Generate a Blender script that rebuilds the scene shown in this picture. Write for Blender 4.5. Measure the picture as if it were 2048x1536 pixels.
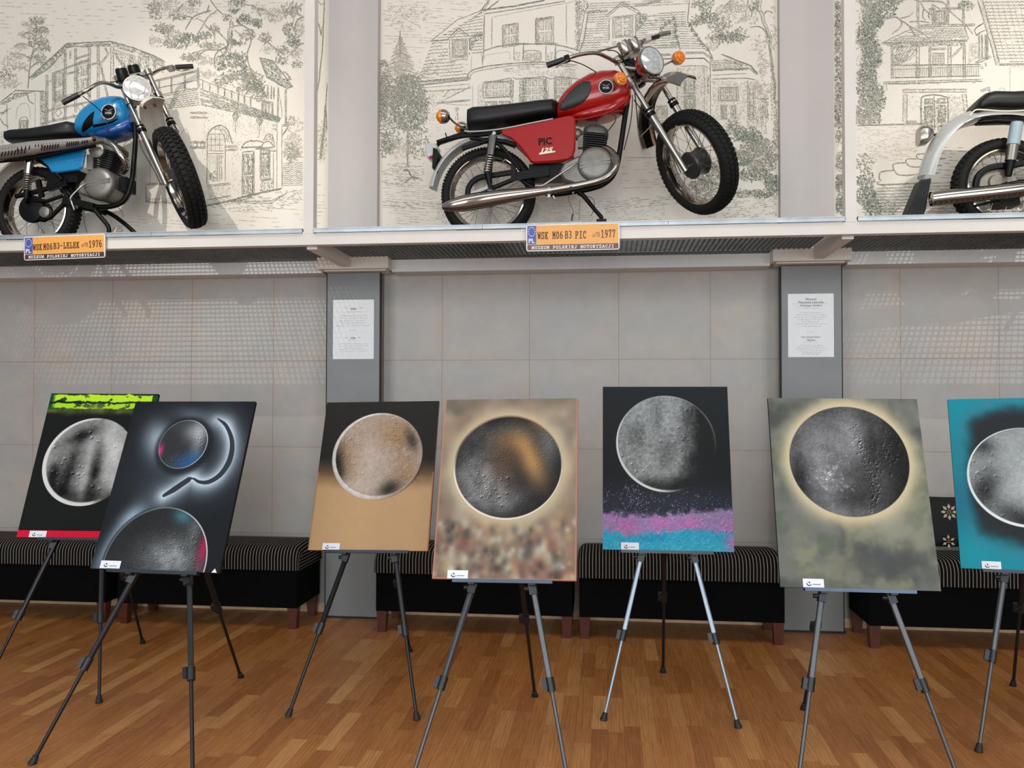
import bpy, math, random
import numpy as np
from mathutils import Vector, Matrix
for o in list(bpy.data.objects): bpy.data.objects.remove(o)
SC = bpy.context.scene
COL = SC.collection
# ------------------------------------------------------------------ camera
FPX, YAW, PITCH, ROLL, HCAM = 1691.344, 0.1126216, 0.0217395, 0.0016901, 1.4424835
CAMR = Matrix.Rotation(YAW, 3, 'Z') @ Matrix.Rotation(PITCH, 3, 'X') @ Matrix.Rotation(-ROLL, 3, 'Y')
cam_d = bpy.data.cameras.new('camera'); cam = bpy.data.objects.new('camera', cam_d); COL.objects.link(cam)
cam_d.sensor_width = 36; cam_d.lens = FPX/2048*36; cam_d.clip_start = .05
cam.matrix_world = Matrix.Translation((0, 0, HCAM)) @ (CAMR @ Matrix.Rotation(math.pi/2, 3, 'X')).to_4x4()
SC.camera = cam
# ------------------------------------------------------------------ light
vs = SC.view_settings
vs.view_transform = 'Standard'; vs.look = 'None'; vs.gamma = 1; vs.exposure = 0.25
vs.use_curve_mapping = False
W = bpy.data.worlds.new('world'); SC.world = W; W.use_nodes = True
wb = W.node_tree.nodes['Background']; wb.inputs[0].default_value = (.86, .93, 1, 1); wb.inputs[1].default_value = .30
def area(name, loc, rot, sx, sy, power, col):
    l = bpy.data.lights.new(name, 'AREA'); l.shape = 'RECTANGLE'; l.size = sx; l.size_y = sy; l.energy = power; l.color = col
    o = bpy.data.objects.new(name, l); o.location = loc; o.rotation_euler = rot; COL.objects.link(o); return o
# tall daylight windows of the wall behind the camera and soft ceiling light
area('window_daylight', (-3.6, -2.2, 2.6), (math.radians(86), 0, math.radians(-12)), 2.6, 3.4, 135, (.88, .95, 1))
area('window_daylight', (0.4, -2.6, 2.6), (math.radians(86), 0, 0), 2.6, 3.4, 135, (.88, .95, 1))
area('window_daylight', (4.4, -2.2, 2.6), (math.radians(86), 0, math.radians(12)), 2.6, 3.4, 135, (.88, .95, 1))
area('ceiling_light', (0, 1.8, 5.6), (0, 0, 0), 8, 2.2, 95, (1, .95, .88))
# spotlights of the ceiling track; they shine through the grating
def spot(loc, tgt, power, size=60):
    l = bpy.data.lights.new('track_spotlight', 'SPOT'); l.energy = power; l.spot_size = math.radians(size); l.spot_blend = 1
    l.shadow_soft_size = .008; l.color = (1, .94, .86)
    o = bpy.data.objects.new('track_spotlight', l); o.location = loc
    o.rotation_euler = (Vector(tgt)-Vector(loc)).to_track_quat('-Z', 'Y').to_euler(); COL.objects.link(o)
spot((-2.9, 2.35, 4.75), (-2.9, 5.4, 2.9), 205, 46)
spot((2.75, 2.35, 4.75), (2.75, 5.4, 2.9), 205, 46)

# ------------------------------------------------------------------ geometry from pixels
def ray(u, v):
    return CAMR @ Vector(((u-1024)/FPX, 1, (768-v)/FPX))
def at(u, v, Y):
    a = ray(u, v); t = Y/a.y
    return Vector((a.x*t, Y, HCAM+a.z*t))
def fl(u, v):
    a = ray(u, v); t = -HCAM/a.z
    return Vector((a.x*t, a.y*t, 0))
V = Vector
CAMT = CAMR.transposed()
def proj(p):
    q = CAMT @ (Vector(p)-Vector((0, 0, HCAM))); return (1024+FPX*q.x/q.y, 768-FPX*q.z/q.y)
ZMIN = [None]
# ------------------------------------------------------------------ materials
MATS = {}
def lin(c):
    return tuple(((x/255)/12.92 if x/255 <= .04045 else ((x/255+.055)/1.055)**2.4) for x in c)
def mat(name, rgb, rough=.5, metal=0, var=.06, scale=30, bump=0, coat=0, spec=.5, emit=None):
    if name in MATS: return MATS[name]
    m = bpy.data.materials.new(name); m.use_nodes = True; nt = m.node_tree; b = nt.nodes['Principled BSDF']
    c = lin(rgb)
    n = nt.nodes.new('ShaderNodeTexNoise'); n.inputs['Scale'].default_value = scale; n.inputs['Detail'].default_value = 4
    tc = nt.nodes.new('ShaderNodeTexCoord'); nt.links.new(tc.outputs['Object'], n.inputs['Vector'])
    r = nt.nodes.new('ShaderNodeValToRGB'); r.color_ramp.elements[0].position = .3; r.color_ramp.elements[1].position = .7
    r.color_ramp.elements[0].color = tuple(x*(1-var) for x in c)+(1,); r.color_ramp.elements[1].color = tuple(min(1, x*(1+var)) for x in c)+(1,)
    nt.links.new(n.outputs['Fac'], r.inputs[0]); nt.links.new(r.outputs[0], b.inputs['Base Color'])
    b.inputs['Roughness'].default_value = rough; b.inputs['Metallic'].default_value = metal
    b.inputs['Coat Weight'].default_value = coat; b.inputs['Coat Roughness'].default_value = .05
    b.inputs['Specular IOR Level'].default_value = spec
    if bump:
        bp = nt.nodes.new('ShaderNodeBump'); bp.inputs['Strength'].default_value = bump; bp.inputs['Distance'].default_value = .002
        nt.links.new(n.outputs['Fac'], bp.inputs['Height']); nt.links.new(bp.outputs[0], b.inputs['Normal'])
    MATS[name] = m; return m
def NT(name):
    m = bpy.data.materials.new(name); m.use_nodes = True; MATS[name] = m
    return m, m.node_tree, m.node_tree.nodes['Principled BSDF']
class G:
    """tiny helper for math node graphs"""
    def __init__(s, nt): s.nt = nt
    def n(s, t, **k):
        x = s.nt.nodes.new(t)
        for a, b in k.items(): setattr(x, a, b)
        return x
    def l(s, a, b): s.nt.links.new(a, b)
    def m(s, op, a, b=None, c=None):
        x = s.n('ShaderNodeMath', operation=op)
        for i, q in enumerate((a, b, c)):
            if q is None: continue
            if isinstance(q, (int, float)): x.inputs[i].default_value = q
            else: s.l(q, x.inputs[i])
        return x.outputs[0]
    def mix(s, f, a, b, bt='MIX'):
        x = s.n('ShaderNodeMix', data_type='RGBA', blend_type=bt)
        for i, q in ((0, f), (6, a), (7, b)):
            if isinstance(q, (int, float)): x.inputs[i].default_value = q
            elif isinstance(q, tuple): x.inputs[i].default_value = q if len(q) == 4 else q+(1,)
            else: s.l(q, x.inputs[i])
        return x.outputs[2]
    def noise(s, vec, scale, detail=4, rough=.5, dist=0):
        x = s.n('ShaderNodeTexNoise'); x.inputs['Scale'].default_value = scale; x.inputs['Detail'].default_value = detail
        x.inputs['Roughness'].default_value = rough; x.inputs['Distortion'].default_value = dist
        s.l(vec, x.inputs['Vector']); return x.outputs['Fac']
    def map(s, vec, sc=(1, 1, 1), loc=(0, 0, 0)):
        x = s.n('ShaderNodeMapping'); x.inputs['Scale'].default_value = sc; x.inputs['Location'].default_value = loc
        s.l(vec, x.inputs['Vector']); return x.outputs[0]
    def ramp(s, f, els):
        x = s.n('ShaderNodeValToRGB'); cr = x.color_ramp
        while len(cr.elements) < len(els): cr.elements.new(.5)
        for e, (p, c) in zip(cr.elements, els):
            e.position = p; e.color = (c if isinstance(c, tuple) else (c, c, c))+(1,)
        s.l(f, x.inputs[0]); return x.outputs[0]
# ------------------------------------------------------------------ mesh builder
def basis(d, up=None):
    d = V(d).normalized()
    up = V(up) if up is not None else (V((0, 0, 1)) if abs(d.z) < .9 else V((0, 1, 0)))
    x = up.cross(d)
    if x.length < 1e-6: x = V((1, 0, 0)).cross(d)
    x.normalize(); y = d.cross(x); return x, y, d
class MB:
    def __init__(s): s.v = []; s.f = []; s.m = []; s.sm = []
    def add(s, vs, fs, mi=0, sm=False):
        o = len(s.v); s.v += [V(p) for p in vs]; s.f += [tuple(i+o for i in f) for f in fs]; s.m += [mi]*len(fs); s.sm += [sm]*len(fs); return s
    def box(s, a, b, mi=0, M=None):
        (x0, y0, z0), (x1, y1, z1) = a, b
        vs = [V((x, y, z)) for z in (z0, z1) for y in (y0, y1) for x in (x0, x1)]
        if M is not None: vs = [M @ p for p in vs]
        return s.add(vs, [(0, 2, 3, 1), (4, 5, 7, 6), (0, 1, 5, 4), (2, 6, 7, 3), (0, 4, 6, 2), (1, 3, 7, 5)], mi)
    def cbox(s, c, d, w, h, up=None, l=None, mi=0):
        """box centred at c, along d (length l), width w, height h"""
        x, y, z = basis(d, up); c = V(c); l = l if l else V(d).length
        vs = [c+x*(w/2*i)+y*(h/2*j)+z*(l/2*k) for k in (-1, 1) for j in (-1, 1) for i in (-1, 1)]
        return s.add(vs, [(0, 2, 3, 1), (4, 5, 7, 6), (0, 1, 5, 4), (2, 6, 7, 3), (0, 4, 6, 2), (1, 3, 7, 5)], mi)
    def tube(s, pts, r, n=10, mi=0, closed=False, cap=True, sq=None, sub=0):
        pts = [V(p) for p in pts]; rs = list(r) if isinstance(r, (list, tuple)) else [r]*len(pts)
        if sub:
            q = []; qr = []
            N = len(pts)
            for i in range(N if closed else N-1):
                g = (lambda k: pts[k % N]) if closed else (lambda k: pts[max(0, min(N-1, k))])
                p0, p1, p2, p3 = g(i-1), g(i), g(i+1), g(i+2)
                for j in range(sub):
                    t = j/sub
                    q.append(.5*((2*p1)+(p2-p0)*t+(2*p0-5*p1+4*p2-p3)*t*t+(3*p1-p0-3*p2+p3)*t**3)); qr.append(rs[i]*(1-t)+rs[(i+1) % N]*t)
            if not closed: q.append(pts[-1]); qr.append(rs[-1])
            pts, rs = q, qr
        N = len(pts); vs = []; up = None
        for i in range(N):
            if closed: d = pts[(i+1) % N]-pts[i-1]
            else: d = pts[min(i+1, N-1)]-pts[max(i-1, 0)]
            if up is None: x, y, d = basis(d)
            else:
                d.normalize(); x = up-d*up.dot(d)
                x = x.normalized() if x.length > 1e-6 else basis(d)[0]
                y = d.cross(x)
            up = x
            for k in range(n):
                a = 2*math.pi*(k+.5)/n
                ca, sa = math.cos(a), math.sin(a)
                if sq: ca, sa = [math.copysign(abs(t)**sq, t) for t in (ca, sa)]
                vs.append(pts[i]+x*(rs[i]*ca)+y*(rs[i]*sa))
        fs = []
        for i in range(N if closed else N-1):
            for k in range(n):
                a = i*n+k; b = i*n+(k+1) % n; c = ((i+1) % N)*n+(k+1) % n; d = ((i+1) % N)*n+k
                fs.append((a, b, c, d))
        s.add(vs, fs, mi, n > 4)
        if cap and not closed:
            o = len(s.v)-len(vs)
            s.f.append(tuple(o+k for k in range(n-1, -1, -1))); s.m.append(mi); s.sm.append(False)
            s.f.append(tuple(o+(N-1)*n+k for k in range(n))); s.m.append(mi); s.sm.append(False)
        return s
    def lathe(s, c, ax, prof, n=32, mi=0, sm=True, up=None, seg=None):
        """prof: (along, radius) list revolved about ax through c"""
        x, y, z = basis(ax, up); c = V(c); vs = []; fs = []
        for (h, r) in prof:
            for k in range(n):
                a = 2*math.pi*k/n; vs.append(c+z*h+x*(r*math.cos(a))+y*(r*math.sin(a)))
        for i in range(len(prof)-1):
            for k in range(n):
                fs.append((i*n+k, i*n+(k+1) % n, (i+1)*n+(k+1) % n, (i+1)*n+k))
        return s.add(vs, fs, mi, sm)
    def loft(s, st, n=20, mi=0, p=.8, P=None, dy=0, cap=True):
        """st: (u, vtop, vbot, half width[, dy]) in a bike plane P"""
        vs = []
        for q in st:
            u, vt, vb, w = q[:4]; d = dy+(q[4] if len(q) > 4 else 0)
            a = P(u, vt, d); b = P(u, vb, d); c = (a+b)/2; h = (a-b)/2
            for k in range(n):
                t = 2*math.pi*k/n; ct, st_ = math.cos(t), math.sin(t)
                vs.append(c+h*math.copysign(abs(st_)**p, st_)+V((0, -w*math.copysign(abs(ct)**p, ct), 0)))
        fs = []
        N = len(st)
        for i in range(N-1):
            for k in range(n): fs.append((i*n+k, i*n+(k+1) % n, (i+1)*n+(k+1) % n, (i+1)*n+k))
        if cap: fs += [tuple(range(n-1, -1, -1)), tuple((N-1)*n+k for k in range(n))]
        return s.add(vs, fs, mi, True)
    def prism(s, pts, d, mi=0, bev=0):
        """polygon pts extruded by vector d"""
        pts = [V(p) for p in pts]; d = V(d); n = len(pts)
        if bev:
            c = sum(pts, V())/n
            ins = [p+(c-p).normalized()*bev for p in pts]; dn = d.normalized()*bev
            vs = ins+[p+dn for p in pts]+[p+d-dn for p in pts]+[p+d for p in ins]; L = 4
        else: vs = pts+[p+d for p in pts]; L = 2
        fs = [tuple(range(n-1, -1, -1)), tuple((L-1)*n+k for k in range(n))]
        for j in range(L-1):
            for k in range(n): fs.append((j*n+k, j*n+(k+1) % n, (j+1)*n+(k+1) % n, (j+1)*n+k))
        return s.add(vs, fs, mi)
    def build(s, name, mats, parent=None, fix=True):
        org = parent_origin(parent)
        if ZMIN[0] is not None:
            for p in s.v: p.z = max(p.z, ZMIN[0])
        me = bpy.data.meshes.new(name)
        me.from_pydata([tuple(p-org) for p in s.v], [], s.f)
        for m in (mats if isinstance(mats, (list, tuple)) else [mats]): me.materials.append(m)
        me.polygons.foreach_set('material_index', s.m); me.polygons.foreach_set('use_smooth', s.sm)
        me.update()
        if fix:
            import bmesh
            bm = bmesh.new(); bm.from_mesh(me); bmesh.ops.recalc_face_normals(bm, faces=bm.faces); bm.to_mesh(me); bm.free()
        if any(s.sm):
            me.set_sharp_from_angle(angle=math.radians(40))
        o = bpy.data.objects.new(name, me); COL.objects.link(o)
        if parent is not None: o.parent = parent
        ORG[o.name] = org
        return o
ORG = {}
def parent_origin(p):
    return V((0, 0, 0)) if p is None else ORG[p.name]
def thing(name, label, cat, loc=(0, 0, 0), group=None):
    o = bpy.data.objects.new(name, None); COL.objects.link(o); o.location = loc; o.empty_display_size = .1
    ORG[o.name] = V(loc); o['label'] = label; o['category'] = cat
    if group: o['group'] = group
    return o
def tag(o, label, cat, group=None):
    o['label'] = label; o['category'] = cat
    if group: o['group'] = group
    # put the origin of a lone mesh at its base
    me = o.data; bb = [V(c) for c in o.bound_box]
    c = sum(bb, V())/8; c.z = min(b.z for b in bb)
    me.transform(Matrix.Translation(-c)); o.location = c; ORG[o.name] = c
    return o
def struct(o):
    o['kind'] = 'structure'; return o
def txt(body, c, w, h, xd, yd, m, parent, name='lettering', lift=.0015, extrude=.0006, bold=0, shear=0):
    """text fitted to w x h, centred at c, xd right, yd up"""
    cu = bpy.data.curves.new(name, 'FONT'); cu.body = body; cu.size = 1; cu.extrude = 0; cu.offset = bold; cu.shear = shear
    cu.resolution_u = 2
    t = bpy.data.objects.new('tmp', cu); COL.objects.link(t)
    bpy.context.view_layer.update()
    me = bpy.data.meshes.new_from_object(t.evaluated_get(bpy.context.evaluated_depsgraph_get()))
    bpy.data.objects.remove(t)
    xs = [q.co.x for q in me.vertices]; ys = [q.co.y for q in me.vertices]
    x0, x1, y0, y1 = min(xs), max(xs), min(ys), max(ys)
    xd = V(xd).normalized(); yd = V(yd).normalized(); n = xd.cross(yd)
    sx = w/(x1-x0); sy = (h/(y1-y0)) if h else sx
    c = V(c)+n*lift; org = parent_origin(parent)
    for q in me.vertices:
        q.co = c+xd*((q.co.x-(x0+x1)/2)*sx)+yd*((q.co.y-(y0+y1)/2)*sy)-org
    me.name = name
    me.materials.clear(); me.materials.append(m); me.update()
    o = bpy.data.objects.new(name, me); COL.objects.link(o); o.parent = parent; ORG[o.name] = org
    return o
YW = 5.688
def poly_sub(pts, n=6):
    out = []; N = len(pts)
    for i in range(N-1):
        p0, p1, p2, p3 = [V(pts[max(0, min(N-1, k))]) for k in (i-1, i, i+1, i+2)]
        for j in range(n):
            t = j/n; out.append(.5*((2*p1)+(p2-p0)*t+(2*p0-5*p1+4*p2-p3)*t*t+(3*p1-p0-3*p2+p3)*t**3))
    out.append(V(pts[-1])); return out
# ================================================================== room
def floor_mat():
    m, nt, b = NT('oak_parquet'); g = G(nt)
    tc = g.n('ShaderNodeTexCoord').outputs['Object']; sx = g.n('ShaderNodeSeparateXYZ'); g.l(tc, sx.inputs[0])
    X, Y = sx.outputs[0], sx.outputs[1]
    w = .0708
    col = g.m('DIVIDE', X, w); ci = g.m('FLOOR', col); cf = g.m('FRACT', col)
    wn = g.n('ShaderNodeTexWhiteNoise', noise_dimensions='1D'); g.l(ci, wn.inputs['W'])
    L = .43
    yy = g.m('ADD', g.m('DIVIDE', Y, L), g.m('MULTIPLY', wn.outputs['Value'], 7.3))
    ri = g.m('FLOOR', yy); rf = g.m('FRACT', yy)
    cb = g.n('ShaderNodeCombineXYZ'); g.l(ci, cb.inputs[0]); g.l(ri, cb.inputs[1])
    w2 = g.n('ShaderNodeTexWhiteNoise', noise_dimensions='2D'); g.l(cb.outputs[0], w2.inputs['Vector'])
    rnd = w2.outputs['Value']
    base = g.ramp(rnd, [(0, lin((152, 91, 42))), (.25, lin((170, 107, 53))), (.75, lin((180, 117, 61))), (1, lin((204, 146, 86)))])
    # grain: stretched along the strip, shifted for each strip
    off = g.n('ShaderNodeCombineXYZ'); g.l(g.m('MULTIPLY', rnd, 37.), off.inputs[0]); g.l(g.m('MULTIPLY', w2.outputs['Value'], 91.), off.inputs[1])
    va = g.n('ShaderNodeVectorMath', operation='ADD'); g.l(tc, va.inputs[0]); g.l(off.outputs[0], va.inputs[1])
    gr = g.noise(g.map(va.outputs[0], (95, 5, 1)), 1.0, 6, .65, .8)
    gr2 = g.noise(g.map(va.outputs[0], (14, 2.2, 1)), 1.0, 3, .5, 2.5)
    wv = g.n('ShaderNodeTexWave', wave_type='BANDS', bands_direction='X'); wv.inputs['Scale'].default_value = 1
    wv.inputs['Distortion'].default_value = 9; wv.inputs['Detail'].default_value = 2; wv.inputs['Detail Scale'].default_value = .6
    g.l(g.map(va.outputs[0], (22, 3.0, 1)), wv.inputs['Vector'])
    c = g.mix(g.m('MULTIPLY', g.ramp(gr, [(.35, 0.), (.65, 1.)]), .38), base, lin((96, 54, 27)))
    c = g.mix(g.m('MULTIPLY', g.ramp(wv.outputs['Fac'], [(.62, 0.), (.98, 1.)]), .22), c, lin((78, 42, 20)))
    c = g.mix(g.m('MULTIPLY', g.ramp(gr2, [(.5, 0.), (.75, 1.)]), .3), c, lin((190, 134, 84)))
    # seams
    ex = g.m('MULTIPLY', g.m('MINIMUM', cf, g.m('SUBTRACT', 1, cf)), w)
    ey = g.m('MULTIPLY', g.m('MINIMUM', rf, g.m('SUBTRACT', 1, rf)), L)
    seam = g.m('LESS_THAN', g.m('MINIMUM', ex, ey), .0006)
    c = g.mix(g.m('MULTIPLY', seam, .55), c, lin((60, 34, 18)))
    g.l(c, b.inputs['Base Color'])
    b.inputs['Roughness'].default_value = .38; b.inputs['Specular IOR Level'].default_value = .25
    bp = g.n('ShaderNodeBump'); bp.inputs['Strength'].default_value = .08; bp.inputs['Distance'].default_value = .001
    g.l(gr, bp.inputs['Height']); g.l(bp.outputs[0], b.inputs['Normal'])
    return m
struct(MB().box((-8.5, -3, -.05), (6, YW, 0)).build('floor', floor_mat()))
def tile_mat():
    m, nt, b = NT('concrete_look_tiles'); g = G(nt)
    tc = g.n('ShaderNodeTexCoord').outputs['Object']; sx = g.n('ShaderNodeSeparateXYZ'); g.l(tc, sx.inputs[0])
    X = g.m('DIVIDE', g.m('ADD', sx.outputs[0], 1.1253+6), .6); Z = g.m('DIVIDE', g.m('ADD', sx.outputs[2], -1.7304+6), .6)
    fx, fz = g.m('FRACT', X), g.m('FRACT', Z)
    e = g.m('MULTIPLY', g.m('MINIMUM', g.m('MINIMUM', fx, g.m('SUBTRACT', 1, fx)), g.m('MINIMUM', fz, g.m('SUBTRACT', 1, fz))), .6)
    seam = g.m('LESS_THAN', e, .0013)
    cb = g.n('ShaderNodeCombineXYZ'); g.l(g.m('FLOOR', X), cb.inputs[0]); g.l(g.m('FLOOR', Z), cb.inputs[2])
    wn = g.n('ShaderNodeTexWhiteNoise', noise_dimensions='3D'); g.l(cb.outputs[0], wn.inputs['Vector'])
    va = g.n('ShaderNodeVectorMath', operation='MULTIPLY_ADD'); g.l(wn.outputs['Color'], va.inputs[0]); va.inputs[1].default_value = (9, 9, 9); g.l(tc, va.inputs[2])
    n1 = g.noise(g.map(va.outputs[0], (1, 1, 1.3)), 2.6, 4, .6, .3); n2 = g.noise(va.outputs[0], 9, 5, .6)
    c = g.ramp(n1, [(.25, lin((172, 171, 168))), (.5, lin((178, 173, 167))), (.75, lin((190, 177, 164)))])
    c = g.mix(g.m('MULTIPLY', g.ramp(n2, [(.4, 0.), (.7, 1.)]), .22), c, lin((150, 146, 143)))
    edge = g.ramp(e, [(0.0, 1.), (.075, 0.)])
    c = g.mix(g.m('MULTIPLY', g.m('MULTIPLY', edge, n1), .35), c, lin((176, 150, 132)))
    c = g.mix(g.m('MULTIPLY', seam, .8), c, lin((118, 98, 88)))
    g.l(c, b.inputs['Base Color']); b.inputs['Roughness'].default_value = .55
    return m
struct(MB().box((-8.5, YW, 0), (6, YW+.2, 2.42)).build('wall_back', tile_mat()))
plaster = mat('white_plaster', (206, 198, 190), .8, var=.02, scale=4)
struct(MB().box((-8.5, YW+.01, 2.42), (6, YW+.2, 6.2)).build('wall_back_upper', plaster))
# oak skirting
wood = mat('pale_oak', (232, 196, 154), .45, var=.14, scale=14)
mb = MB()
for a, b in ((-8.5, -1.90), (-1.50, 1.085), (1.475, 6)):
    mb.prism([V((a, YW, 0)), V((a, YW-.022, 0)), V((a, YW-.022, .045)), V((a, YW-.012, .058)), V((a, YW, .058))], (b-a, 0, 0))
struct(mb.build('baseboard_back', wood))
# pilasters
cladm = mat('grey_anodised_panel', (122, 123, 122), .42, .0, var=.09, scale=2.2, bump=.05)
clad_side = mat('brown_grey_paint', (132, 118, 108), .6, var=.04, scale=6)
blk = mat('black_joint', (14, 13, 12), .6)
white = mat('cream_lacquered_steel', (214, 206, 197), .38, var=.025, scale=5)
pinkw = mat('warm_grey_column_paint', (196, 187, 181), .7, var=.02, scale=3)
for i, (a, b, a2, b2) in enumerate(((-1.882, -1.520, -1.884, -1.543), (1.099, 1.467, 1.098, 1.428))):
    core = MB().box((a+.012, 5.55, 0), (b-.012+(.05 if i == 0 else 0)*0, YW+.005, 2.33)).build('trim_%d' % (i+1), clad_side)
    struct(core)
    t = thing('pilaster_cladding', ['grey panel cladding of the pilaster between the blue and red motorcycles', 'grey panel cladding of the pilaster right of the red motorcycle'][i], 'wall panel', ((a+b)/2, 5.54, 0))
    MB().box((a, 5.526, .012), (b, 5.546, 2.312)).build('panel', cladm, t)
    e = MB()
    for x in (a-.006, b): e.box((x, 5.524, .0), (x+.006, 5.56, 2.312))
    e.box((a-.012, 5.515, .0), (b+.012, 5.56, .012)); e.build('edge_strip', blk, t)
    # upper column between the murals
    struct(MB().box((a2, 5.53, 2.40), (b2, YW+.02, 6.2)).build('trim_%d' % (i+5), pinkw))
# ledge below the platform
led = MB()
for a, b in ((-8.5, -1.911), (-1.43, 1.025), (1.498, 6)):
    led.box((a, 5.50, 2.312), (b, YW+.002, 2.392))
struct(led.build('trim_3', mat('light_grey_ledge_paint', (214, 214, 212), .5, var=.02)))
# steel caps
mb = MB()
for a, b, z in ((-1.911, -1.43, 0), (1.025, 1.498, 0.003)):
    mb.box((a, 5.40, 2.322+z), (b, 5.53, 2.400+z))
    mb.box((a+.03, 5.45, 2.314+z), (b-.03, 5.60, 2.322+z))
struct(mb.build('trim_4', white))
# ---------------------------------------------------------------- platform
galv = mat('galvanised_steel', (170, 176, 178), .42, .55, var=.16, scale=9)
gratm = mat('galvanised_grating_bars', (128, 130, 130), .5, .5, var=.2, scale=12)
pf = thing('raised_platform', 'cream steel frame carrying the raised motorcycle platform above the wall', 'steel frame', (0, 4.73, 2.35))
MB().box((-6.5, 4.70, 2.350), (5.5, 4.76, 2.415)).build('front_beam', white, pf)
PX = (-1.716, 1.300)
for x in PX:
    MB().box((x-.029, 4.698, 2.415), (x+.029, 4.758, 6.2)).build('post', white, pf)
    MB().box((x-.031, 4.76, 2.334), (x+.031, 5.40, 2.414)).build('bracket', white, pf)
for a, b in ((-6.5, -2.67), (-2.668, PX[0]-.034), (PX[0]+.034, -.70), (-.698, .33), (.332, PX[1]-.034), (PX[1]+.034, 5.5)):
    r = MB(); r.box((a, 4.688, 2.417), (b, 4.699, 2.443)); r.box((a, 4.684, 2.438), (b, 4.76, 2.443)); r.box((a, 4.684, 2.417), (b, 4.70, 2.421))
    r.build('edge_rail', galv, pf)
for i, (a, b) in enumerate(((-6.45, PX[0]-.035), (PX[0]+.035, PX[1]-.035), (PX[1]+.035, 5.45))):
    g = MB(); x = a+.01
    while x < b:
        g.box((x, 4.765, 2.395), (x+.0036, 5.51, 2.424)); x += .0303
    y = 4.79
    while y < 5.5:
        g.box((a, y, 2.414), (b, y+.0045, 2.420)); y += .033
    o = g.build('platform_grating', gratm, fix=False)
    tag(o, ['steel grating floor under the blue motorcycle', 'steel grating floor under the red motorcycle', 'steel grating floor under the white motorcycle at right'][i], 'metal grating', 'grating floors of the raised platform')
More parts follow.
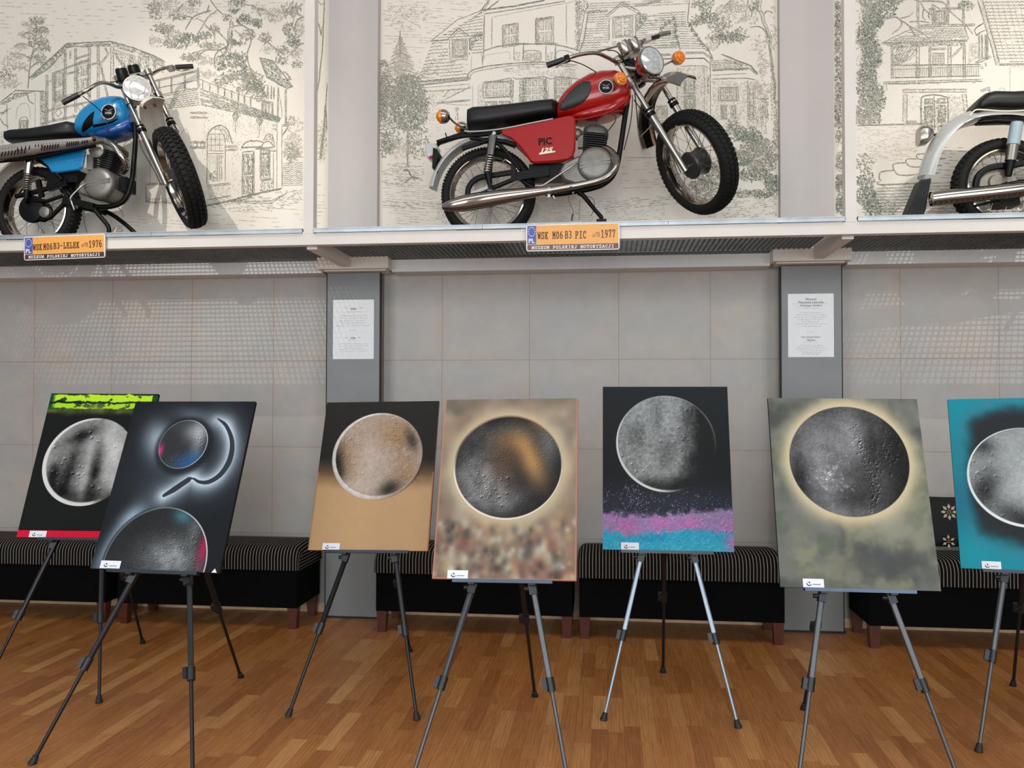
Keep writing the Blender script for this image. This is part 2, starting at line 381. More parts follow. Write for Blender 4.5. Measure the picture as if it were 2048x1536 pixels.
# ---------------------------------------------------------------- plates
def slab(word, c, w, h, xd, yd, m, parent, th=.12, lift=.0012, adv=1.28):
    """typewriter lettering with slab serifs, built from strokes in a unit cell"""
    def arc(cx, cy, rx, ry, a0, a1, n=9): return [(cx+rx*math.cos(math.radians(a0+(a1-a0)*k/n)), cy+ry*math.sin(math.radians(a0+(a1-a0)*k/n))) for k in range(n+1)]
    S_ = lambda x, y, q=.16: [(x-q, y), (x+q, y)]
    Gl = {'W': [[(.06, 1), (.25, 0), (.5, .75), (.75, 0), (.94, 1)], S_(.1, 1, .12), S_(.9, 1, .12)], 'S': [arc(.5, .74, .36, .26, 20, 270)+arc(.5, .25, .38, .25, 90, -160), [(.86, .72), (.86, .98)], [(.12, .28), (.12, .02)]],
          'K': [[(.22, 0), (.22, 1)], [(.85, 1), (.24, .42)], [(.42, .6), (.85, 0)], S_(.22, 0), S_(.22, 1), S_(.84, 0, .14), S_(.82, 1, .14)], 'M': [[(.16, 0), (.16, 1), (.5, .38), (.84, 1), (.84, 0)], S_(.16, 0, .13), S_(.84, 0, .13), S_(.1, 1, .08), S_(.9, 1, .08)],
          '0': [arc(.5, .5, .36, .5, 0, 360, 20)], 'O': [arc(.5, .5, .42, .5, 0, 360, 20)], '6': [arc(.5, .3, .34, .3, 0, 360, 16), [(.16, .34), (.2, .66), (.4, .92), (.74, 1)]], '9': [arc(.5, .7, .34, .3, 0, 360, 16), [(.84, .66), (.8, .34), (.6, .08), (.26, 0)]],
          'B': [[(.18, 0), (.18, 1)], [(.06, 1), (.55, 1)]+arc(.55, .76, .26, .24, 90, -90)+[(.2, .52)], [(.55, .52)]+arc(.55, .26, .32, .26, 90, -90)+[(.06, 0)]], '3': [[(.16, .96)]+arc(.46, .75, .34, .25, 110, -90)+arc(.46, .25, .38, .25, 90, -140)], '-': [[(.14, .48), (.86, .48)]],
          'L': [[(.3, 0), (.3, 1)], S_(.3, 1, .18), [(.1, 0), (.88, 0), (.88, .28)]], 'E': [[(.2, 0), (.2, 1)], [(.06, 1), (.84, 1), (.84, .76)], [(.2, .52), (.62, .52)], [(.62, .4), (.62, .64)], [(.06, 0), (.88, 0), (.88, .26)]],
          'P': [[(.22, 0), (.22, 1)], S_(.24, 0, .2), [(.06, 1), (.55, 1)]+arc(.55, .73, .3, .27, 90, -90)+[(.22, .46)]], 'I': [[(.5, 0), (.5, 1)], S_(.5, 0, .3), S_(.5, 1, .3)], 'C': [arc(.54, .5, .42, .5, 45, 315, 14), [(.86, .72), (.86, .98)]],
          '1': [[(.2, .82), (.5, 1), (.5, 0)], S_(.5, 0, .32)], '7': [[(.14, .78), (.14, 1), (.86, 1), (.42, 0)]], 'U': [[(.16, 1), (.16, .3)]+arc(.5, .3, .34, .3, 180, 360)+[(.84, 1)], S_(.16, 1, .14), S_(.84, 1, .14)], 'Z': [[(.14, .78), (.14, 1), (.84, 1), (.14, 0), (.88, 0), (.88, .24)]],
          'J': [[(.66, 1), (.66, .28)]+arc(.38, .28, .28, .28, 0, -180), S_(.66, 1, .22)], 'T': [[(.5, 0), (.5, 1)], S_(.5, 0, .2), [(.08, .74), (.08, 1), (.92, 1), (.92, .74)]], 'R': [[(.2, 0), (.2, 1)], S_(.2, 0, .14), [(.06, 1), (.55, 1)]+arc(.55, .75, .27, .25, 90, -90)+[(.2, .5)], [(.5, .5), (.82, 0), (.94, 0)]],
          'Y': [[(.1, 1), (.5, .46), (.9, 1)], [(.5, .46), (.5, 0)], S_(.5, 0, .2), S_(.1, 1, .1), S_(.9, 1, .1)], 'A': [[(.12, 0), (.44, 1), (.56, 1), (.88, 0)], [(.26, .36), (.74, .36)], S_(.12, 0, .12), S_(.88, 0, .12)]}
    n = len(word); cw = w/((n-1)*adv+1); xd = V(xd).normalized(); yd = V(yd).normalized(); nn = xd.cross(yd); mb = MB(); c = V(c)-xd*(w/2)-yd*(h/2)
    tw = th*min(cw, h)*.5; lf_ = 0
    for i, ch in enumerate(word):
        for st in Gl.get(ch, []):
            P_ = [c+xd*((i*adv+x)*cw)+yd*(y*h) for x, y in st]
            for a, b in zip(P_[:-1], P_[1:]):
                d = (b-a).normalized(); s = nn.cross(d)*tw; e = d*tw*.8; lf_ = (lf_+1) % 9; lift = .0012+lf_*.00004
                mb.prism([a-s-e+nn*lift, b-s+e+nn*lift, b+s+e+nn*lift, a+s-e+nn*lift], nn*.0004)
    return mb.build('lettering', m, parent, fix=False)
plo = mat('orange_plate_sheet', (226, 160, 78), .4, var=.03); plb = mat('plate_blue_band', (66, 84, 160), .4); plw = mat('white_plate_edge', (225, 218, 210), .4)
pbr = mat('dark_brown_strip', (62, 38, 36), .5); ink = mat('dark_brown_ink', (78, 34, 18), .5, var=.2); pwh = mat('plate_white_ink', (232, 228, 222), .5)
def plate(tl, tr, bl, br, words, label, strip):
    Y = 4.676
    a, b, c, d = at(*tl, Y), at(*tr, Y), at(*bl, Y), at(*br, Y)
    w = ((b-a).length+(d-c).length)/2; h = ((a-c).length+(b-d).length)/2
    xd = ((b-a)+(d-c)).normalized(); yd = V((0, -1, 0)).cross(xd); yd = V((0, 0, 1))-xd*xd.z; yd.normalize()
    o = (a+b+c+d)/4
    P = lambda x, y, z=0: o+xd*(x*w)+yd*(y*h)+V((0, -z, 0))
    t = thing('museum_number_plate', label, 'number plate', P(0, -.5, -.004))
    def rr(x0, y0, x1, y1, z0, z1, m, name, r=.0):
        pts = []
        if r:
            for (cx, cy, a0) in ((x1, y1, 0), (x0, y1, 90), (x0, y0, 180), (x1, y0, 270)):
                sx = -1 if cx == x1 else 1; sy = -1 if cy == y1 else 1
                for k in range(5):
                    an = math.radians(a0+k*22.5); pts.append(P(cx+sx*r/w+r/w*math.cos(an), cy+sy*r/h+r/h*math.sin(an), z0))
        else: pts = [P(x1, y1, z0), P(x0, y1, z0), P(x0, y0, z0), P(x1, y0, z0)]
        return MB().prism(pts, (0, z0-z1, 0)).build(name, m, t)
    rr(-.5, -.5, .5, .5, -.004, .002, plw, 'backing', .012)
    rr(-.488, -.26, .488, .465, .002, .003, plo, 'plate_face', .004)
    rr(-.488, -.465, .488, -.265, .002, .003, strip, 'name_strip', .004)
    bb = rr(-.488, -.235, -.392, .455, .003, .0036, plb, 'country_band')
    s = MB()
    for k in range(12):
        an = k*math.pi/6; c0 = P(-.44+.036*math.cos(an), .23+.17*math.sin(an), .0042)
        pts = []
        for j in range(10):
            q = math.pi/2+j*math.pi/5; rad = .0042 if j % 2 == 0 else .0018
            pts.append(c0+xd*(rad*math.cos(q))+yd*(rad*math.sin(q)))
        s.prism(pts, (0, -.0003, 0))
    s.build('star_ring', pwh, bb)
    txt('PL', P(-.44, -.11, .004), .066*w, .17*h, xd, yd, pwh, bb, bold=.02)
    for (word, x0, x1, y0, y1) in words:
        slab(word, P((x0+x1)/2, (y0+y1)/2, .003), (x1-x0)*w, (y1-y0)*h, xd, yd, ink, t, th=.26)
    slab('MUZEUM POLSKIEJ MOTORYZACJI', P(0, -.37, .003), .88*w, .10*h, xd, yd, pwh, t, th=.22)
    # little vintage car drawing
    cx = words[-1][1]-.052; cy = words[-1][3]+.11
    c = MB()
    def ln(pts, r=.0009): c.tube([P(cx+x, cy+y, .0038) for x, y in pts], r, 4)
    for k in (-.028, .028): ln([(k+.010*math.cos(t_), -.05+.035*math.sin(t_)) for t_ in [i*math.pi/5 for i in range(11)]])
    ln([(-.018, -.05), (.018, -.05)]); ln([(-.036, -.02), (-.03, .02), (-.005, .02), (.0, .08), (.036, .08), (.036, -.02)]); ln([(-.004, .02), (.036, .02)]); ln([(.01, .08), (.01, .02)]); ln([(.024, .08), (.024, .02)])
    c.build('car_drawing', ink, t)
    for x in (-.33, .32): MB().lathe(P(x, .40, .003), (0, -1, 0), [(0, .004), (.002, .0035), (.003, .0001)], 10).build('screw', galv, t)
    return t
plate((49, 474), (210, 467), (48, 521), (211, 515), [('WSK', -.385, -.275, -.08, .15), ('M06', -.255, -.145, -.08, .17), ('B3-LELEK', -.13, .185, -.05, .18), ('1976', .305, .462, -.05, .22)],
      'orange museum number plate ending in 1976 below the blue motorcycle', pbr)
plate((1053, 450), (1239, 445), (1052, 503), (1239, 499), [('WSK', -.375, -.265, -.04, .20), ('M06', -.215, -.105, -.04, .21), ('B3', -.08, -.01, -.04, .22), ('PIC', .03, .145, -.05, .20), ('1977', .305, .455, -.04, .23)],
      'orange museum number plate ending in 1977 below the red motorcycle', mat('faded_brown_strip', (108, 76, 72), .5))
# ---------------------------------------------------------------- paper notices
paper = mat('white_paper', (236, 236, 236), .7, var=.02, scale=12); gink = mat('grey_print', (104, 104, 104), .6)
def notice(x0, y0, x1, y1, heads, lines, label, rng):
    Y = 5.524
    a = at(x0, y0, Y); b = at(x1, y1, Y); w = b.x-a.x; h = a.z-b.z
    o = MB(); c = V(((a.x+b.x)/2, Y, b.z))
    t = thing('wall_notice', label, 'notice', c)
    nx = 10; vs = []; fs = []
    for j in range(13):
        for i in range(nx+1):
            vs.append(V((a.x+w*i/nx, Y-.0012-.0012*math.sin(i*1.1+j*.9)**2, b.z+h*j/12)))
    for j in range(12):
        for i in range(nx): k = j*(nx+1)+i; fs.append((k, k+1, k+nx+2, k+nx+1))
    n = len(vs); vs2 = vs+[V((p.x, Y+.0015, p.z)) for p in vs]
    fs2 = fs+[tuple(n+q for q in reversed(f)) for f in fs]
    MB().add(vs2, fs2, 0, True).build('sheet', paper, t)
    X = V((1, 0, 0)); Z = V((0, 0, 1))
    for word, fx, fy, fw, fh in heads: txt(word, V((a.x+w*fx, Y-.003, b.z+h*fy)), w*fw, h*fh, X, Z, gink, t, shear=.3)
    m = MB(); r = random.Random(rng)
    for fy, x0_, x1_, s in lines:
        x = x0_
        while x < x1_:
            L = min(r.uniform(.03, .09), x1_-x)
            if L < .012: break
            pts = []; n_ = max(3, int(L/.008))
            for k in range(n_): pts.append(V((a.x+w*(x+L*k/n_), Y-.0034, b.z+h*fy+r.uniform(-1, 1)*s*h)))
            m.tube(pts, .00062, 3, cap=False); x += L+.014
    m.build('small_print', gink, t, fix=False)
    return t
notice(666.5, 600, 747.5, 718, [('Willa', .5, .845, .13, .035), ('Villa', .5, .355, .11, .032)],
       [(.862, .28, .38, .008), (.862, .64, .75, .008), (.795, .36, .70, .006), (.73, .18, .85, .007), (.688, .18, .85, .007), (.648, .16, .85, .007), (.605, .19, .83, .007), (.565, .08, .93, .007), (.485, .4, .6, .005),
        (.365, .30, .40, .007), (.365, .62, .70, .007), (.32, .38, .64, .005), (.255, .15, .88, .006), (.222, .13, .88, .006), (.19, .29, .74, .006), (.158, .18, .84, .006), (.125, .18, .84, .006)],
       'white paper notice with two short headings on the left grey pilaster', 3)
notice(1575.5, 588, 1668, 714, [('Muzeum', .5, .915, .24, .033), ('Pracownia Literacka', .5, .865, .55, .038), ('Arkadego Fiedlera', .5, .812, .48, .036), ('The Arkady Fiedler', .5, .312, .42, .03), ('Museum', .5, .27, .18, .028)],
       [(.84, .11, .21, .004), (.84, .76, .87, .004), (.775, .32, .68, .005), (.70, .27, .73, .006), (.665, .19, .84, .006), (.63, .13, .86, .006), (.595, .22, .78, .006), (.56, .30, .72, .006), (.525, .13, .87, .006), (.488, .27, .73, .006), (.395, .42, .58, .005),
        (.237, .34, .68, .005), (.185, .27, .76, .005), (.158, .20, .80, .005), (.13, .17, .83, .005), (.10, .24, .77, .005), (.073, .30, .72, .005), (.045, .31, .70, .005)],
       'white paper notice headed Muzeum on the right grey pilaster', 5)
# ---------------------------------------------------------------- benches
def stripe_mat():
    m, nt, b = NT('striped_upholstery'); g = G(nt)
    tc = g.n('ShaderNodeTexCoord').outputs['Object']; sx = g.n('ShaderNodeSeparateXYZ'); g.l(tc, sx.inputs[0])
    at_ = g.n('ShaderNodeAttribute', attribute_name='stripe')
    f = g.m('FRACT', g.m('DIVIDE', at_.outputs['Fac'], .0203))
    d = g.m('ABSOLUTE', g.m('SUBTRACT', f, .5))
    line = g.ramp(d, [(.10, 1.), (.14, 0.)])
    n = g.noise(tc, 260, 2)
    c = g.mix(line, lin((9, 9, 9)), g.mix(n, lin((112, 102, 92)), lin((146, 136, 124))))
    g.l(c, b.inputs['Base Color']); b.inputs['Roughness'].default_value = .85
    b.inputs['Specular IOR Level'].default_value = .12
    bp = g.n('ShaderNodeBump'); bp.inputs['Strength'].default_value = .35; bp.inputs['Distance'].default_value = .002
    g.l(g.mix(.5, line, n), bp.inputs['Height']); g.l(bp.outputs[0], b.inputs['Normal'])
    return m
stm = stripe_mat()
blackfab = mat('black_bench_fabric', (5, 5, 5), .9, var=.15, scale=120, spec=.1)
redwood = mat('mahogany_stained_wood', (78, 34, 20), .35, var=.25, scale=25)
def bench(x0, x1, label, y0=5.185, y1=5.635):
    t = thing('upholstered_bench', label, 'bench', ((x0+x1)/2, (y0+y1)/2, 0), 'striped benches along the wall')
    # cushion: rounded cross section swept in X, with rounded ends
    nx = 28; prof = []
    z0, z1 = .375, .525
    R = .075
    yz = [(y0, z0)]
    for k in range(9): a = k/8*math.pi/2; yz.append((y0+R-R*math.cos(a), z1-R+R*math.sin(a)*1.0))
    for k in range(1, 6): f = k/6; yz.append((y0+R+(y1-y0-2*R)*f, z1+.012*math.sin(math.pi*f)))
    for k in range(9): a = k/8*math.pi/2; yz.append((y1-R+R*math.sin(a), z1-R+R*math.cos(a)))
    yz.append((y1, z0))
    n = len(yz); cy = (y0+y1)/2
    xs = [(x0, 0), ] ; ends = []
    st = []  # (x, shrink, stripe coordinate)
    Re = .05
    for k in range(7): a = k/6*math.pi/2; st.append((x0+Re*(1-math.cos(a)), (1-math.sin(a))*Re, x0+Re-(Re*math.pi/2-a*Re)))
    for k in range(1, nx): f = k/nx; x = x0+Re+(x1-x0-2*Re)*f; st.append((x, 0, x))
    for k in range(6, -1, -1): a = k/6*math.pi/2; st.append((x1-Re*(1-math.cos(a)), (1-math.sin(a))*Re, x1-Re+(Re*math.pi/2-a*Re)))
    vs = []; fs = []; sa = []
    for (x, sh, s_) in st:
        for (y, z) in yz:
            zz = z if z <= z0+.001 else max(z0+.001, z-sh*(1 if z > z0+.02 else 0))
            yy = y+(sh*.25 if y < cy else -sh*.25)
            vs.append(V((x, yy, zz))); sa.append(s_)
    for i in range(len(st)-1):
        for k in range(n-1): fs.append((i*n+k, i*n+k+1, (i+1)*n+k+1, (i+1)*n+k))
    mb = MB().add(vs, fs, 0, True)
    # vertical end faces: stripe lines run front to back, so they follow the height there
    for (i, s) in ((0, 1), (len(st)-1, -1)):
        o = len(mb.v); L = 5
        for j in range(L+1):
            for k in range(n):
                p = mb.v[i*n+k].copy(); p.z = z0+(p.z-z0)*(1-j/L); mb.v.append(p)
                sa.append(sa[i*n]-s*(z1-Re-p.z))
        for j in range(L):
            for k in range(n-1): mb.f.append((o+j*n+k, o+j*n+k+1, o+(j+1)*n+k+1, o+(j+1)*n+k)); mb.m.append(0); mb.sm.append(False)
    ob = mb.build('cushion', stm, t)
    at2 = ob.data.attributes.new('stripe', 'FLOAT', 'POINT'); at2.data.foreach_set('value', sa)
    b = MB(); i = .012
    pts = [V((x0+i, y0+i, 0)), V((x1-i, y0+i, 0)), V((x1-i, y1-i, 0)), V((x0+i, y1-i, 0))]
    b.box((x0+i, y0+i, .136), (x1-i, y1-i, .378)); b.build('upholstered_base', blackfab, t)
    for lx, s in ((x0+.045, 1), (x1-.045, -1)):
        for ly in (y0+.05, y1-.06):
            a, c = .032, .024
            q = [V((lx-a, ly-a, .138)), V((lx+a, ly-a, .138)), V((lx+a, ly+a, .138)), V((lx-a, ly+a, .138))]
            q2 = [V((lx-c, ly-c, 0)), V((lx+c, ly-c, 0)), V((lx+c, ly+c, 0)), V((lx-c, ly+c, 0))]
            MB().add(q+q2, [(3, 2, 1, 0), (4, 5, 6, 7)]+[(k, (k+1) % 4, 4+(k+1) % 4, 4+k) for k in range(4)]).build('leg', redwood, t)
    return t
bench(-4.45, -3.235, 'striped black bench at the far left, behind the green topped moon painting')
bench(-3.175, -1.945, 'striped black bench behind the dark painting with two planets and a curved stroke')
bench(-1.455, -.205, 'striped black bench behind the bubble patterned brown painting')
bench(-.185, 1.055, 'striped black bench behind the pink and turquoise moon painting')
bench(1.515, 2.77, 'striped black bench at right carrying the cushion with embroidered flowers')
# cushion with star flowers
cushm = mat('black_cushion_cotton', (26, 27, 27), .85, var=.2, scale=60, bump=.2); petal = mat('beige_embroidery', (196, 180, 160), .8, var=.12, scale=200); gold = mat('gold_thread', (128, 104, 52), .6, var=.2, scale=300)
c0 = V((2.12, 5.585, .545))
t = thing('throw_cushion', 'black cushion with beige star flowers leaning on the wall, on the right bench', 'cushion', c0)
ex = V((1, 0, 0)); up = V((0, .16, 1)).normalized(); nn = up.cross(ex)*-1
nn = V((0, -1, .16)).normalized()
S = .44; N = 16; vs = []; fs = []
for sgn in (1, -1):
    for j in range(N+1):
        for i in range(N+1):
            x, y = i/N*2-1, j/N*2-1
            th = .052*max(0, (1-x**4))**.5*max(0, (1-y**4))**.5
            pin = 1-.05*(1-abs(x*y))*0-.04*(x*x*(1-y*y)+y*y*(1-x*x))*1.0
            vs.append(c0+ex*(x*S/2*pin)+up*((y+1)*.16*pin)+nn*(th*sgn))
    o = 0 if sgn == 1 else (N+1)**2
    for j in range(N):
        for i in range(N): k = o+j*(N+1)+i; fs.append((k, k+1, k+N+2, k+N+1))
MB().add(vs, fs, 0, True).build('cover', cushm, t)
fl_ = MB()
def flower(c, R, np_):
    for k in range(np_):
        a = math.pi/2+k*2*math.pi/np_; d = ex*math.cos(a)+up*math.sin(a); s = ex*-math.sin(a)+up*math.cos(a)
        pts = [c+d*R*.34, c+d*R*.62-s*R*.19, c+d*R, c+d*R*.62+s*R*.19]
        fl_.prism(pts, nn*.003, 0)
        fl_.prism([c+d*R*.05, c+d*R*.2-s*R*.07, c+d*R*.36, c+d*R*.2+s*R*.07], nn*.003, 1)
def cpt(u, v): # point on cushion front through the photo pixel
    a = ray(u, v); o = V((0, 0, HCAM)); q = c0+nn*.05; tt = (q-o).dot(nn)/a.dot(nn); return o+a*tt
for (u, v, R, n_) in ((1898, 1024, .052, 8), (1897, 1083, .042, 6)): flower(cpt(u, v), R, n_)
for i in (1,):
    flower(cpt(1898, 1024)+ex*.12*i, .052, 8); flower(cpt(1897, 1083)+ex*.12*i, .042, 6)
fl_.build('flower_embroidery', [petal, gold], t)
# ================================================================== paintings on easels
def vnoise(x, y, sc, seed, oct=4, rough=.5):
    out = np.zeros_like(x); amp = 1; tot = 0
    for o in range(oct):
        rs = np.random.RandomState(seed*17+o); g = rs.rand(64, 64)
        X = x*sc*2**o; Y = y*sc*2**o; xi = np.floor(X).astype(int); yi = np.floor(Y).astype(int)
        fx = X-xi; fy = Y-yi; fx = fx*fx*(3-2*fx); fy = fy*fy*(3-2*fy)
        a = g[xi % 64, yi % 64]; b = g[(xi+1) % 64, yi % 64]; c = g[xi % 64, (yi+1) % 64]; d = g[(xi+1) % 64, (yi+1) % 64]
        out += amp*((a*(1-fx)+b*fx)*(1-fy)+(c*(1-fx)+d*fx)*fy); tot += amp; amp *= rough
    return out/tot
def sstep(a, b, x):
    t = np.clip((x-a)/(b-a), 0, 1); return t*t*(3-2*t)
C3 = lambda *c: np.array(c, float)/255
def mixc(img, col, f): return img*(1-f[..., None])+np.asarray(col)*f[..., None]
def ell(x, y, cx, cy, rx, ry, rot=0):
    c, s = math.cos(rot), math.sin(rot); X, Y = x-cx, y-cy
    return np.hypot((X*c+Y*s)/rx, (-X*s+Y*c)/ry)
def blob(x, y, cx, cy, rx, ry, rot=0, soft=1.): return np.exp(-(ell(x, y, cx, cy, rx, ry, rot)**2)/soft)
def relief(x, y, dens, seed, lo=.0018, hi=.006, n=400, area=(0, .6, 0, .8)):
    """crusted spray paint: raised dots with a lit and a dark flank (part of the picture itself)"""
    out = np.zeros_like(x); rs = np.random.RandomState(seed); H, Wd = x.shape
    for i in range(n):
        cx = rs.uniform(area[0], area[1]); cy = rs.uniform(area[2], area[3])
        j = int(cy/YY*(H-1)); k = int(cx/XX*(Wd-1))
        if not (0 <= j < H and 0 <= k < Wd): continue
        if rs.rand() > dens[j, k]: continue
        r = lo+(hi-lo)*rs.rand()**3; w = int(r*2.2/XX*Wd)+2
        sl = (slice(max(0, j-w), min(H, j+w+1)), slice(max(0, k-w), min(Wd, k+w+1)))
        dx, dy = (x[sl]-cx)/r, (y[sl]-cy)/r; q = np.exp(-(dx*dx+dy*dy))
        out[sl] += q*(-(dx*.8-dy*.9))*1.3
    return out
XX = YY = 1.
def moon(img, x, y, cx, cy, rx, ry, tone, rot=0, edge=.012):
    """tone: (H,W,3) colours of the disc"""
    e = ell(x, y, cx, cy, rx, ry, rot); f = 1-sstep(1-edge, 1+edge*.4, e)
    return img*(1-f[..., None])+tone*f[..., None], e
def gray(g, tint=(1, 1, 1)): return np.clip(g, 0, 1)[..., None]*np.array(tint)
def paint(k, w, h):
    global XX, YY
    XX, YY = w, h
    nx = 430; ny = int(nx*h/w)
    x, y = np.meshgrid(np.linspace(0, w, nx), np.linspace(0, h, ny))
    img = np.zeros((ny, nx, 3))+C3(24, 24, 24)
    N = lambda sc, s, o=4, r=.5: vnoise(x, y, sc, s, o, r)
    if k == 1:
        img = mixc(img, C3(22, 23, 22), np.ones_like(x))
        tn = .56+.10*N(14, 3)+.10*(N(80, 76, 2)-.5)+.35*(N(5.5, 4, 5)-.5)
        for (a, b, c, d, r, s) in ((.13, .30, .05, .09, .4, .30), (.20, .36, .035, .13, -.1, .34), (.23, .56, .09, .035, .5, .42), (.34, .37, .03, .14, 0, .42), (.20, .22, .13, .05, -.3, .42), (.36, .24, .05, .05, 0, .3), (.44, .2, .08, .04, .5, .3), (.12, .34, .03, .06, 0, .3)):
            tn -= s*blob(x, y, a, b, c, d, r)*(.6+.8*N(20, 8))
        tn += .16*blob(x, y, .42, .46, .07, .14, 0)+.12*blob(x, y, .29, .36, .025, .22)
        dens = np.clip(blob(x, y, .2, .36, .16, .09)+.25, 0, 1)
        tn += .42*relief(x, y, dens, 1, .0016, .0075, 750)+.08*relief(x, y, np.ones_like(x)*.8, 2, .0014, .0022, 3000)
        tone = gray(tn, (1, .99, .975))
        e = ell(x, y, .29, .413, .246, .246)
        rimf = sstep(.93, .97, ell(x, y, .299, .418, .246, .243))
        tone = mixc(tone, C3(216, 214, 208), rimf*sstep(.38, .3, x+.2*(y-.4)))
        img, e = moon(img, x, y, .29, .413, .246, .246, tone)
        n = N(18, 11, 4); top = y+.02*(n-.5)+.012*(N(60, 12, 3)-.5)
        g = sstep(.665, .70, top+.02*(N(8, 2)-.5))
        img = mixc(img, C3(44, 62, 30), g*.8)
        img = mixc(img, C3(98, 110, 62), sstep(.665, .705, top)*np.clip(N(30, 5)*1.5-.1, 0, 1)*.9)
        img = mixc(img, C3(18, 74, 44), sstep(.70, .72, top)*sstep(.16, .02, x))
        band = sstep(.712, .717, top)*(1-sstep(.738+.01*N(9, 3), .743+.01*N(9, 3), top))
        img = mixc(img, C3(172, 214, 44), band*sstep(.0, .03, x-.02*N(20, 7))*sstep(.30, .42, N(34, 51, 3)))
        band = sstep(.742, .746, top)*(1-sstep(.757, .761, top)); img = mixc(img, C3(14, 44, 26), band)
        band = sstep(.758, .763, top+.008*N(16, 9))*(1-sstep(.792, .797, top))*sstep(.02, .06, x+.03*N(22, 8)); img = mixc(img, C3(188, 226, 52), band*sstep(.27, .37, N(30, 52, 3)))
        img = mixc(img, C3(12, 60, 34), sstep(.792, .796, top)+sstep(.57, .575, x)*sstep(.66, .70, y)*.9)
        img = mixc(img, C3(214, 16, 58), (1-sstep(.0365, .0385, y)))
    elif k == 2:
        img = mixc(img, C3(27, 30, 34), np.ones_like(x)); s = sstep(.6, 0, x)
        def glow(cx, cy, rx, ry, rot, st): return st*blob(x, y, cx, cy, rx, ry, rot, 1)
        pts = [(.428, .692), (.475, .66), (.515, .60), (.531, .54), (.527, .48), (.50, .425), (.455, .393), (.41, .392), (.372, .408), (.34, .388), (.30, .356), (.258, .327)]
        pts = [tuple(q)[:2] for q in poly_sub([V((a_, b_, 0)) for a_, b_ in pts], 4)]
        d = np.full_like(x, 9.); par = np.zeros_like(x)
        for i in range(len(pts)-1):
            a, b = np.array(pts[i]), np.array(pts[i+1]); ab = b-a
            t = np.clip(((x-a[0])*ab[0]+(y-a[1])*ab[1])/(ab@ab), 0, 1); q = np.hypot(x-a[0]-t*ab[0], y-a[1]-t*ab[1])
            m = q < d; d = np.where(m, q, d); par = np.where(m, (i+t)/4, par)
        g = np.exp(-(d/.036)**1.5)*.9
        side = sstep(-.02, .03, (.531-x)); g2 = np.exp(-(d/.085)**2)*.20
        g = np.clip(g*(.75+.25*side)+g2, 0, 1)*(1-.5*blob(x, y, .42, .73, .06, .05))
        img = mixc(img, C3(196, 210, 222), np.clip(g, 0, 1))
        img = mixc(img, C3(120, 138, 152), .2*blob(x, y, .25, .42, .25, .16))
        img = mixc(img, C3(176, 190, 202), np.clip(.8*blob(x, y, .165, .585, .07, .10, .5)+.35*blob(x, y, .30, .71, .1, .04, -.2), 0, 1))
        wd = np.interp(par, [0, .8, 4, 6, 7.2, 8, 8.4, 10, 11], [.002, .007, .013, .010, .006, .003, .012, .013, .007])
        img = mixc(img, C3(52, 58, 64), 1-sstep(wd*.85, wd*1.15+.001, d))
        # small planet
        img = mixc(img, C3(28, 31, 35), .75*(1-sstep(1.0, 1.25, ell(x, y, .295, .56, .122, .122))))
        tn = .16+.10*N(12, 5); tn += .34*blob(x, y, .345, .63, .06, .05)+.2*blob(x, y, .36, .56, .03, .08)
        tn += .30*relief(x, y, np.clip(blob(x, y, .37, .58, .04, .09)+.8*blob(x, y, .29, .50, .08, .03), 0, 1), 6, .0012, .0030, 1600, (.15, .42, .43, .70))
        tone = gray(tn, (.98, 1, 1.02)); tone = mixc(tone, C3(40, 98, 150), .85*np.clip(blob(x, y, .34, .49, .08, .04, .3), 0, 1)*(.6+.5*N(30, 7)))
        tone = mixc(tone, C3(205, 60, 120), .9*blob(x, y, .186, .535, .014, .03))
        e0 = ell(x, y, .290, .568, .117, .117); tone = mixc(tone, C3(190, 195, 200), sstep(.955, .985, e0)*(.5+.5*sstep(.25, .4, x)))
        img, e = moon(img, x, y, .290, .568, .117, .117, tone)
        # big planet
        g = blob(x, y, .09, .11, .05, .15, -.35)+.4*blob(x, y, .15, .24, .07, .04, .5)
        img = mixc(img, C3(168, 188, 204), np.clip(g*.95, 0, 1)*sstep(.98, 1.06, ell(x, y, .290, .03, .238, .246)))
        tn = .13+.08*N(10, 15); tn += .42*np.clip(blob(x, y, .36, .05, .13, .09), 0, 1)*(.5+.6*N(40, 3, 3))+.15*blob(x, y, .44, .18, .03, .05)
        tn += .30*relief(x, y, np.clip(blob(x, y, .38, .06, .14, .1)+blob(x, y, .46, .13, .03, .1), 0, 1), 8, .0012, .0026, 4200, (.15, .54, 0, .28))
        tone = gray(tn, (.98, 1, 1.01)); tone = mixc(tone, C3(80, 150, 160), .6*blob(x, y, .37, .235, .05, .03, -.4)); tone = mixc(tone, C3(178, 36, 78), .85*blob(x, y, .50, .10, .022, .07))
        e0 = ell(x, y, .290, .03, .238, .246); tone = mixc(tone, C3(205, 212, 216), sstep(.968, .985, e0)*(.45+.55*sstep(.3, .5, x)))
        img, e = moon(img, x, y, .290, .03, .238, .246, tone)
        img = mixc(img, C3(235, 236, 238), ((y < .017) & (abs(x-.57) < .012*(1-y/.017))).astype(float))
    elif k == 3:
        img = mixc(img, C3(44, 42, 40), np.ones_like(x))
        img = mixc(img, C3(104, 82, 62), sstep(.50, .40, y+.03*N(5, 2))*1.0)
        img = mixc(img, C3(191, 157, 118), sstep(.41, .30, y+.04*(N(6, 2)-.5)))
        img = mixc(img, C3(176, 143, 106), .25*N(40, 8, 3)*(y < .38))
        img = np.where((y > .42)[..., None], np.minimum(img, img), img)
        dark = 1-sstep(.40, .52, y); tone = np.zeros_like(img)+C3(171, 152, 138)
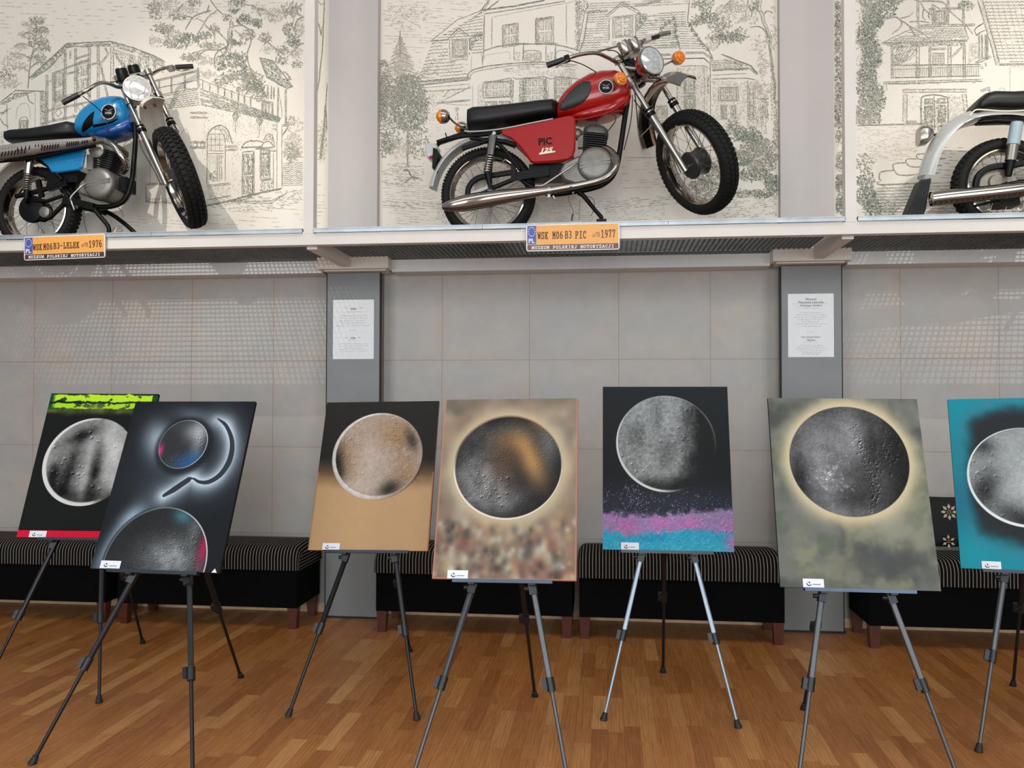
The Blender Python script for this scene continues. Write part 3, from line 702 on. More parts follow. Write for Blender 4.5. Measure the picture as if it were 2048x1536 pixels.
        tone = mixc(tone, C3(150, 118, 84), np.clip(.9*blob(x, y, .38, .60, .1, .09)+.8*blob(x, y, .14, .46, .07, .12)+.7*blob(x, y, .46, .40, .07, .09), 0, 1)*(.5+.7*N(12, 3)))
        tone = mixc(tone, C3(40, 36, 33), np.clip(.95*blob(x, y, .09, .45, .035, .09)+.9*blob(x, y, .38, .31, .06, .04, .5)+.7*blob(x, y, .475, .57, .03, .06, .4)+.5*blob(x, y, .12, .38, .03, .06), 0, 1))
        tone = mixc(tone, C3(196, 180, 168), np.clip(.6*blob(x, y, .28, .47, .09, .12)+.5*blob(x, y, .22, .32, .09, .06), 0, 1))
        rl = relief(x, y, np.clip(blob(x, y, .15, .56, .09, .08)+.7*blob(x, y, .13, .42, .07, .09)+blob(x, y, .42, .58, .08, .1)*.8+.7*blob(x, y, .45, .38, .06, .09), 0, 1), 4, .0012, .0036, 2200, (.05, .55, .25, .72))
        tone = tone+(rl*.30+.10*(N(70, 6, 2)-.5)*np.clip(blob(x, y, .43, .58, .08, .1)*3, 0, 1))[..., None]
        e0 = ell(x, y, .309, .494, .2365, .2305)
        tone = mixc(tone, C3(222, 216, 210), sstep(.935, .97, e0)*sstep(.45, .2, x*.9+(.5-abs(y-.45))*0+.25*sstep(.5, .7, y)*0))
        tone = mixc(tone, C3(186, 178, 172), sstep(.965, .99, e0)*.6)
        tone = tone*(1+.17*(N(75, 61, 3)-.5))[..., None]
        img = mixc(img, C3(60, 46, 36), .5*(1-sstep(1., 1.05, e0))*dark)
        img, e = moon(img, x, y, .302, .489, .237, .233, tone)
        b = ((x < .006) | (x > w-.006)) & (y < .40); img = mixc(img, C3(176, 124, 84), b*.8)
    elif k == 4:
        img = mixc(img, C3(128, 112, 96), np.ones_like(x)); rs = np.random.RandomState(12)
        cols = [C3(168, 156, 132), C3(150, 112, 96), C3(58, 56, 54), C3(176, 146, 104), C3(128, 82, 74), C3(80, 78, 74), C3(190, 186, 172), C3(140, 112, 104)]
        for i in range(520):
            cx, cy = rs.uniform(0, w), rs.uniform(0, h)
            if i > 330: cy = rs.uniform(0, .24)
            r = rs.uniform(.011, .021) if cy < .26 else rs.uniform(.02, .04)
            c = cols[rs.randint(len(cols))]
            img = mixc(img, c, (.6 if cy < .28 else .42)*blob(x, y, cx, cy, r, r*rs.uniform(.9, 1.5)))
        img = mixc(img, C3(146, 136, 120), .35*np.ones_like(x)*sstep(.2, .3, y))
        e0 = ell(x, y, .289, .473, .231, .228)
        img = mixc(img, C3(188, 172, 142), np.exp(-((np.maximum(e0-1.0, 0))/.17)**2)*.88)
        tn = .09+.10*N(9, 5); lft = np.clip(1.1*blob(x, y, .17, .42, .12, .14, -.3)+.8*blob(x, y, .27, .33, .1, .06)+.5*blob(x, y, .25, .62, .13, .05), 0, 1)
        tn += .36*lft*(.5+.7*N(30, 8, 3))+.2*blob(x, y, .46, .58, .05, .11)
        tone = gray(tn, (1, .985, .98)); tone = mixc(tone, C3(170, 130, 86), np.clip(blob(x, y, .385, .50, .048, .12, .42)*.95+.5*blob(x, y, .30, .58, .08, .05)+.4*blob(x, y, .42, .66, .05, .03, -.5), 0, 1))
        tone = mixc(tone, C3(92, 66, 48), .6*blob(x, y, .27, .50, .07, .1))
        rl = relief(x, y, np.clip(lft*1.2+blob(x, y, .45, .60, .06, .1), 0, 1), 14, .0012, .0024, 4800, (.06, .52, .25, .70))
        rl += 1.3*relief(x, y, np.clip(blob(x, y, .22, .38, .06, .05, -.6), 0, 1), 15, .0022, .0055, 150, (.14, .30, .30, .45))
        tone = tone+(rl*.27)[..., None]
        f = sstep(.962, .985, e0); tone = mixc(tone, C3(226, 210, 196), f*sstep(.62, .40, y)); tone = mixc(tone, C3(190, 158, 120), f*sstep(.5, .66, y)*.7)
        img, e = moon(img, x, y, .287, .473, .231, .230, tone)
        b = np.minimum(x, w-x) < .006; img = mixc(img, C3(186, 124, 104), b*.75); img = mixc(img, C3(186, 124, 104), (y < .006)*.7)
    elif k == 5:
        img = mixc(img, C3(38, 41, 43), np.ones_like(x)); img = mixc(img, C3(58, 60, 74), sstep(.36, .22, y)*.7)
        yy = y+.035*(N(9, 4)-.5)+.045*(N(45, 14, 4)-.5)+.010*np.sin(x*9)
        rl = relief(x, y, np.clip(sstep(.30, .12, y)*.45+.9*blob(x, y, .14, .24, .05, .07, -.4)+.25*blob(x, y, .45, .22, .1, .05), 0, 1), 21, .0012, .0034, 3200, (0, w, 0, .34))
        pk = np.where(N(12, 6)[..., None] > .5, C3(190, 120, 184), C3(168, 150, 178))
        img = mixc(img, C3(150, 128, 166), sstep(.195, .158, yy))
        img = mixc(img, C3(186, 112, 172), .8*sstep(.18, .15, yy)*np.clip(blob(x, y, .11, .12, .045, .05)+blob(x, y, .27, .14, .05, .04)+blob(x, y, .40, .13, .06, .03)+.8*blob(x, y, .60, .05, .05, .1)+.7*blob(x, y, .04, .17, .04, .03), 0, 1))
        img = mixc(img, C3(52, 160, 190), sstep(.098, .075, yy)*.95)
        img = mixc(img, C3(38, 138, 176), sstep(.09, .06, yy)*blob(x, y, .22, .07, .08, .03)); img = mixc(img, C3(84, 182, 190), sstep(.07, .0, yy)*N(9, 9)*.7)
        img = mixc(img, C3(186, 118, 170), .8*blob(x, y, .60, .045, .03, .05))
        sp = relief(x, y, np.clip(blob(x, y, .15, .25, .055, .06, .5)*.9+.25*sstep(.32, .2, y)*sstep(.14, .2, y), 0, 1), 23, .0011, .002, 1500, (0, w, .15, .36))
        img = img+(rl*.24)[..., None]+.10*((N(90, 71, 2)-.5)*sstep(.24, .14, y))[..., None]+np.abs(sp)[..., None]*.8*np.array([1, .85, 1.05])
        tn = .56+.12*(N(60, 3, 2)-.5)+.12*(N(8, 3)-.5)
        tn += .16*(N(110, 73, 2)-.5); tn -= .34*sstep(.34, .46, x+.12*(N(7, 7)-.5)+.05*sstep(.5, .3, y))
        tn -= .14*blob(x, y, .165, .56, .05, .07)+.14*blob(x, y, .31, .47, .04, .09)+.1*blob(x, y, .27, .66, .03, .09)
        tn *= 1-.62*sstep(.39, .31, y+.02*N(12, 5))*sstep(.12, .22, x)
        tn += .07*blob(x, y, .30, .62, .02, .1)
        tn = np.maximum(tn*(1-sstep(.44, .52, x)), .155+.0*x)
        rl = relief(x, y, np.ones_like(x)*.9, 25, .0012, .0026, 7000, (.06, .46, .28, .75))
        rl2 = relief(x, y, np.clip(blob(x, y, .15, .40, .05, .06, .6)+blob(x, y, .28, .50, .02, .06)+blob(x, y, .36, .6, .05, .15)*.7, 0, 1), 26, .002, .0065, 420, (.08, .46, .3, .74))
        tn = tn+(.12*rl+.30*rl2)*sstep(.50, .42, x)
        tone = gray(tn, (.985, 1, .995))
        e1 = ell(x, y, .3105, .5235, .2375, .2375); e0 = ell(x, y, .305, .516, .2405, .2405)
        cres = sstep(.985, 1.01, e1)*sstep(.42, .25, x); tone = mixc(tone, C3(208, 212, 210), cres)
        tone = mixc(tone, C3(120, 126, 128), .8*sstep(.95, .99, e0)*blob(x, y, .50, .62, .05, .12, .4))
        tone = mixc(tone, C3(150, 154, 154), .8*sstep(.96, .99, e0)*sstep(.6, .7, y)*sstep(.5, .3, x))
        fade = sstep(.36, .50, x)*sstep(.52, .40, y)
        f = (1-sstep(.992, 1.004, e0))*(1-fade*.97); img = img*(1-f[..., None])+tone*f[..., None]
    elif k == 6:
        n1 = N(7, 3, 4); n2 = N(9, 8, 4)
        img = mixc(img, C3(112, 113, 106), np.ones_like(x)); img = mixc(img, C3(72, 75, 74), sstep(.38, .72, n1)*.85); img = mixc(img, C3(138, 138, 114), sstep(.42, .72, n2)*.75); img = mixc(img, C3(86, 96, 78), .5*sstep(.5, .7, N(11, 31)))
        img = mixc(img, C3(150, 148, 138), .5*blob(x, y, .47, .24, .12, .08)); img = mixc(img, C3(96, 92, 96), .3*blob(x, y, .33, .1, .12, .07))
        e0 = ell(x, y, .310, .517, .240, .238)
        img = mixc(img, C3(206, 190, 156), np.exp(-(np.maximum(e0-1.0, 0)/.17)**1.7)*.9)
        tn = .25+.14*(N(9, 4)-.5)+.09*(N(110, 74, 2)-.5); L = np.clip(.9*blob(x, y, .19, .56, .13, .14)+.7*blob(x, y, .34, .64, .07, .12, .2)+.6*blob(x, y, .30, .30, .12, .03)+.5*blob(x, y, .2, .38, .07, .09), 0, 1)
        tn += .30*L*(.6+.6*N(26, 5, 3)); tn -= .14*blob(x, y, .11, .48, .03, .12)+.1*blob(x, y, .40, .60, .04, .10)
        tn += .16*np.clip(blob(x, y, .245, .44, .07, .05), 0, 1)*N(40, 9, 2)
        tn = tn*(1-.45*sstep(.42, .52, x))
        rl = relief(x, y, np.clip(L+.35, 0, 1), 31, .0013, .0026, 6500, (.07, .55, .28, .76))
        rl2 = relief(x, y, np.clip(blob(x, y, .36, .58, .02, .1, .1)+blob(x, y, .41, .45, .02, .1, -.1)+.8*blob(x, y, .47, .56, .03, .07)+.8*blob(x, y, .40, .36, .02, .05), 0, 1), 32, .002, .0045, 1300, (.3, .52, .3, .68))
        rl3 = relief(x, y, np.clip(blob(x, y, .24, .47, .03, .06, -.7)+blob(x, y, .19, .43, .04, .02)+blob(x, y, .27, .41, .05, .02), 0, 1), 33, .002, .006, 260, (.14, .34, .36, .55))
        tn += .11*rl-.26*rl2+.30*np.abs(rl3)
        tone = gray(tn, (1, .995, 1.0)); tone = mixc(tone, C3(176, 180, 178), .6*sstep(.975, .99, e0)*sstep(.45, .3, y))
        img, e = moon(img, x, y, .310, .517, .240, .234, tone)
    else:
        img = mixc(img, C3(34, 140, 156), np.ones_like(x)); n = N(12, 4, 4)
        e0 = np.maximum(np.abs(x-.32)/.30, np.abs(y-.43)/.36); e1 = ell(x, y, .32, .42, .33, .42); q = .5*e0+.5*e1+.12*(n-.5)
        img = mixc(img, C3(48, 51, 54), 1-sstep(.72, .95, q)); img = mixc(img, C3(84, 118, 136), .35*np.exp(-((q-.93)/.07)**2)); img = mixc(img, C3(44, 104, 132), .5*blob(x, y, .02, .30, .04, .12))
        img = mixc(img, C3(40, 160, 172), .7*blob(x, y, .03, .06, .1, .1))
        tn = .60+.2*(N(7, 5)-.5)+.09*(N(90, 75, 2)-.5); tn -= .36*blob(x, y, .12, .35, .05, .09, -.4)+.30*blob(x, y, .22, .25, .08, .05, -.4)+.3*blob(x, y, .13, .56, .05, .04)+.35*blob(x, y, .33, .2, .1, .04)
        tn += .15*blob(x, y, .32, .40, .12, .1)
        tn += .28*relief(x, y, np.clip(.3+blob(x, y, .1, .40, .04, .1), 0, 1), 41, .0012, .0055, 1100, (.05, .55, .18, .66))+.06*relief(x, y, np.ones_like(x), 42, .0013, .002, 3000, (.05, .55, .18, .66))
        tone = gray(tn, (.98, 1, 1)); ee = ell(x, y, .292, .422, .232, .226); tone = mixc(tone, C3(225, 228, 228), sstep(.976, .99, ee))
        img, e = moon(img, x, y, .288, .417, .234, .230, tone)
    img = img*(1+.02*(vnoise(x, y, 180, 5, 1)-.5))[..., None]
    return nx, ny, np.clip((img-.045)*1.03, .012, 1)
def canvas_mat():
    m, nt, b = NT('painted_canvas'); g = G(nt)
    a = g.n('ShaderNodeAttribute', attribute_name='paint'); tc = g.n('ShaderNodeTexCoord').outputs['Object']
    n = g.noise(tc, 900, 2); c = g.mix(g.m('MULTIPLY', n, .05), a.outputs['Color'], (0.2, .2, .2))
    g.l(c, b.inputs['Base Color']); b.inputs['Roughness'].default_value = .62; b.inputs['Specular IOR Level'].default_value = .1
    bp = g.n('ShaderNodeBump'); bp.inputs['Strength'].default_value = .12; bp.inputs['Distance'].default_value = .0006
    g.l(n, bp.inputs['Height']); g.l(bp.outputs[0], b.inputs['Normal'])
    return m
cvm = canvas_mat()
Q = [[-2.7398, 4.0985, 0.7389, 0.0781, 0.3692, -0.0055, 0.6027, 0.8017], [-1.8973, 3.3806, 0.7332, -0.0559, 0.4138, 0.0023, 0.5929, 0.7765], [-1.1668, 4.0423, 0.7179, -0.0169, 0.387, 0.0161, 0.6039, 0.785], [-0.4132, 3.3596, 0.7361, -0.0255, 0.3859, 0.0144, 0.5814, 0.7785], [0.281, 4.0472, 0.7467, 0.0008, 0.2626, 0.0002, 0.6094, 0.8022], [0.9859, 3.4739, 0.7114, 0.0254, 0.3077, -0.0061, 0.6112, 0.7869], [1.8478, 3.896, 0.7176, -0.2571, 0.3221, 0.0249, 0.6, 0.7906]]
FEET = [[(-38, 1390), (198, 1406), (286, 1287)], [(63, 1529), (386, 1580), (482, 1355)], [(576, 1433), (834, 1440), (820, 1303)],
        [(812, 1595), (1142, 1595), (1070, 1393)], [(1207, 1441), (1477, 1456), (1326, 1345)], [(1593, 1590), (1929, 1590), (1607, 1419)], [(1957, 1504), (2200, 1527), (2026, 1372)]]
LT = [(.191, .432), (.192, .436), (.19, .429), (.166, .402), (.186, .425), (.171, .427), (.175, .42)]
CARD = [(.066, .156), (.046, .139), (.073, .161), (.063, .147), (.086, .170), (.087, .168), (.083, .158)]
EDGE = [(16, 16, 16), (30, 30, 32), (150, 110, 84), (176, 116, 96), (24, 26, 28), (60, 60, 56), (26, 110, 124)]
PL = ['tall painting of a white moon with a lime green top and red bottom band', 'tilted dark painting with two planets and a glowing curved stroke', 'painting of a beige moon above a sand coloured ground',
      'painting of a dark moon on a blurry brown bubble pattern', 'painting of a grey moon above pink and turquoise spray', 'painting of a dark moon in a cream halo on grey green clouds', 'turquoise edged painting of a pale moon at the right border']
EL = ['tripod easel holding the lime green topped moon painting', 'tripod easel holding the dark painting of two planets', 'tripod easel holding the beige moon painting on sand colour',
      'tripod easel holding the brown bubble pattern moon painting', 'silver tripod easel holding the pink and turquoise moon painting', 'tripod easel holding the cream halo moon painting', 'tripod easel holding the turquoise edged painting at the right border']
KL = ['white caption card on the red band of the green topped painting', 'white caption card on the dark painting of two planets', 'white caption card on the sand coloured painting', 'white caption card on the brown bubble pattern painting',
      'white caption card on the pink and turquoise painting', 'white caption card on the cream halo moon painting', 'white caption card on the turquoise edged painting']
easel_m = [mat('black_shade_easel_metal', (26, 26, 27), .38, .3, var=.05)]*3+[mat('half_lit_easel_metal', (84, 86, 88), .38, .6, var=.05), mat('silver_lit_easel_metal', (138, 150, 160), .36, .7, var=.04)]+[mat('half_lit_easel_metal', (110, 112, 114), .34, .75)]*2  # easels share one metal; light and shade are put into its tones
plast = mat('black_plastic', (20, 20, 22), .42, var=.05); rubber = mat('black_rubber', (18, 19, 21), .6, var=.1)
tray_m = [mat('dark_tray_metal', (44, 50, 58), .35, .4)]*3+[mat('blue_grey_tray_metal', (74, 88, 104), .36, .5)]+[mat('dark_tray_metal', (44, 50, 58))]+[mat('blue_grey_tray_metal', (96, 112, 130))]+[mat('dark_tray_metal', (44, 50, 58))]
cardm = mat('white_card', (224, 226, 230), .55, var=.01); inkb = mat('black_ink', (40, 42, 48), .6)
for i in range(7):
    X_, Y_, z_, psi, lam, rho, w, h = Q[i]
    e = V((math.cos(psi), math.sin(psi), 0)); nb = V((-math.sin(psi), math.cos(psi), 0)); up = V((0, 0, math.cos(lam)))+nb*math.sin(lam)
    ex = e*math.cos(rho)+up*math.sin(rho); ey = -e*math.sin(rho)+up*math.cos(rho); nf = ex.cross(ey)   # nf points to the viewer
    O = V((X_, Y_, z_))-ex*(w/2); T = .018
    C = lambda x, y, d=0: O+ex*x+ey*y-nf*d
    # painting -------------------------------------------------------
    nx, ny, img = paint(i+1, w, h)
    xs, ys = np.meshgrid(np.linspace(0, w, nx), np.linspace(0, h, ny))
    base = C(w/2, 0, T/2)
    front = (np.array(O-base)[None, :]+xs.ravel()[:, None]*np.array(ex)+ys.ravel()[:, None]*np.array(ey))
    nv = nx*ny
    border = [k for k in range(nx)]+[j*nx+nx-1 for j in range(1, ny)]+[(ny-1)*nx+k for k in range(nx-2, -1, -1)]+[j*nx for j in range(ny-2, 0, -1)]
    back = front[border]-np.array(nf)*T; nbd = len(border)
    vsn = np.vstack([front, front[border], back])
    idx = np.arange(nv).reshape(ny, nx)
    quads = np.stack([idx[:-1, :-1], idx[:-1, 1:], idx[1:, 1:], idx[1:, :-1]], -1).reshape(-1, 4)
    bi = np.arange(nbd); bj = (bi+1) % nbd
    side = np.stack([nv+bi, nv+nbd+bi, nv+nbd+bj, nv+bj], -1)
    me = bpy.data.meshes.new('canvas_face')
    allq = np.vstack([quads, side]); nf_ = len(allq)
    me.vertices.add(len(vsn)); me.vertices.foreach_set('co', vsn.ravel())
    lp = list(allq.ravel())+list(range(nv+2*nbd-1, nv+nbd-1, -1))
    me.loops.add(len(lp)); me.loops.foreach_set('vertex_index', lp)
    me.polygons.add(nf_+1); me.polygons.foreach_set('loop_start', [4*k for k in range(nf_+1)]); me.polygons.foreach_set('loop_total', [4]*nf_+[nbd])
    me.update(calc_edges=True); me.validate()
    col = np.ones((len(vsn), 4)); li = np.where(img <= .04045, img/12.92, ((img+.055)/1.055)**2.4)
    col[:nv, :3] = li.reshape(-1, 3); ec = lin(EDGE[i]); col[nv:, :3] = ec
    at_ = me.attributes.new('paint', 'FLOAT_COLOR', 'POINT'); at_.data.foreach_set('color', col.ravel())
    me.materials.append(cvm)
    ob = bpy.data.objects.new('moon_painting', me); COL.objects.link(ob); ob.location = base; ORG[ob.name] = base
    ob['label'] = PL[i]; ob['category'] = 'painting'; ob['group'] = 'moon paintings on easels'
    # caption card ---------------------------------------------------
    a, b = CARD[i]; ca = C((a+b)/2, .0345/2, -.0025)
    kt = thing('caption_card', KL[i], 'card', C((a+b)/2, .001, -.0025), 'caption cards of the paintings')
    q = lambda x, y, d=.0025: C(a+(b-a)*x, .001+.0335*y, -d)
    MB().prism([q(0, 0), q(1, 0), q(1, 1), q(0, 1)], nf*.0008).build('card', cardm, kt)
    lg = MB(); cw = (b-a)
    def disc(pts, d=.0036): lg.prism([q(x, y, d) for x, y in pts], nf*.0003)
    # crescent logo with a small bird like mark
    asp = .0335/cw
    out = [(.29+.30*asp*math.cos(t), .45+.30*math.sin(t)) for t in [math.radians(180+k*16) for k in range(11)]]
    inn = [(.30+.23*asp*math.cos(t), .50+.23*math.sin(t)) for t in [math.radians(180+k*16) for k in range(10, -1, -1)]]
    for k in range(10): disc([out[k], out[k+1], inn[9-k], inn[10-k]])
    disc([(.27, .62), (.30, .70), (.35, .62), (.31, .40), (.285, .52)]); disc([(.19, .60), (.235, .64), (.235, .56)])
    lg.build('logo', inkb, kt)
    tl = MB(); r_ = random.Random(i); xx = .46
    while xx < .80:
        L = r_.uniform(.035, .07); tl.prism([q(xx, .30, .0036), q(xx+L, .30, .0036), q(xx+L, .40, .0036), q(xx, .40, .0036)], nf*.0002); xx += L+.014
    tl.build('caption_print', gink, kt, fix=False)
    # easel ----------------------------------------------------------
    F = [fl(*p) for p in FEET[i]]
    l0, l1 = LT[i]
    A = C(l0, -.008, .034); B = C(l1, -.008, .034)
    da = A-F[0]; db = B-F[1]
    # apex: closest point of the two front legs, kept 5 cm apart
    s = (F[0]-F[1]).length; s2 = (A-B).length; tt = min(1.75, (s-.05)/(s-s2))
    P0 = F[0]+da*tt; P1 = F[1]+db*tt
    back_dir = nb
    apex = (P0+P1)/2
    gap = (apex-O).dot(nf)+.05
    if gap > 0:
        sh_ = nb*(gap/-(nb.dot(nf))); apex = apex+sh_; P0 = P0+sh_; P1 = P1+sh_
    root = thing('tripod_easel', EL[i], 'easel', (F[0]+F[1]+F[2])/3, 'tripod easels')
    em = easel_m[i]
    PB = apex+nb*.03
    for (f_, p_) in ((F[0], P0), (F[1], P1), (F[2], PB)):
        d = p_-f_; L = d.length; u = d/L; fz = .012
        m = MB(); k = .40/L*1.0
        rear = f_ is F[2]
        kc = (.47 if rear else .39)/u.z/L*.93
        m.tube([f_+u*.02, f_+u*(L*kc+.02)], .0078, 12); m.tube([f_+u*(L*kc), p_], .0112, 12, sq=.6)
        lg = m.build('leg', easel_m[0] if rear else em, root)
        MB().lathe(f_, u, [(0, .0001), (0, .0165), (.006, .0165), (.018, .0135), (.034, .0115), (.036, .0085), (.036, .0001)], 20).build('rubber_foot', rubber, lg)
        c = f_+u*(L*kc)
        cl = MB(); cl.tube([c-u*.027, c+u*.025], .0165, 14); cl.cbox(c-e*.022-nb*.001+u*.002, u, .018, .020, nb, .042); cl.tube([c-e*.012-nb*.012, c-e*.012+nb*.012], .0045, 8)
        cl.build('clamp', plast, lg)
    hd = MB(); hd.cbox(apex, (0, 0, 1), .085, .05, nb, .06); hd.build('head_bracket', plast, root)
    # tray
    x0, x1 = .085 if i != 5 else .092, w-.095
    if i == 0: x0 = .12
    tr = MB()
    y0 = -.0035
    tr.prism([C(x0, y0, -.010), C(x0, y0, .022), C(x0, y0-.006, .022), C(x0, y0-.010, -.010)], ex*(x1-x0))
    tr.prism([C(x0, y0+.004, -.0085), C(x0, y0+.004, -.0105), C(x0, y0-.010, -.0105), C(x0, y0-.010, -.0085)], ex*(x1-x0))
    tr.build('tray', tray_m[i], root)
    for (p, dd, ff) in ((A, da, F[0]), (B, db, F[1])):
        hb = MB(); u = dd.normalized(); c = p-u*.02; hb.cbox(c, u, .030, .028, nb, .045); hb.cbox(C(0, -.010, .008)+ex*((c-O).dot(ex)), nf, .026, .02, up, .03)
        hb.tube([c-e*.014, c-e*.034], .009, 10)
        hb.build('tray_holder', plast, root)
# ================================================================== motorcycles
chrome = mat('chrome', (172, 164, 155), .13, 1, var=.03, scale=6); satin = mat('satin_chrome', (168, 162, 154), .28, .95, var=.05, scale=10)
bmet = mat('black_frame_enamel', (8, 8, 8), .42, var=.1, spec=.18); tyrem = mat('tyre_rubber', (19, 17, 15), .75, var=.2, scale=40, bump=.2, spec=.3)
alu = mat('cast_aluminium', (122, 118, 112), .42, .6, var=.12, scale=30, bump=.1); blkeng = mat('black_cylinder_fins', (20, 20, 19), .55, var=.2)
redp = mat('red_enamel', (154, 9, 10), .25, var=.03, scale=3, coat=.4); bluep = mat('blue_enamel', (13, 116, 166), .25, var=.03, scale=3, coat=.4); dblue = mat('deep_blue_enamel', (10, 66, 128), .25, coat=.4)
seatm = mat('black_seat_vinyl', (16, 16, 16), .45, var=.15, spec=.35, scale=50, bump=.1); padm = mat('black_knee_pad', (34, 35, 36), .5, var=.1)
offw = mat('off_white_enamel', (204, 198, 186), .3, var=.03, coat=.3); silverp = mat('silver_enamel', (188, 188, 184), .28, .2, var=.03, coat=.5)
amber = mat('amber_lens', (226, 122, 16), .18, var=.1, coat=.6); glassm = mat('headlamp_glass', (205, 205, 202), .1, .35, var=.22, scale=60, coat=.8); redlens = mat('red_reflector', (140, 12, 20), .2)
lpaint = mat('pale_blue_enamel', (150, 166, 174), .3, coat=.3); cable = mat('black_cable', (16, 16, 16), .5); zinc = mat('zinc_bolt', (190, 188, 182), .3, .8); tanm = mat('worn_drum_plate', (126, 117, 104), .5, .4, var=.2)
forkm = mat('dull_chrome', (170, 165, 158), .24, .9, var=.05)
hubg = mat('dark_grey_hub', (58, 57, 55), .4, .5, var=.15)
cream = mat('cream_decal', (226, 214, 190), .5)
def mk_P(Y0):
    return lambda u, v, d=0: at(u, v, Y0+d)
def wheel(root, c, ax, R, t, rr, hub=.055, hubw=.09, hubm=None, knobs=44, ns=32, up=None, knob_h=.004, parts=True):
    """c centre, ax axle; rim is the part, tyre, hub and spokes hang on it"""
    ax = V(ax).normalized(); x, y, z = basis(ax, up)
    ri = MB(); ri.lathe(c, ax, [(-t*.55, rr+.012), (-t*.58, rr+.004), (-t*.42, rr), (-t*.15, rr-.010), (t*.15, rr-.010), (t*.42, rr), (t*.58, rr+.004), (t*.55, rr+.012), (t*.3, rr+.006), (-t*.3, rr+.006), (-t*.55, rr+.012)], 64)
    rim = ri.build('wheel', chrome, root)
    ty = MB(); pr = []
    tt = t*.72; rc = (R+rr)/2; rh = (R-rr)/2
    for k in range(17):
        a = -2.65+5.3*k/16
        pr.append((tt*math.sin(a)*(1. if abs(a) > 1.2 else 1.0), rc+rh*math.cos(a)*(1-.06*(abs(a) < .7))))
    ty.lathe(c, ax, pr, 72)
    for k in range(knobs if knob_h > 0 else 0):
        for row, off in ((-.62, .5), (-.22, 0), (.22, .5), (.62, 0)):
            a = 2*math.pi*(k+off)/knobs; d = x*math.cos(a)+y*math.sin(a); s = -x*math.sin(a)+y*math.cos(a)
            an = row*1.25; nrm = (ax*math.sin(an)+d*math.cos(an)); p = c+ax*(tt*math.sin(an))+d*(rc+rh*math.cos(an))
            ty.cbox(p+nrm*(knob_h*.1), nrm, 2*math.pi*R/knobs*.62, tt*.40, ax, knob_h*2.2)
    ty.build('tyre', tyrem, rim)
    hb = MB(); h2 = hubw/2
    hb.lathe(c, ax, [(-h2, .0001), (-h2, hub*.5), (-h2, hub), (-h2*.8, hub*1.12), (-h2*.6, hub), (h2*.6, hub), (h2*.8, hub*1.12), (h2, hub), (h2, hub*.5), (h2, .0001)], 40)
    hb.tube([c-ax*(h2+.03), c+ax*(h2+.03)], .009, 12)
    hb.build('hub', hubm or bmet, rim)
    for k in range(ns):
        side = 1 if k % 2 else -1; a = 2*math.pi*k/ns; b = a+(.55 if (k//2) % 2 else -.55)
        p = c+ax*(side*h2*.8)+(x*math.cos(b)+y*math.sin(b))*hub*1.05; q = c+(x*math.cos(a)+y*math.sin(a))*(rr-.004)+ax*(side*.004)
        sp = MB(); sp.tube([p, q], .0016, 5); sp.tube([q, q+(p-q).normalized()*.014], .0028, 5)
        sp.build('spoke', satin, rim)
    return rim
def sheet(root, pts, wd, m, name, crown=.02, th=.003, rib=0, fix=True):
    """mudguard: pts centre line (with lateral vector), wd width; crowned and thick"""
    vs = []; fs = []; n = 13; N = len(pts)
    for i, (p, lat, nrm, w) in enumerate(pts):
        for side in (0, 1):
            for k in range(n):
                f = k/(n-1)*2-1
                z = crown*(1-f*f)*1.0-(.012 if abs(f) > .99 else 0)+(rib*max(0, 1-abs(f)/.2) if rib else 0)
                vs.append(p+lat*(f*w/2)+nrm*(z-(th if side else 0)))
    for i in range(N-1):
        for side in (0, 1):
            for k in range(n-1):
                a = (i*2+side)*n+k; b = a+1; c_ = ((i+1)*2+side)*n+k+1; d = c_-1
                fs.append((a, b, c_, d) if side == 0 else (d, c_, b, a))
        for k in (0, n-1):
            a = i*2*n+k; b = (i*2+1)*n+k; c_ = ((i+1)*2+1)*n+k; d = (i+1)*2*n+k; fs.append((a, b, c_, d))
    for i in (0, N-1):
        for k in range(n-1): a = i*2*n+k; fs.append((a, a+1, a+n+1, a+n))
    return MB().add(vs, fs, 0, True).build(name, m, root)
def arc_fender(root, c, Rf, a0, a1, wd, m, name='rear_mudguard', **kw):
    pts = []
    for k in range(25):
        a = math.radians(a0+(a1-a0)*k/24); nrm = V((math.cos(a), 0, math.sin(a))); pts.append((c+nrm*Rf, V((0, 1, 0)), nrm, wd))
    return sheet(root, pts, wd, m, name, **kw)
def spring(p0, p1, r, turns, wr):
    x, y, z = basis(V(p1)-V(p0)); L = (V(p1)-V(p0)).length; n = int(turns*12)
    return [V(p0)+z*(L*k/n)+x*(r*math.cos(2*math.pi*k/12))+y*(r*math.sin(2*math.pi*k/12)) for k in range(n+1)]
def shock(root, top, mid, low, end, dys, P, topm=chrome, r=.026, turns=7):
    for dy in dys:
        a, b, c, d = [P(u, v, dy) for (u, v) in (top, mid, low, end)]
        m = MB(); m.tube([a, b], r, 20); m.tube([a-(b-a).normalized()*.012, a], r*.6, 12); s = m.build('shock_absorber', topm, root)
        MB().tube(spring(b, c, r*.86, turns, 0), .0045, 7).build('spring', satin, s)
        l = MB(); l.tube([b, d], .012, 12); l.tube([c, c+(d-c)*.85], [r*.8, r*.55], 16); l.lathe(d-V((0, .018, 0)), (0, 1, 0), [(0, .0001), (0, .014), (.036, .014), (.036, .0001)], 16); l.build('damper_body', bmet, s)
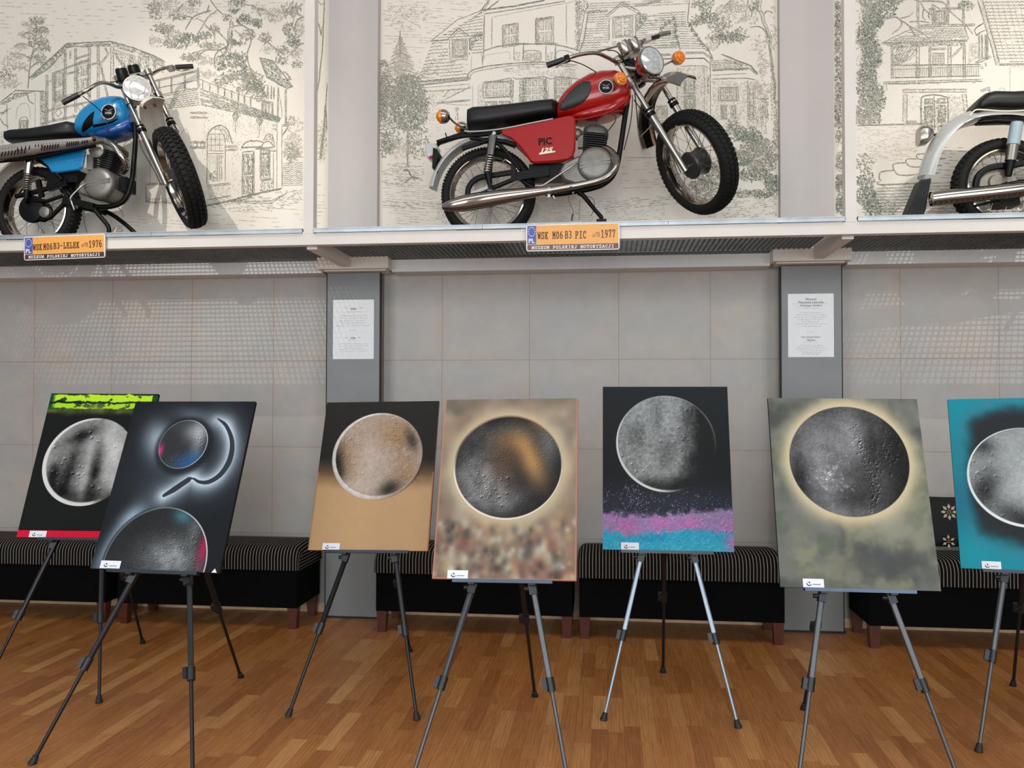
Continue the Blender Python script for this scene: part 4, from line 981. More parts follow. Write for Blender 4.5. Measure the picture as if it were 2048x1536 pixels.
def indicator(root, base, head, d, m_shell=chrome, R=.036, name='turn_signal'):
    d = V(d).normalized(); h = V(head)
    s = MB(); s.tube(poly_sub([base, (V(base)+h)/2+V((0, 0, 0)), h-d*.035], 4), .006, 10)
    s.lathe(h-d*.045, d, [(0, .0001), (.003, R*.5), (.016, R*.85), (.034, R), (.046, R), (.046, R*.9)], 28)
    b = s.build(name, m_shell, root)
    MB().lathe(h, d, [(0, R*.97), (.004, R*1.0), (.018, R*.93), (.021, R*.7), (.030, R*.62), (.033, R*.35), (.038, R*.3), (.039, .0001)], 28).build('amber_lens', amber, b)
class Steer:
    """steered front end: axis s (down the fork), forward w, axle a (towards the far side)"""
    def __init__(q, head, cw, delta):
        q.s = (V(cw)-V(head)).normalized(); w0 = V((-q.s.z, 0, q.s.x)); a0 = V((0, 1, 0))
        q.s = V((q.s.x, 0, q.s.z)).normalized()
        w0 = V((-q.s.z, 0, q.s.x)); M = Matrix.Rotation(math.radians(delta), 3, q.s)
        w = M @ w0
        if w.y > 0: M = Matrix.Rotation(-math.radians(delta), 3, q.s); w = M @ w0
        q.w = w; q.a = M @ a0; q.h = V(head); q.c = V(cw); q.L = (q.c-q.h).length
    def at(q, f, dn, lat): return q.h+q.w*f+q.s*dn+q.a*lat    # forward, down, lateral (+ far side)
def front_end(root, S, R, t, rr, sep=.095, off=.035, bodym=satin, boot=.42, gaiter=False, hubm=None, fender=None, fm=None, fw=.13, knob_h=.004, knobs=44):
    wl = wheel(root, S.c+S.w*off, S.a, R, t, rr, hub=.074, hubw=.11, hubm=hubm or hubg, up=S.s, knob_h=knob_h, knobs=knobs)
    L = S.L
    for sd in (-1, 1):
        a = S.at(off, -.02, sd*sep); b = S.at(off, L*boot, sd*sep); c = S.at(off, L, sd*sep)
        m = MB(); m.tube([a, b+(c-b)*.1], .0165, 18); l = m.build('fork_leg', forkm, root)
        k = MB(); k.tube([b, b+(c-b)*.5, c+S.s*.02], [.0225, .0215, .018], 18); k.lathe(c-S.a*(sd*.03), S.a, [(-.012, .0001), (-.012, .015), (.012, .015), (.012, .0001)], 14); k.build('fork_slider', bodym, l)
        g = MB(); g.lathe(b-S.s*.035, S.s, [(0, .018), (.004, .026), (.018, .026), (.020, .021), (.026, .021), (.028, .028), (.048, .028), (.052, .023)], 24); g.build('dust_seal', bmet, l)
        MB().lathe(b-S.s*.017, S.s, [(0, .0262), (.008, .0262), (.008, .02)], 24).build('seal_ring', satin, l)
    for nm, dn in (('top_yoke', .0), ('bottom_yoke', .17)):
        y = MB(); y.cbox(S.at(off*.5, dn, 0), S.a, .055, .022, S.s, 2*sep); 
        for sd in (-1, 1): y.lathe(S.at(off, dn-.018, sd*sep), S.s, [(0, .02), (0, .026), (.036, .026), (.036, .02)], 20)
        y.build(nm, satin, root)
    MB().tube([S.at(-.01, -.02, 0), S.at(-.01, .19, 0)], .024, 16).build('steering_head', bmet, root)
    if fender:
        pts = poly_sub([S.c+S.w*x-S.s*z for x, z in fender], 5); out = []
        for i, p in enumerate(pts):
            d = pts[min(i+1, len(pts)-1)]-pts[max(i-1, 0)]; n_ = d.cross(S.a).normalized()
            if n_.dot(p-S.c) < 0: n_ = -n_
            out.append((p, S.a, n_, fw))
        sheet(root, out, fw, fm, 'front_mudguard', crown=.026, rib=.004)
        st = MB()
        for sd in (-1, 1):
            st.tube([S.at(off, L*boot+.05, sd*sep*.9), S.c+S.w*fender[-2][0]-S.s*fender[-2][1]+S.a*sd*fw*.45], .004, 8)
            st.tube([S.at(off, .17, sd*.03), S.c+S.w*fender[2][0]-S.s*fender[2][1]+S.a*sd*.03], .008, 8)
        st.build('mudguard_stay', satin, root)
    return wl
def headlamp(root, c, d, R, shell, name='headlight', ring=False):
    d = V(d).normalized(); c = V(c)
    s = MB(); s.lathe(c-d*.10, d, [(0, .0001), (.0, R*.45), (.02, R*.75), (.055, R*.95), (.10, R)], 40); h = s.build(name, shell, root)
    MB().lathe(c, d, [(-.016, R*1.0), (-.014, R*1.06), (.0, R*1.07), (.008, R*1.02), (.008, R*.95)], 40).build('headlight_rim', chrome, h)
    MB().lathe(c, d, [(.007, R*.97), (.012, R*.85), (.018, R*.55), (.021, R*.3), (.022, .0001)], 40).build('headlight_glass', glassm, h)
    if ring: MB().lathe(c, d, [(.010, R*.62), (.022, R*.60), (.022, R*.54), (.012, R*.52)], 36).build('reflector_ring', forkm, h)
    return h
def gauges(root, S, cs, d, m, R=.032, L=.07):
    for c in cs:
        d = V(d).normalized(); c = V(c)
        g = MB(); g.lathe(c-d*L/2, d, [(0, .0001), (0, R*.8), (.01, R), (L-.008, R), (L, R*.94), (L, .0001)], 28); o = g.build('gauge', m, root)
        MB().lathe(c+d*(L/2), d, [(.0, R*.96), (.006, R*.96), (.008, R*.8), (.005, .0001)], 28).build('gauge_bezel', satin, o)
def grip(root, pts, r=.0165, bar=None, lever=None):
    MB().tube(pts, r, 16).build('handlebar_grip', plast, root)
    if lever:
        MB().tube(poly_sub(lever, 4), .005, 8).build('brake_lever', satin, root)
def badge(root, c, R, word='WSK'):
    c = V(c); d = V((0, -1, 0)); X = V((1, 0, 0)); Z = V((0, 0, 1))
    t = MB(); t.lathe(c, d, [(0, R), (.003, R), (.003, .0001)], 32); b = t.build('tank_badge', bmet, root)
    MB().lathe(c, d, [(.0, R*1.06), (.004, R*1.06), (.004, R*.93), (.002, R*.93)], 32).build('badge_ring', silverp, b)
    txt(word, c-Z*R*.16+d*.003, R*1.05, R*.34, X, Z, silverp, b, bold=.02)
    w = MB()
    for s in (-1, 1): w.prism([c+d*.0035+X*(s*R*.05)+Z*R*.2, c+d*.0035+X*(s*R*.62)+Z*R*.42, c+d*.0035+X*(s*R*.45)+Z*R*.30, c+d*.0035+X*(s*R*.05)+Z*R*.12], d*.0006)
    w.build('wing_emblem', silverp, b)
def decal_patch(P, poly, dyf, th=.004): pass
def surf_patch(root, tankst, P, poly, m, name, off=.004, p=.78, n=26):
    """thin pad lying on the near side of a lofted body"""
    us = [q[0] for q in tankst]
    def side(u, v):
        for a, b in zip(tankst[:-1], tankst[1:]):
            if a[0] <= u <= b[0] or b is tankst[-1]:
                f = max(0, min(1, (u-a[0])/(b[0]-a[0]))); vt = a[1]+(b[1]-a[1])*f; vb = a[2]+(b[2]-a[2])*f; w = a[3]+(b[3]-a[3])*f; break
        k = max(-1, min(1, ((vt+vb)/2-v)/max(1e-3, (vb-vt)/2))); s = abs(k)**(1/p); return w*max(0, 1-s*s)**(p/2)
    xs = [q[0] for q in poly]; u0, u1 = min(xs), max(xs); vs = []; fs = []
    def span(u):
        ys = []
        for i in range(len(poly)):
            (a, b), (c, d) = poly[i], poly[(i+1) % len(poly)]
            if (a-u)*(c-u) <= 0 and a != c: ys.append(b+(d-b)*(u-a)/(c-a))
        return min(ys), max(ys)
    M_ = 14
    for side_ in (0, 1):
        for i in range(n+1):
            u = u0+(u1-u0)*(.004+.992*i/n); a, b = span(u)
            for j in range(M_+1):
                f = j/M_; v = a+(b-a)*f; e = max(0, math.sin(math.pi*f))**.35*max(0, math.sin(math.pi*i/n))**.35 if side_ == 0 else 0
                w = side(u, v)
                for _ in range(12):
                    pt = P(u, v, -w); u_, v_ = proj((pt.x, P(u, v).y, pt.z)); w = w*.5+side(u_, v_)*.5
                pt = P(u, v, -w)
                vs.append(pt+V((0, -(off*e+.0015) if side_ == 0 else .006, 0)))
    W_ = M_+1; o = (n+1)*W_
    for i in range(n):
        for j in range(M_):
            k = i*W_+j; fs.append((k, k+1, k+W_+1, k+W_)); fs.append((o+k, o+k+W_, o+k+W_+1, o+k+1))
    rim = [i*W_ for i in range(n+1)]+[n*W_+j for j in range(1, W_)]+[i*W_+M_ for i in range(n-1, -1, -1)]+[j for j in range(M_-1, 0, -1)]
    for a, b in zip(rim, rim[1:]+rim[:1]): fs.append((a, b, o+b, o+a))
    return MB().add(vs, fs, 0, True).build(name, m, root)
def engine(root, P, cc, Rc, dy, gear, cyl, head, lean, kick=None):
    """crankcase disc centre cc, cylinder (u,v) base/top, head top"""
    c = P(*cc, dy); e = MB()
    e.lathe(c, (0, -1, 0), [(-.20, .0001), (-.20, Rc*.92), (-.02, Rc*.98), (.0, Rc), (.022, Rc*.97), (.034, Rc*.86), (.040, Rc*.6), (.042, .0001)], 48)
    for k in (-.009, .009): e.cbox(c+V((0, -.040, 0))+lean.cross(V((0, 1, 0))).normalized()*0+V((0, 0, k)), V((1, 0, .16)), .004, .012, (0, 0, 1), Rc*1.7)
    e.prism([P(u, v, dy-.015) for u, v in gear], (0, .17, 0), bev=.012)
    e.build('crankcase', alu, root)
    b, t = P(*cyl[0], 0), P(*cyl[1], 0); ax = (t-b).normalized(); L = (t-b).length
    f = MB(); f.tube([b-ax*.02, t], .05, 24)
    nf_ = 9
    for k in range(nf_):
        q = b+ax*(L*(k+.3)/nf_); w = .145*(.85+.15*k/nf_); f.cbox(q, ax, w, .17, (0, 1, 0), .0042)
    f.build('cylinder', blkeng, root)
    x = V((0, 1, 0)).cross(ax).normalized(); hd = MB()
    st = [(0, .074, .088), (.012, .078, .09), (.035, .074, .084), (.055, .05, .06), (.062, .02, .03)]
    vs = []; fs = []; n = 24
    for (z, a, bb) in st:
        for k in range(n):
            th = 2*math.pi*k/n; vs.append(t+ax*z+x*(a*math.copysign(abs(math.cos(th))**.55, math.cos(th)))+V((0, bb*math.copysign(abs(math.sin(th))**.55, math.sin(th)), 0)))
    for i in range(len(st)-1):
        for k in range(n): fs.append((i*n+k, i*n+(k+1) % n, (i+1)*n+(k+1) % n, (i+1)*n+k))
    fs += [tuple(range(n)), tuple(range(4*n, 5*n))]
    hd.add(vs, fs, 0, True)
    for k in range(-4, 5): hd.cbox(t+ax*.035+V((0, k*.018, 0)), x, .055, .0035, ax, .14) if False else None
    hd.tube([t+ax*.05, t+ax*.085], .011, 12); hd.build('cylinder_head', mat('grey_cylinder_head', (84, 82, 76), .5, .4, var=.2), root)
    if kick: MB().tube([P(*q) for q in kick], .0062, 10, sub=4).build('kick_start_lever', satin, root)
    ft = MB(); ft.tube([P(cc[0]-48, cc[1]+46, dy-.16), P(cc[0]-48, cc[1]+46, dy+.3)], .011, 12); ft.build('footrest', rubber, root)
def bike_empty(P, uv, label, zg=2.425):
    q = P(*uv, 0); return thing('motorcycle', label, 'motorcycle', (q.x, q.y, zg), 'motorcycles on the raised platform')

ZMIN[0] = 2.4262
# ------------------------------------------------------------ red motorcycle
P = mk_P(5.12); root = bike_empty(P, (1150, 440), 'red motorcycle with amber turn signals and chrome muffler, front wheel off the floor')
cR = P(977, 390); RR = cR.z-2.427
def rear(root, P, c, R, rim_r, knobs=40, kh=.003, hubm=bmet):
    return wheel(root, c, (0, 1, 0), R, .085, rim_r, hub=.06, hubw=.12, hubm=hubm, knobs=knobs, knob_h=kh)
rear(root, P, cR, RR, .222, knobs=90, kh=.0008)
arc_fender(root, cR, .352, 172, 62, .125, silverp, rib=.006)
seat_st = [(936, 236, 260, .05), (939, 224, 263, .10), (950, 220.5, 263, .118), (980, 219, 260, .122), (1030, 214, 252, .122), (1080, 208, 243, .12), (1106, 205, 239, .112), (1114, 206, 236, .085), (1119, 214, 234, .05)]
sb = MB().loft(seat_st, 24, p=.62, P=P).build('seat', seatm, root)
MB().tube([P(u, v, -.129) for u, v in ((929, 262), (945, 263), (975, 261), (1010, 256.5), (1060, 246.5), (1106, 237.5))], .0042, 8, sub=4).build('seat_trim', silverp, sb)
# side panel
panel = [(1003, 258), (1060, 249), (1138, 233), (1147, 233), (1152, 240), (1152, 270), (1151, 302), (1146, 316), (1138, 322), (1105, 327), (1070, 329), (1062, 327), (1052, 312), (1036, 292), (1020, 277), (1004, 271)]
sp = MB(); sp.prism([P(u, v, -.095) for u, v in reversed(panel)], (0, -.03, 0), bev=.011)
spo = sp.build('side_cover', redp, root)
sp2 = MB().prism([P(u, v, .125) for u, v in reversed(panel)], (0, -.03, 0), bev=.011).build('side_cover', redp, root)
mb = MB().prism([P(u, v, -.085) for u, v in ((1010, 262), (1140, 240), (1146, 300), (1100, 318), (1068, 318))], (0, .17, 0)); mb.build('air_box', bmet, root)
X_ = (P(1100, 281)-P(1077, 283)).normalized(); Z_ = V((0, -1, 0)).cross(X_)*1.0
Z_ = V((-X_.z, 0, X_.x))
txt('PIC', P(1090.5, 282.5, -.1265), .080, .043, X_, Z_, bmet, spo, bold=.03)
txt('125', P(1094, 300, -.1265), .074, .028, X_, Z_, cream, spo, bold=.04, shear=.3)
MB().prism([P(u, v, -.1275) for u, v in ((1079, 305.5), (1111, 301.5), (1110, 304.5), (1078, 309.5))], (0, -.0008, 0)).build('decal_bar', cream, spo)
# tank
tank_st = [(1115, 219, 239, .07), (1117, 210, 242, .10), (1123, 199, 243, .118), (1136, 183, 241.5, .126), (1155, 167, 238, .130), (1180, 153, 233, .132), (1205, 147, 227, .130), (1228, 146, 219, .122), (1246, 151, 211, .108), (1256, 160, 203, .088), (1262, 172, 194, .05)]
tk = MB().loft(tank_st, 36, p=.7, P=P).build('fuel_tank', redp, root)
low = [(1140, 236, 244, .06), (1160, 232, 247, .11), (1190, 222, 245, .118), (1220, 212, 238, .112), (1245, 196, 226, .095), (1259, 180, 212, .06)]
MB().loft(low, 24, p=.6, P=P).build('tank_skirt', redp, root)
MB().tube([P(u, v, -.118) for u, v in ((1140, 240), (1170, 237), (1205, 228.5), (1235, 215.5), (1254, 201))], .004, 8, sub=4).build('tank_seam', redp, tk)
surf_patch(tk, tank_st, P, [(1118, 219), (1121, 206), (1135, 188), (1153, 171), (1167, 163), (1181, 163), (1183, 176), (1177, 193), (1166, 206), (1148, 215), (1127, 222)], padm, 'knee_pad', off=.008, p=.7)
badge(tk, P(1212, 174, -.131), .041)
m = MB(); m.lathe(P(1203, 149), (0, -.1, 1), [(-.02, .028), (.008, .030), (.016, .026), (.018, .0001)], 24); m.build('filler_cap', bmet, tk)
# frame
fr = MB()
for dy in (-.05, .05):
    fr.tube([P(u, v, dy*.3 if u > 1250 else dy) for u, v in ((1257, 190), (1249, 240), (1240, 300), (1232, 338), (1217, 361), (1190, 375), (1150, 383), (1100, 388), (1060, 372), (1030, 345))], .016, 14, sub=5)
    fr.tube([P(u, v, dy*2) for u, v in ((1120, 243), (1050, 255), (980, 268), (930, 272), (900, 278))], .012, 12, sub=4)
    fr.tube([P(u, v, dy*2) for u, v in ((940, 276), (985, 283), (1010, 300), (1040, 340))], .011, 12, sub=4)
fr.tube([P(1255, 150), P(1200, 180), P(1120, 240)], .02, 12)
fr.tube([P(1120, 240, 0), P(1070, 330, 0)], .018, 12)
fr.box((P(1060, 352).x, 5.05, P(1060, 362).z), (P(1150, 352).x, 5.19, P(1060, 335).z))
fr.build('frame', bmet, root)
# swingarm, chain case
sw = MB()
for dy in (-.085, .085):
    sw.tube([P(u, v, dy) for u, v in ((985, 376), (1010, 366), (1040, 353), (1085, 347))], .013, 12, sq=.7)
    sw.cbox(P(1066, 348, dy), P(1100, 342, dy)-P(1035, 352, dy), .05, .024, (0, 1, 0))
sw.cbox(P(1027, 343, -.09), V((0, 0, 1)), .03, .02, (0, 1, 0), .115)
swo = sw.build('swing_arm', bmet, root)
MB().tube([P(u, v, -.075) for u, v in ((935, 392), (937, 376), (947, 362), (962, 354), (985, 351), (1010, 347), (1035, 344))], .016, 10, sub=4, sq=.6).build('chain_guard', bmet, root)
m = MB(); m.lathe(P(970, 377, -.05), (0, -1, 0), [(0, .0001), (0, .062), (.01, .064), (.014, .05), (.016, .0001)], 32); m.build('brake_plate', tanm, root)
m = MB(); m.cbox(P(965, 379, -.075), P(985, 371)-P(945, 387), .018, .012, (0, 1, 0)); m.lathe(P(975, 373, -.078), (0, -1, 0), [(0, .008), (.012, .008), (.012, .0001)], 10); m.lathe(P(1000, 370, -.078), (0, -1, 0), [(0, .012), (.012, .012), (.012, .0001)], 10)
m.cbox(P(990, 378, -.07), P(1005, 368)-P(976, 388), .026, .006, (0, 1, 0)); m.build('brake_arm', satin, root)
shock(root, (986, 273), (981, 311), (975, 344), (980, 372), (-.115, .115), P)
m = MB(); m.lathe(P(988, 266, -.14), (0, 1, 0), [(0, .0001), (0, .011), (.28, .011), (.28, .0001)], 12); m.build('shock_bolt', zinc, root)
# tail
tl = MB(); tl.tube([P(u, v, 0) for u, v in ((940, 268), (905, 276), (880, 285), (866, 300))], .012, 8); tl.cbox(P(905, 276), P(935, 268)-P(875, 288), .012, .07, (0, 1, 0)); tl.tube([P(895, 281, .03), P(891, 266, .03)], .004, 8)
tl.prism([P(u, v, -.07) for u, v in ((866, 295), (874, 298), (878, 306), (868, 338), (864, 336))], (0, .14, 0)); tl.build('plate_bracket', bmet, root)
rk = MB(); rk.tube([P(u, v, -.1) for u, v in ((960, 286), (975, 281), (1010, 283), (1030, 290))], .014, 12); rk.cbox(P(942, 292, -.1), P(960, 287)-P(925, 298), .022, .02, (0, 1, 0)); rk.build('subframe_tube', bmet, root)
tb = MB(); tb.prism([P(u, v, -.055) for u, v in ((850, 288), (853, 285), (872, 287), (875, 292), (869, 317), (860, 318), (853, 314), (850, 302))], (0, .11, 0), bev=.008); tbo = tb.build('tail_light', silverp, root)
MB().prism([P(u, v, -.057) for u, v in ((858, 313), (869, 309), (868, 318), (860, 318.5))], (0, -.003, 0)).build('red_reflector', redlens, tbo)
indicator(root, P(938, 262, -.05), P(885, 233, -.16), (-1, 0, .0), R=.043)
indicator(root, P(940, 262, .05), P(922, 256, .17), (-1, 0, 0), R=.04)
# engine and exhaust
lean = V((0, 0, 1))
engine(root, P, (1190, 330), .106, -.10, [(1118, 343), (1128, 325), (1150, 314), (1172, 306), (1185, 340), (1180, 362), (1150, 368), (1128, 360)], ((1186, 312), (1191, 274)), None, V((.15, 0, 1)),
       kick=[(1155, 325, -.15), (1140, 335, -.17), (1095, 365, -.19), (1085, 371, -.19), (1070, 372, -.20)])
cb = MB(); cb.lathe(P(1158, 269, -.02), (-1, -.2, 0), [(-.02, .02), (0, .034), (.008, .036), (.03, .034), (.03, .0001)], 20); cb.cbox(P(1164, 285, -.02), V((0, 0, 1)), .05, .05, (0, 1, 0), .07); cb.build('carburettor', alu, root)
ex = MB(); ex.tube([P(u, v, d) for u, v, d in ((1204, 296, -.06), (1216, 298, -.09), (1230, 312, -.13), (1232, 330, -.16), (1222, 347, -.18), (1200, 360, -.19), (1160, 370, -.195), (1120, 377, -.2), (1098, 381, -.2))], .0185, 18, sub=5)
exo = ex.build('exhaust_pipe', chrome, root)
mf = MB(); mf.tube([P(u, v, d) for u, v, d in ((1100, 380.5, -.2), (1060, 386, -.2), (1010, 393, -.2), (960, 401, -.2), (930, 406.5, -.2), (905, 411, -.2), (889, 413.5, -.2), (884, 414.5, -.2))], [.020, .031, .042, .050, .049, .038, .022, .012], 28, sub=3)
mfo = mf.build('muffler', chrome, root); mfo.data.materials[0] = chrome
cl = MB(); cl.lathe(P(1099, 380.5, -.2), P(1060, 386)-P(1100, 380), [(-.008, .021), (-.008, .026), (.008, .026), (.008, .021)], 20); cl.cbox(P(1098, 390, -.2), (0, 0, 1), .016, .012, None, .03); cl.tube([P(1106, 392, -.2), P(1110, 398, -.2)], .009, 8); cl.build('exhaust_clamp', satin, root)
# stand
st = MB()
for dy in (-.06, .10):
    st.tube([P(u, v, dy+k) for u, v, k in ((1157, 385, 0), (1168, 393, 0), (1190, 420, -.02), (1203, 436, -.03), (1197, 446, -.03))], [.016, .014, .012, .013, .012], 10, sub=3)
    st.cbox(P(1203, 441, dy-.03), V((1, 0, 0)), .03, .014, None, .06)
st.tube([P(1165, 388, -.06), P(1165, 388, .1)], .012, 10); st.build('centre_stand', bmet, root)
m = MB(); m.lathe(P(1146, 386, -.09), (0, -1, 0), [(0, .007), (.008, .007), (.008, .0001)], 8); m.build('stand_bolt', zinc, root)
for pts, r in ((((1140, 386, -.02), (1137, 400, -.02), (1147, 424, -.02), (1145, 442, -.02)), .0014), (((1172, 392, 0), (1186, 398, 0), (1189, 415, 0), (1182, 432, 0)), .0018), (((1160, 400, .02), (1158, 440, .02)), .0012)):
    w_ = MB().tube([P(*q) for q in pts], r, 6, sub=4)
    if pts[0][0] == 1140: w_.tube([P(1145, 428, -.02), P(1143, 441, -.02)], .004, 8)
    w_.build('dangling_cable', cable, root)
# front end
S = Steer(P(1254, 118), P(1386, 332), 63)
FEN = [(.345, .372), (.27, .45), (.18, .49), (.06, .505), (-.06, .485), (-.16, .43), (-.225, .36), (-.262, .285)]
front_end(root, S, .312, .076, .236, sep=.092, off=.035, boot=.50, knobs=64, knob_h=.0035, fender=FEN, fm=chrome, fw=.125)
hl = headlamp(root, P(1303, 122, -.17), (.55, -.80, .10), .083, redp)
yk = MB(); yk.tube([S.at(.03, .05, -.08), P(1285, 140, -.1)], .01, 8); yk.tube([S.at(.03, .05, .08), P(1290, 138, -.02)], .01, 8); yk.build('headlight_bracket', satin, root)
indicator(root, P(1268, 148, -.14), P(1240, 159, -.22), (.50, -.85, .05), satin, R=.040)
indicator(root, P(1322, 133, -.02), P(1357, 116, .02), (.50, -.85, .05), satin, R=.040)
gauges(root, S, [P(1249, 97, -.10), P(1269, 90, -.02)], (-.42, -.1, .9), satin, R=.034, L=.072)
bar = MB()
bar.tube([P(*q) for q in ((1097, 130, -.34), (1128, 119, -.33), (1160, 109, -.30), (1192, 106, -.25), (1215, 115, -.17), (1237, 124, -.10), (1262, 108, .0), (1280, 92, .08), (1290, 80, .13), (1318, 72, .2), (1340, 66, .24))], .0115, 14, sub=5)
bar.tube([P(*q) for q in ((1180, 107, -.27), (1225, 95, -.16), (1262, 84, -.02), (1288, 80, .12))], .006, 10, sub=3)
bar.build('handlebar', chrome, root)
grip(root, [P(1094, 131, -.345), P(1127, 119.5, -.33)], lever=[P(1140, 117, -.33), P(1128, 125, -.37), P(1112, 134, -.38)])
grip(root, [P(1298, 77, .15), P(1316, 72.5, .20)], lever=[P(1300, 73, .13), P(1320, 66, .15), P(1340, 62, .2)])
m = MB(); m.cbox(P(1134, 117.5, -.33), P(1150, 112)-P(1130, 119), .04, .03, None, .03); m.build('throttle_housing', bmet, root); m = MB(); m.cbox(P(1294, 79, .14), P(1310, 74)-P(1294, 79), .04, .03, None, .05); m.build('switch_housing', satin, root)
for pts in (((1137, 120, -.33), (1165, 129, -.22), (1190, 143, -.1), (1202, 150, 0)), ((1215, 101, -.2), (1235, 105, -.12), (1260, 140, -.05), (1262, 170, -.03)), ((1288, 84, .1), (1280, 95, .06), (1262, 130, .02), (1270, 190, .02), (1274, 230, .02), (1276, 256, 0)),
            ((1265, 190, .0), (1262, 240, .0), (1248, 300, .0)), ((1268, 200, -.04), (1300, 243, -.12), (1338, 300, -.13), (1362, 345, -.12)), ((1232, 233, .0), (1230, 243, 0), (1221, 256, 0), (1216, 262, 0))):
    MB().tube([P(*q) for q in pts], .0032, 6, sub=6).build('control_cable', cable, root)
m = MB(); m.tube([S.at(.02, .03, -.04), S.at(.05, .16, .03)], .02, 10); m.cbox(S.at(.0, .09, 0), S.s, .10, .05, None, .12); m.build('wiring_loom', bmet, root)

# ------------------------------------------------------------ blue motorcycle
P = mk_P(5.2); root = bike_empty(P, (200, 440), 'blue motorcycle with a slotted high exhaust shield and knobbly front tyre')
cR = P(78, 406); cR.z = 2.427+.283; RRb = .283
rear(root, P, cR, RRb, .212, knobs=60, kh=.003)
arc_fender(root, cR, .352, 172, 62, .13, offw)
seat_st = [(26, 275, 286, .06), (29, 268, 290, .105), (40, 266, 292, .118), (80, 263, 290, .12), (120, 256, 286, .12), (150, 249, 283, .118), (161, 251, 279, .10), (168, 258, 276, .06)]
MB().loft(seat_st, 24, p=.6, P=P).build('seat', seatm, root)
panel = [(82, 318), (174, 298), (175, 306), (169, 336), (163, 342), (118, 348), (108, 347), (98, 333)]
MB().prism([P(u, v, -.09) for u, v in reversed(panel)], (0, -.03, 0), bev=.011).build('side_cover', bluep, root)
MB().prism([P(u, v, .12) for u, v in reversed(panel)], (0, -.03, 0), bev=.011).build('side_cover', bluep, root)
tank_st = [(161, 256, 268, .05), (163, 246, 273, .08), (168, 237, 275, .10), (180, 222, 275, .12), (198, 208, 273, .130), (218, 199, 270, .132), (236, 196, 265, .128), (250, 197, 260, .118), (260, 203, 255, .10), (266, 213, 247, .06)]
tk = MB().loft(tank_st, 32, p=.78, P=P).build('fuel_tank', bluep, root)
MB().loft([(195, 268, 276, .05), (215, 262, 283, .10), (240, 256, 277, .10), (258, 246, 270, .085), (268, 232, 262, .05)], 20, p=.6, P=P).build('tank_skirt', dblue, root)
surf_patch(tk, tank_st, P, [(163.5, 258), (166, 247), (174, 235), (182, 227), (189, 222), (187, 233), (186.5, 250), (165, 266)], bmet, 'black_tank_panel', off=.001)
surf_patch(tk, tank_st, P, [(186, 249.5), (200, 247.5), (222, 243), (236, 236.5), (236, 238.5), (225, 246), (206, 251.5), (186, 255)], bmet, 'black_stripe', off=.001)
badge(tk, P(217.5, 224, -.135), .048)
m = MB(); m.lathe(P(232, 200), (0, -.1, 1), [(-.02, .028), (.006, .030), (.014, .026), (.016, .0001)], 24); m.build('filler_cap', bmet, tk)
fr = MB()
for dy in (-.05, .05):
    fr.tube([P(u, v, dy*.3 if u > 268 else dy) for u, v in ((270, 245), (271, 280), (268, 320), (264, 360), (254, 392), (238, 408), (210, 414), (170, 410), (140, 390), (125, 360))], .016, 14, sub=5)
    fr.tube([P(u, v, dy*2) for u, v in ((180, 276), (120, 290), (60, 305), (10, 312))], .012, 12, sub=4)
    fr.tube([P(u, v, dy*2) for u, v in ((75, 320), (100, 335), (125, 360))], .012, 12, sub=4)
fr.tube([P(270, 210), P(220, 235), P(175, 272)], .02, 12); fr.tube([P(175, 275, 0), P(140, 365, 0)], .02, 12)
fr.box((P(110, 352).x, 5.12, P(110, 372).z), (P(170, 352).x, 5.27, P(110, 348).z)); fr.build('frame', bmet, root)
sw = MB()
for dy in (-.085, .085):
    sw.tube([P(u, v, dy) for u, v in ((32, 393), (62, 386), (100, 376), (128, 366))], .015, 12, sq=.7); sw.cbox(P(115, 370, dy), P(128, 366)-P(90, 376), .05, .024, (0, 1, 0))
sw.cbox(P(80, 377, -.09), P(83, 395)-P(76, 362), .032, .02, (0, 1, 0)); sw.build('swing_arm', bmet, root)
m = MB(); m.lathe(P(64, 418, -.07), (0, -1, 0), [(-.02, .09), (0, .09), (.012, .085), (.02, .05), (.024, .0001)], 32); m.tube([P(60, 402, -.08), P(95, 402, -.09), P(125, 392, -.08)], .012, 10); m.tube([P(75, 440, -.06), P(100, 436, -.06), P(128, 408, -.06)], .014, 10); m.build('chain_guard', bmet, root)
m = MB(); m.lathe(P(88, 424, -.1), (0, -1, 0), [(-.03, .0001), (-.03, .036), (0, .036), (.004, .03), (.006, .0001)], 24); m.build('brake_drum', alu, root)
shock(root, (60, 312), (56, 348), (54, 380), (52, 402), (-.115, .115), P)
# high exhaust with slotted heat shield
ex = MB(); ex.tube([P(u, v, d) for u, v, d in ((248, 343, -.08), (253, 334, -.12), (249, 322, -.15), (240, 308, -.17), (228, 292, -.18), (214, 284, -.18), (200, 282, -.18), (120, 296, -.18), (0, 316, -.18))], .0185, 18, sub=4)
exo = ex.build('exhaust_pipe', chrome, root)
sh = MB(); n_ = 10
stn = [(-70, 322, 11), (0, 305.5, 12), (66, 296.5, 12), (120, 290, 9.5), (170, 284.5, 6.5), (192, 281, 5.5)]
vs = []; fs = []
for (u, v, hh) in stn:
    for k in range(n_+1):
        a = math.radians(100-200*k/n_); c0_ = P(u, v, -.18); H_ = (P(u, v-hh*1.15, -.18)-P(u, v+hh*1.15, -.18)).length/2
        vs.append(c0_+V((0, -(.045*math.cos(a)), H_*math.sin(a))))
N_ = n_+1
vs2 = [p+V((0, .003, 0)) for p in vs]; o_ = len(vs)
for i in range(len(stn)-1):
    for k in range(n_): a = i*N_+k; fs.append((a, a+1, a+N_+1, a+N_)); fs.append((o_+a, o_+a+N_, o_+a+N_+1, o_+a+1))
    for k in (0, n_): a = i*N_+k; fs.append((a, a+N_, o_+a+N_, o_+a))
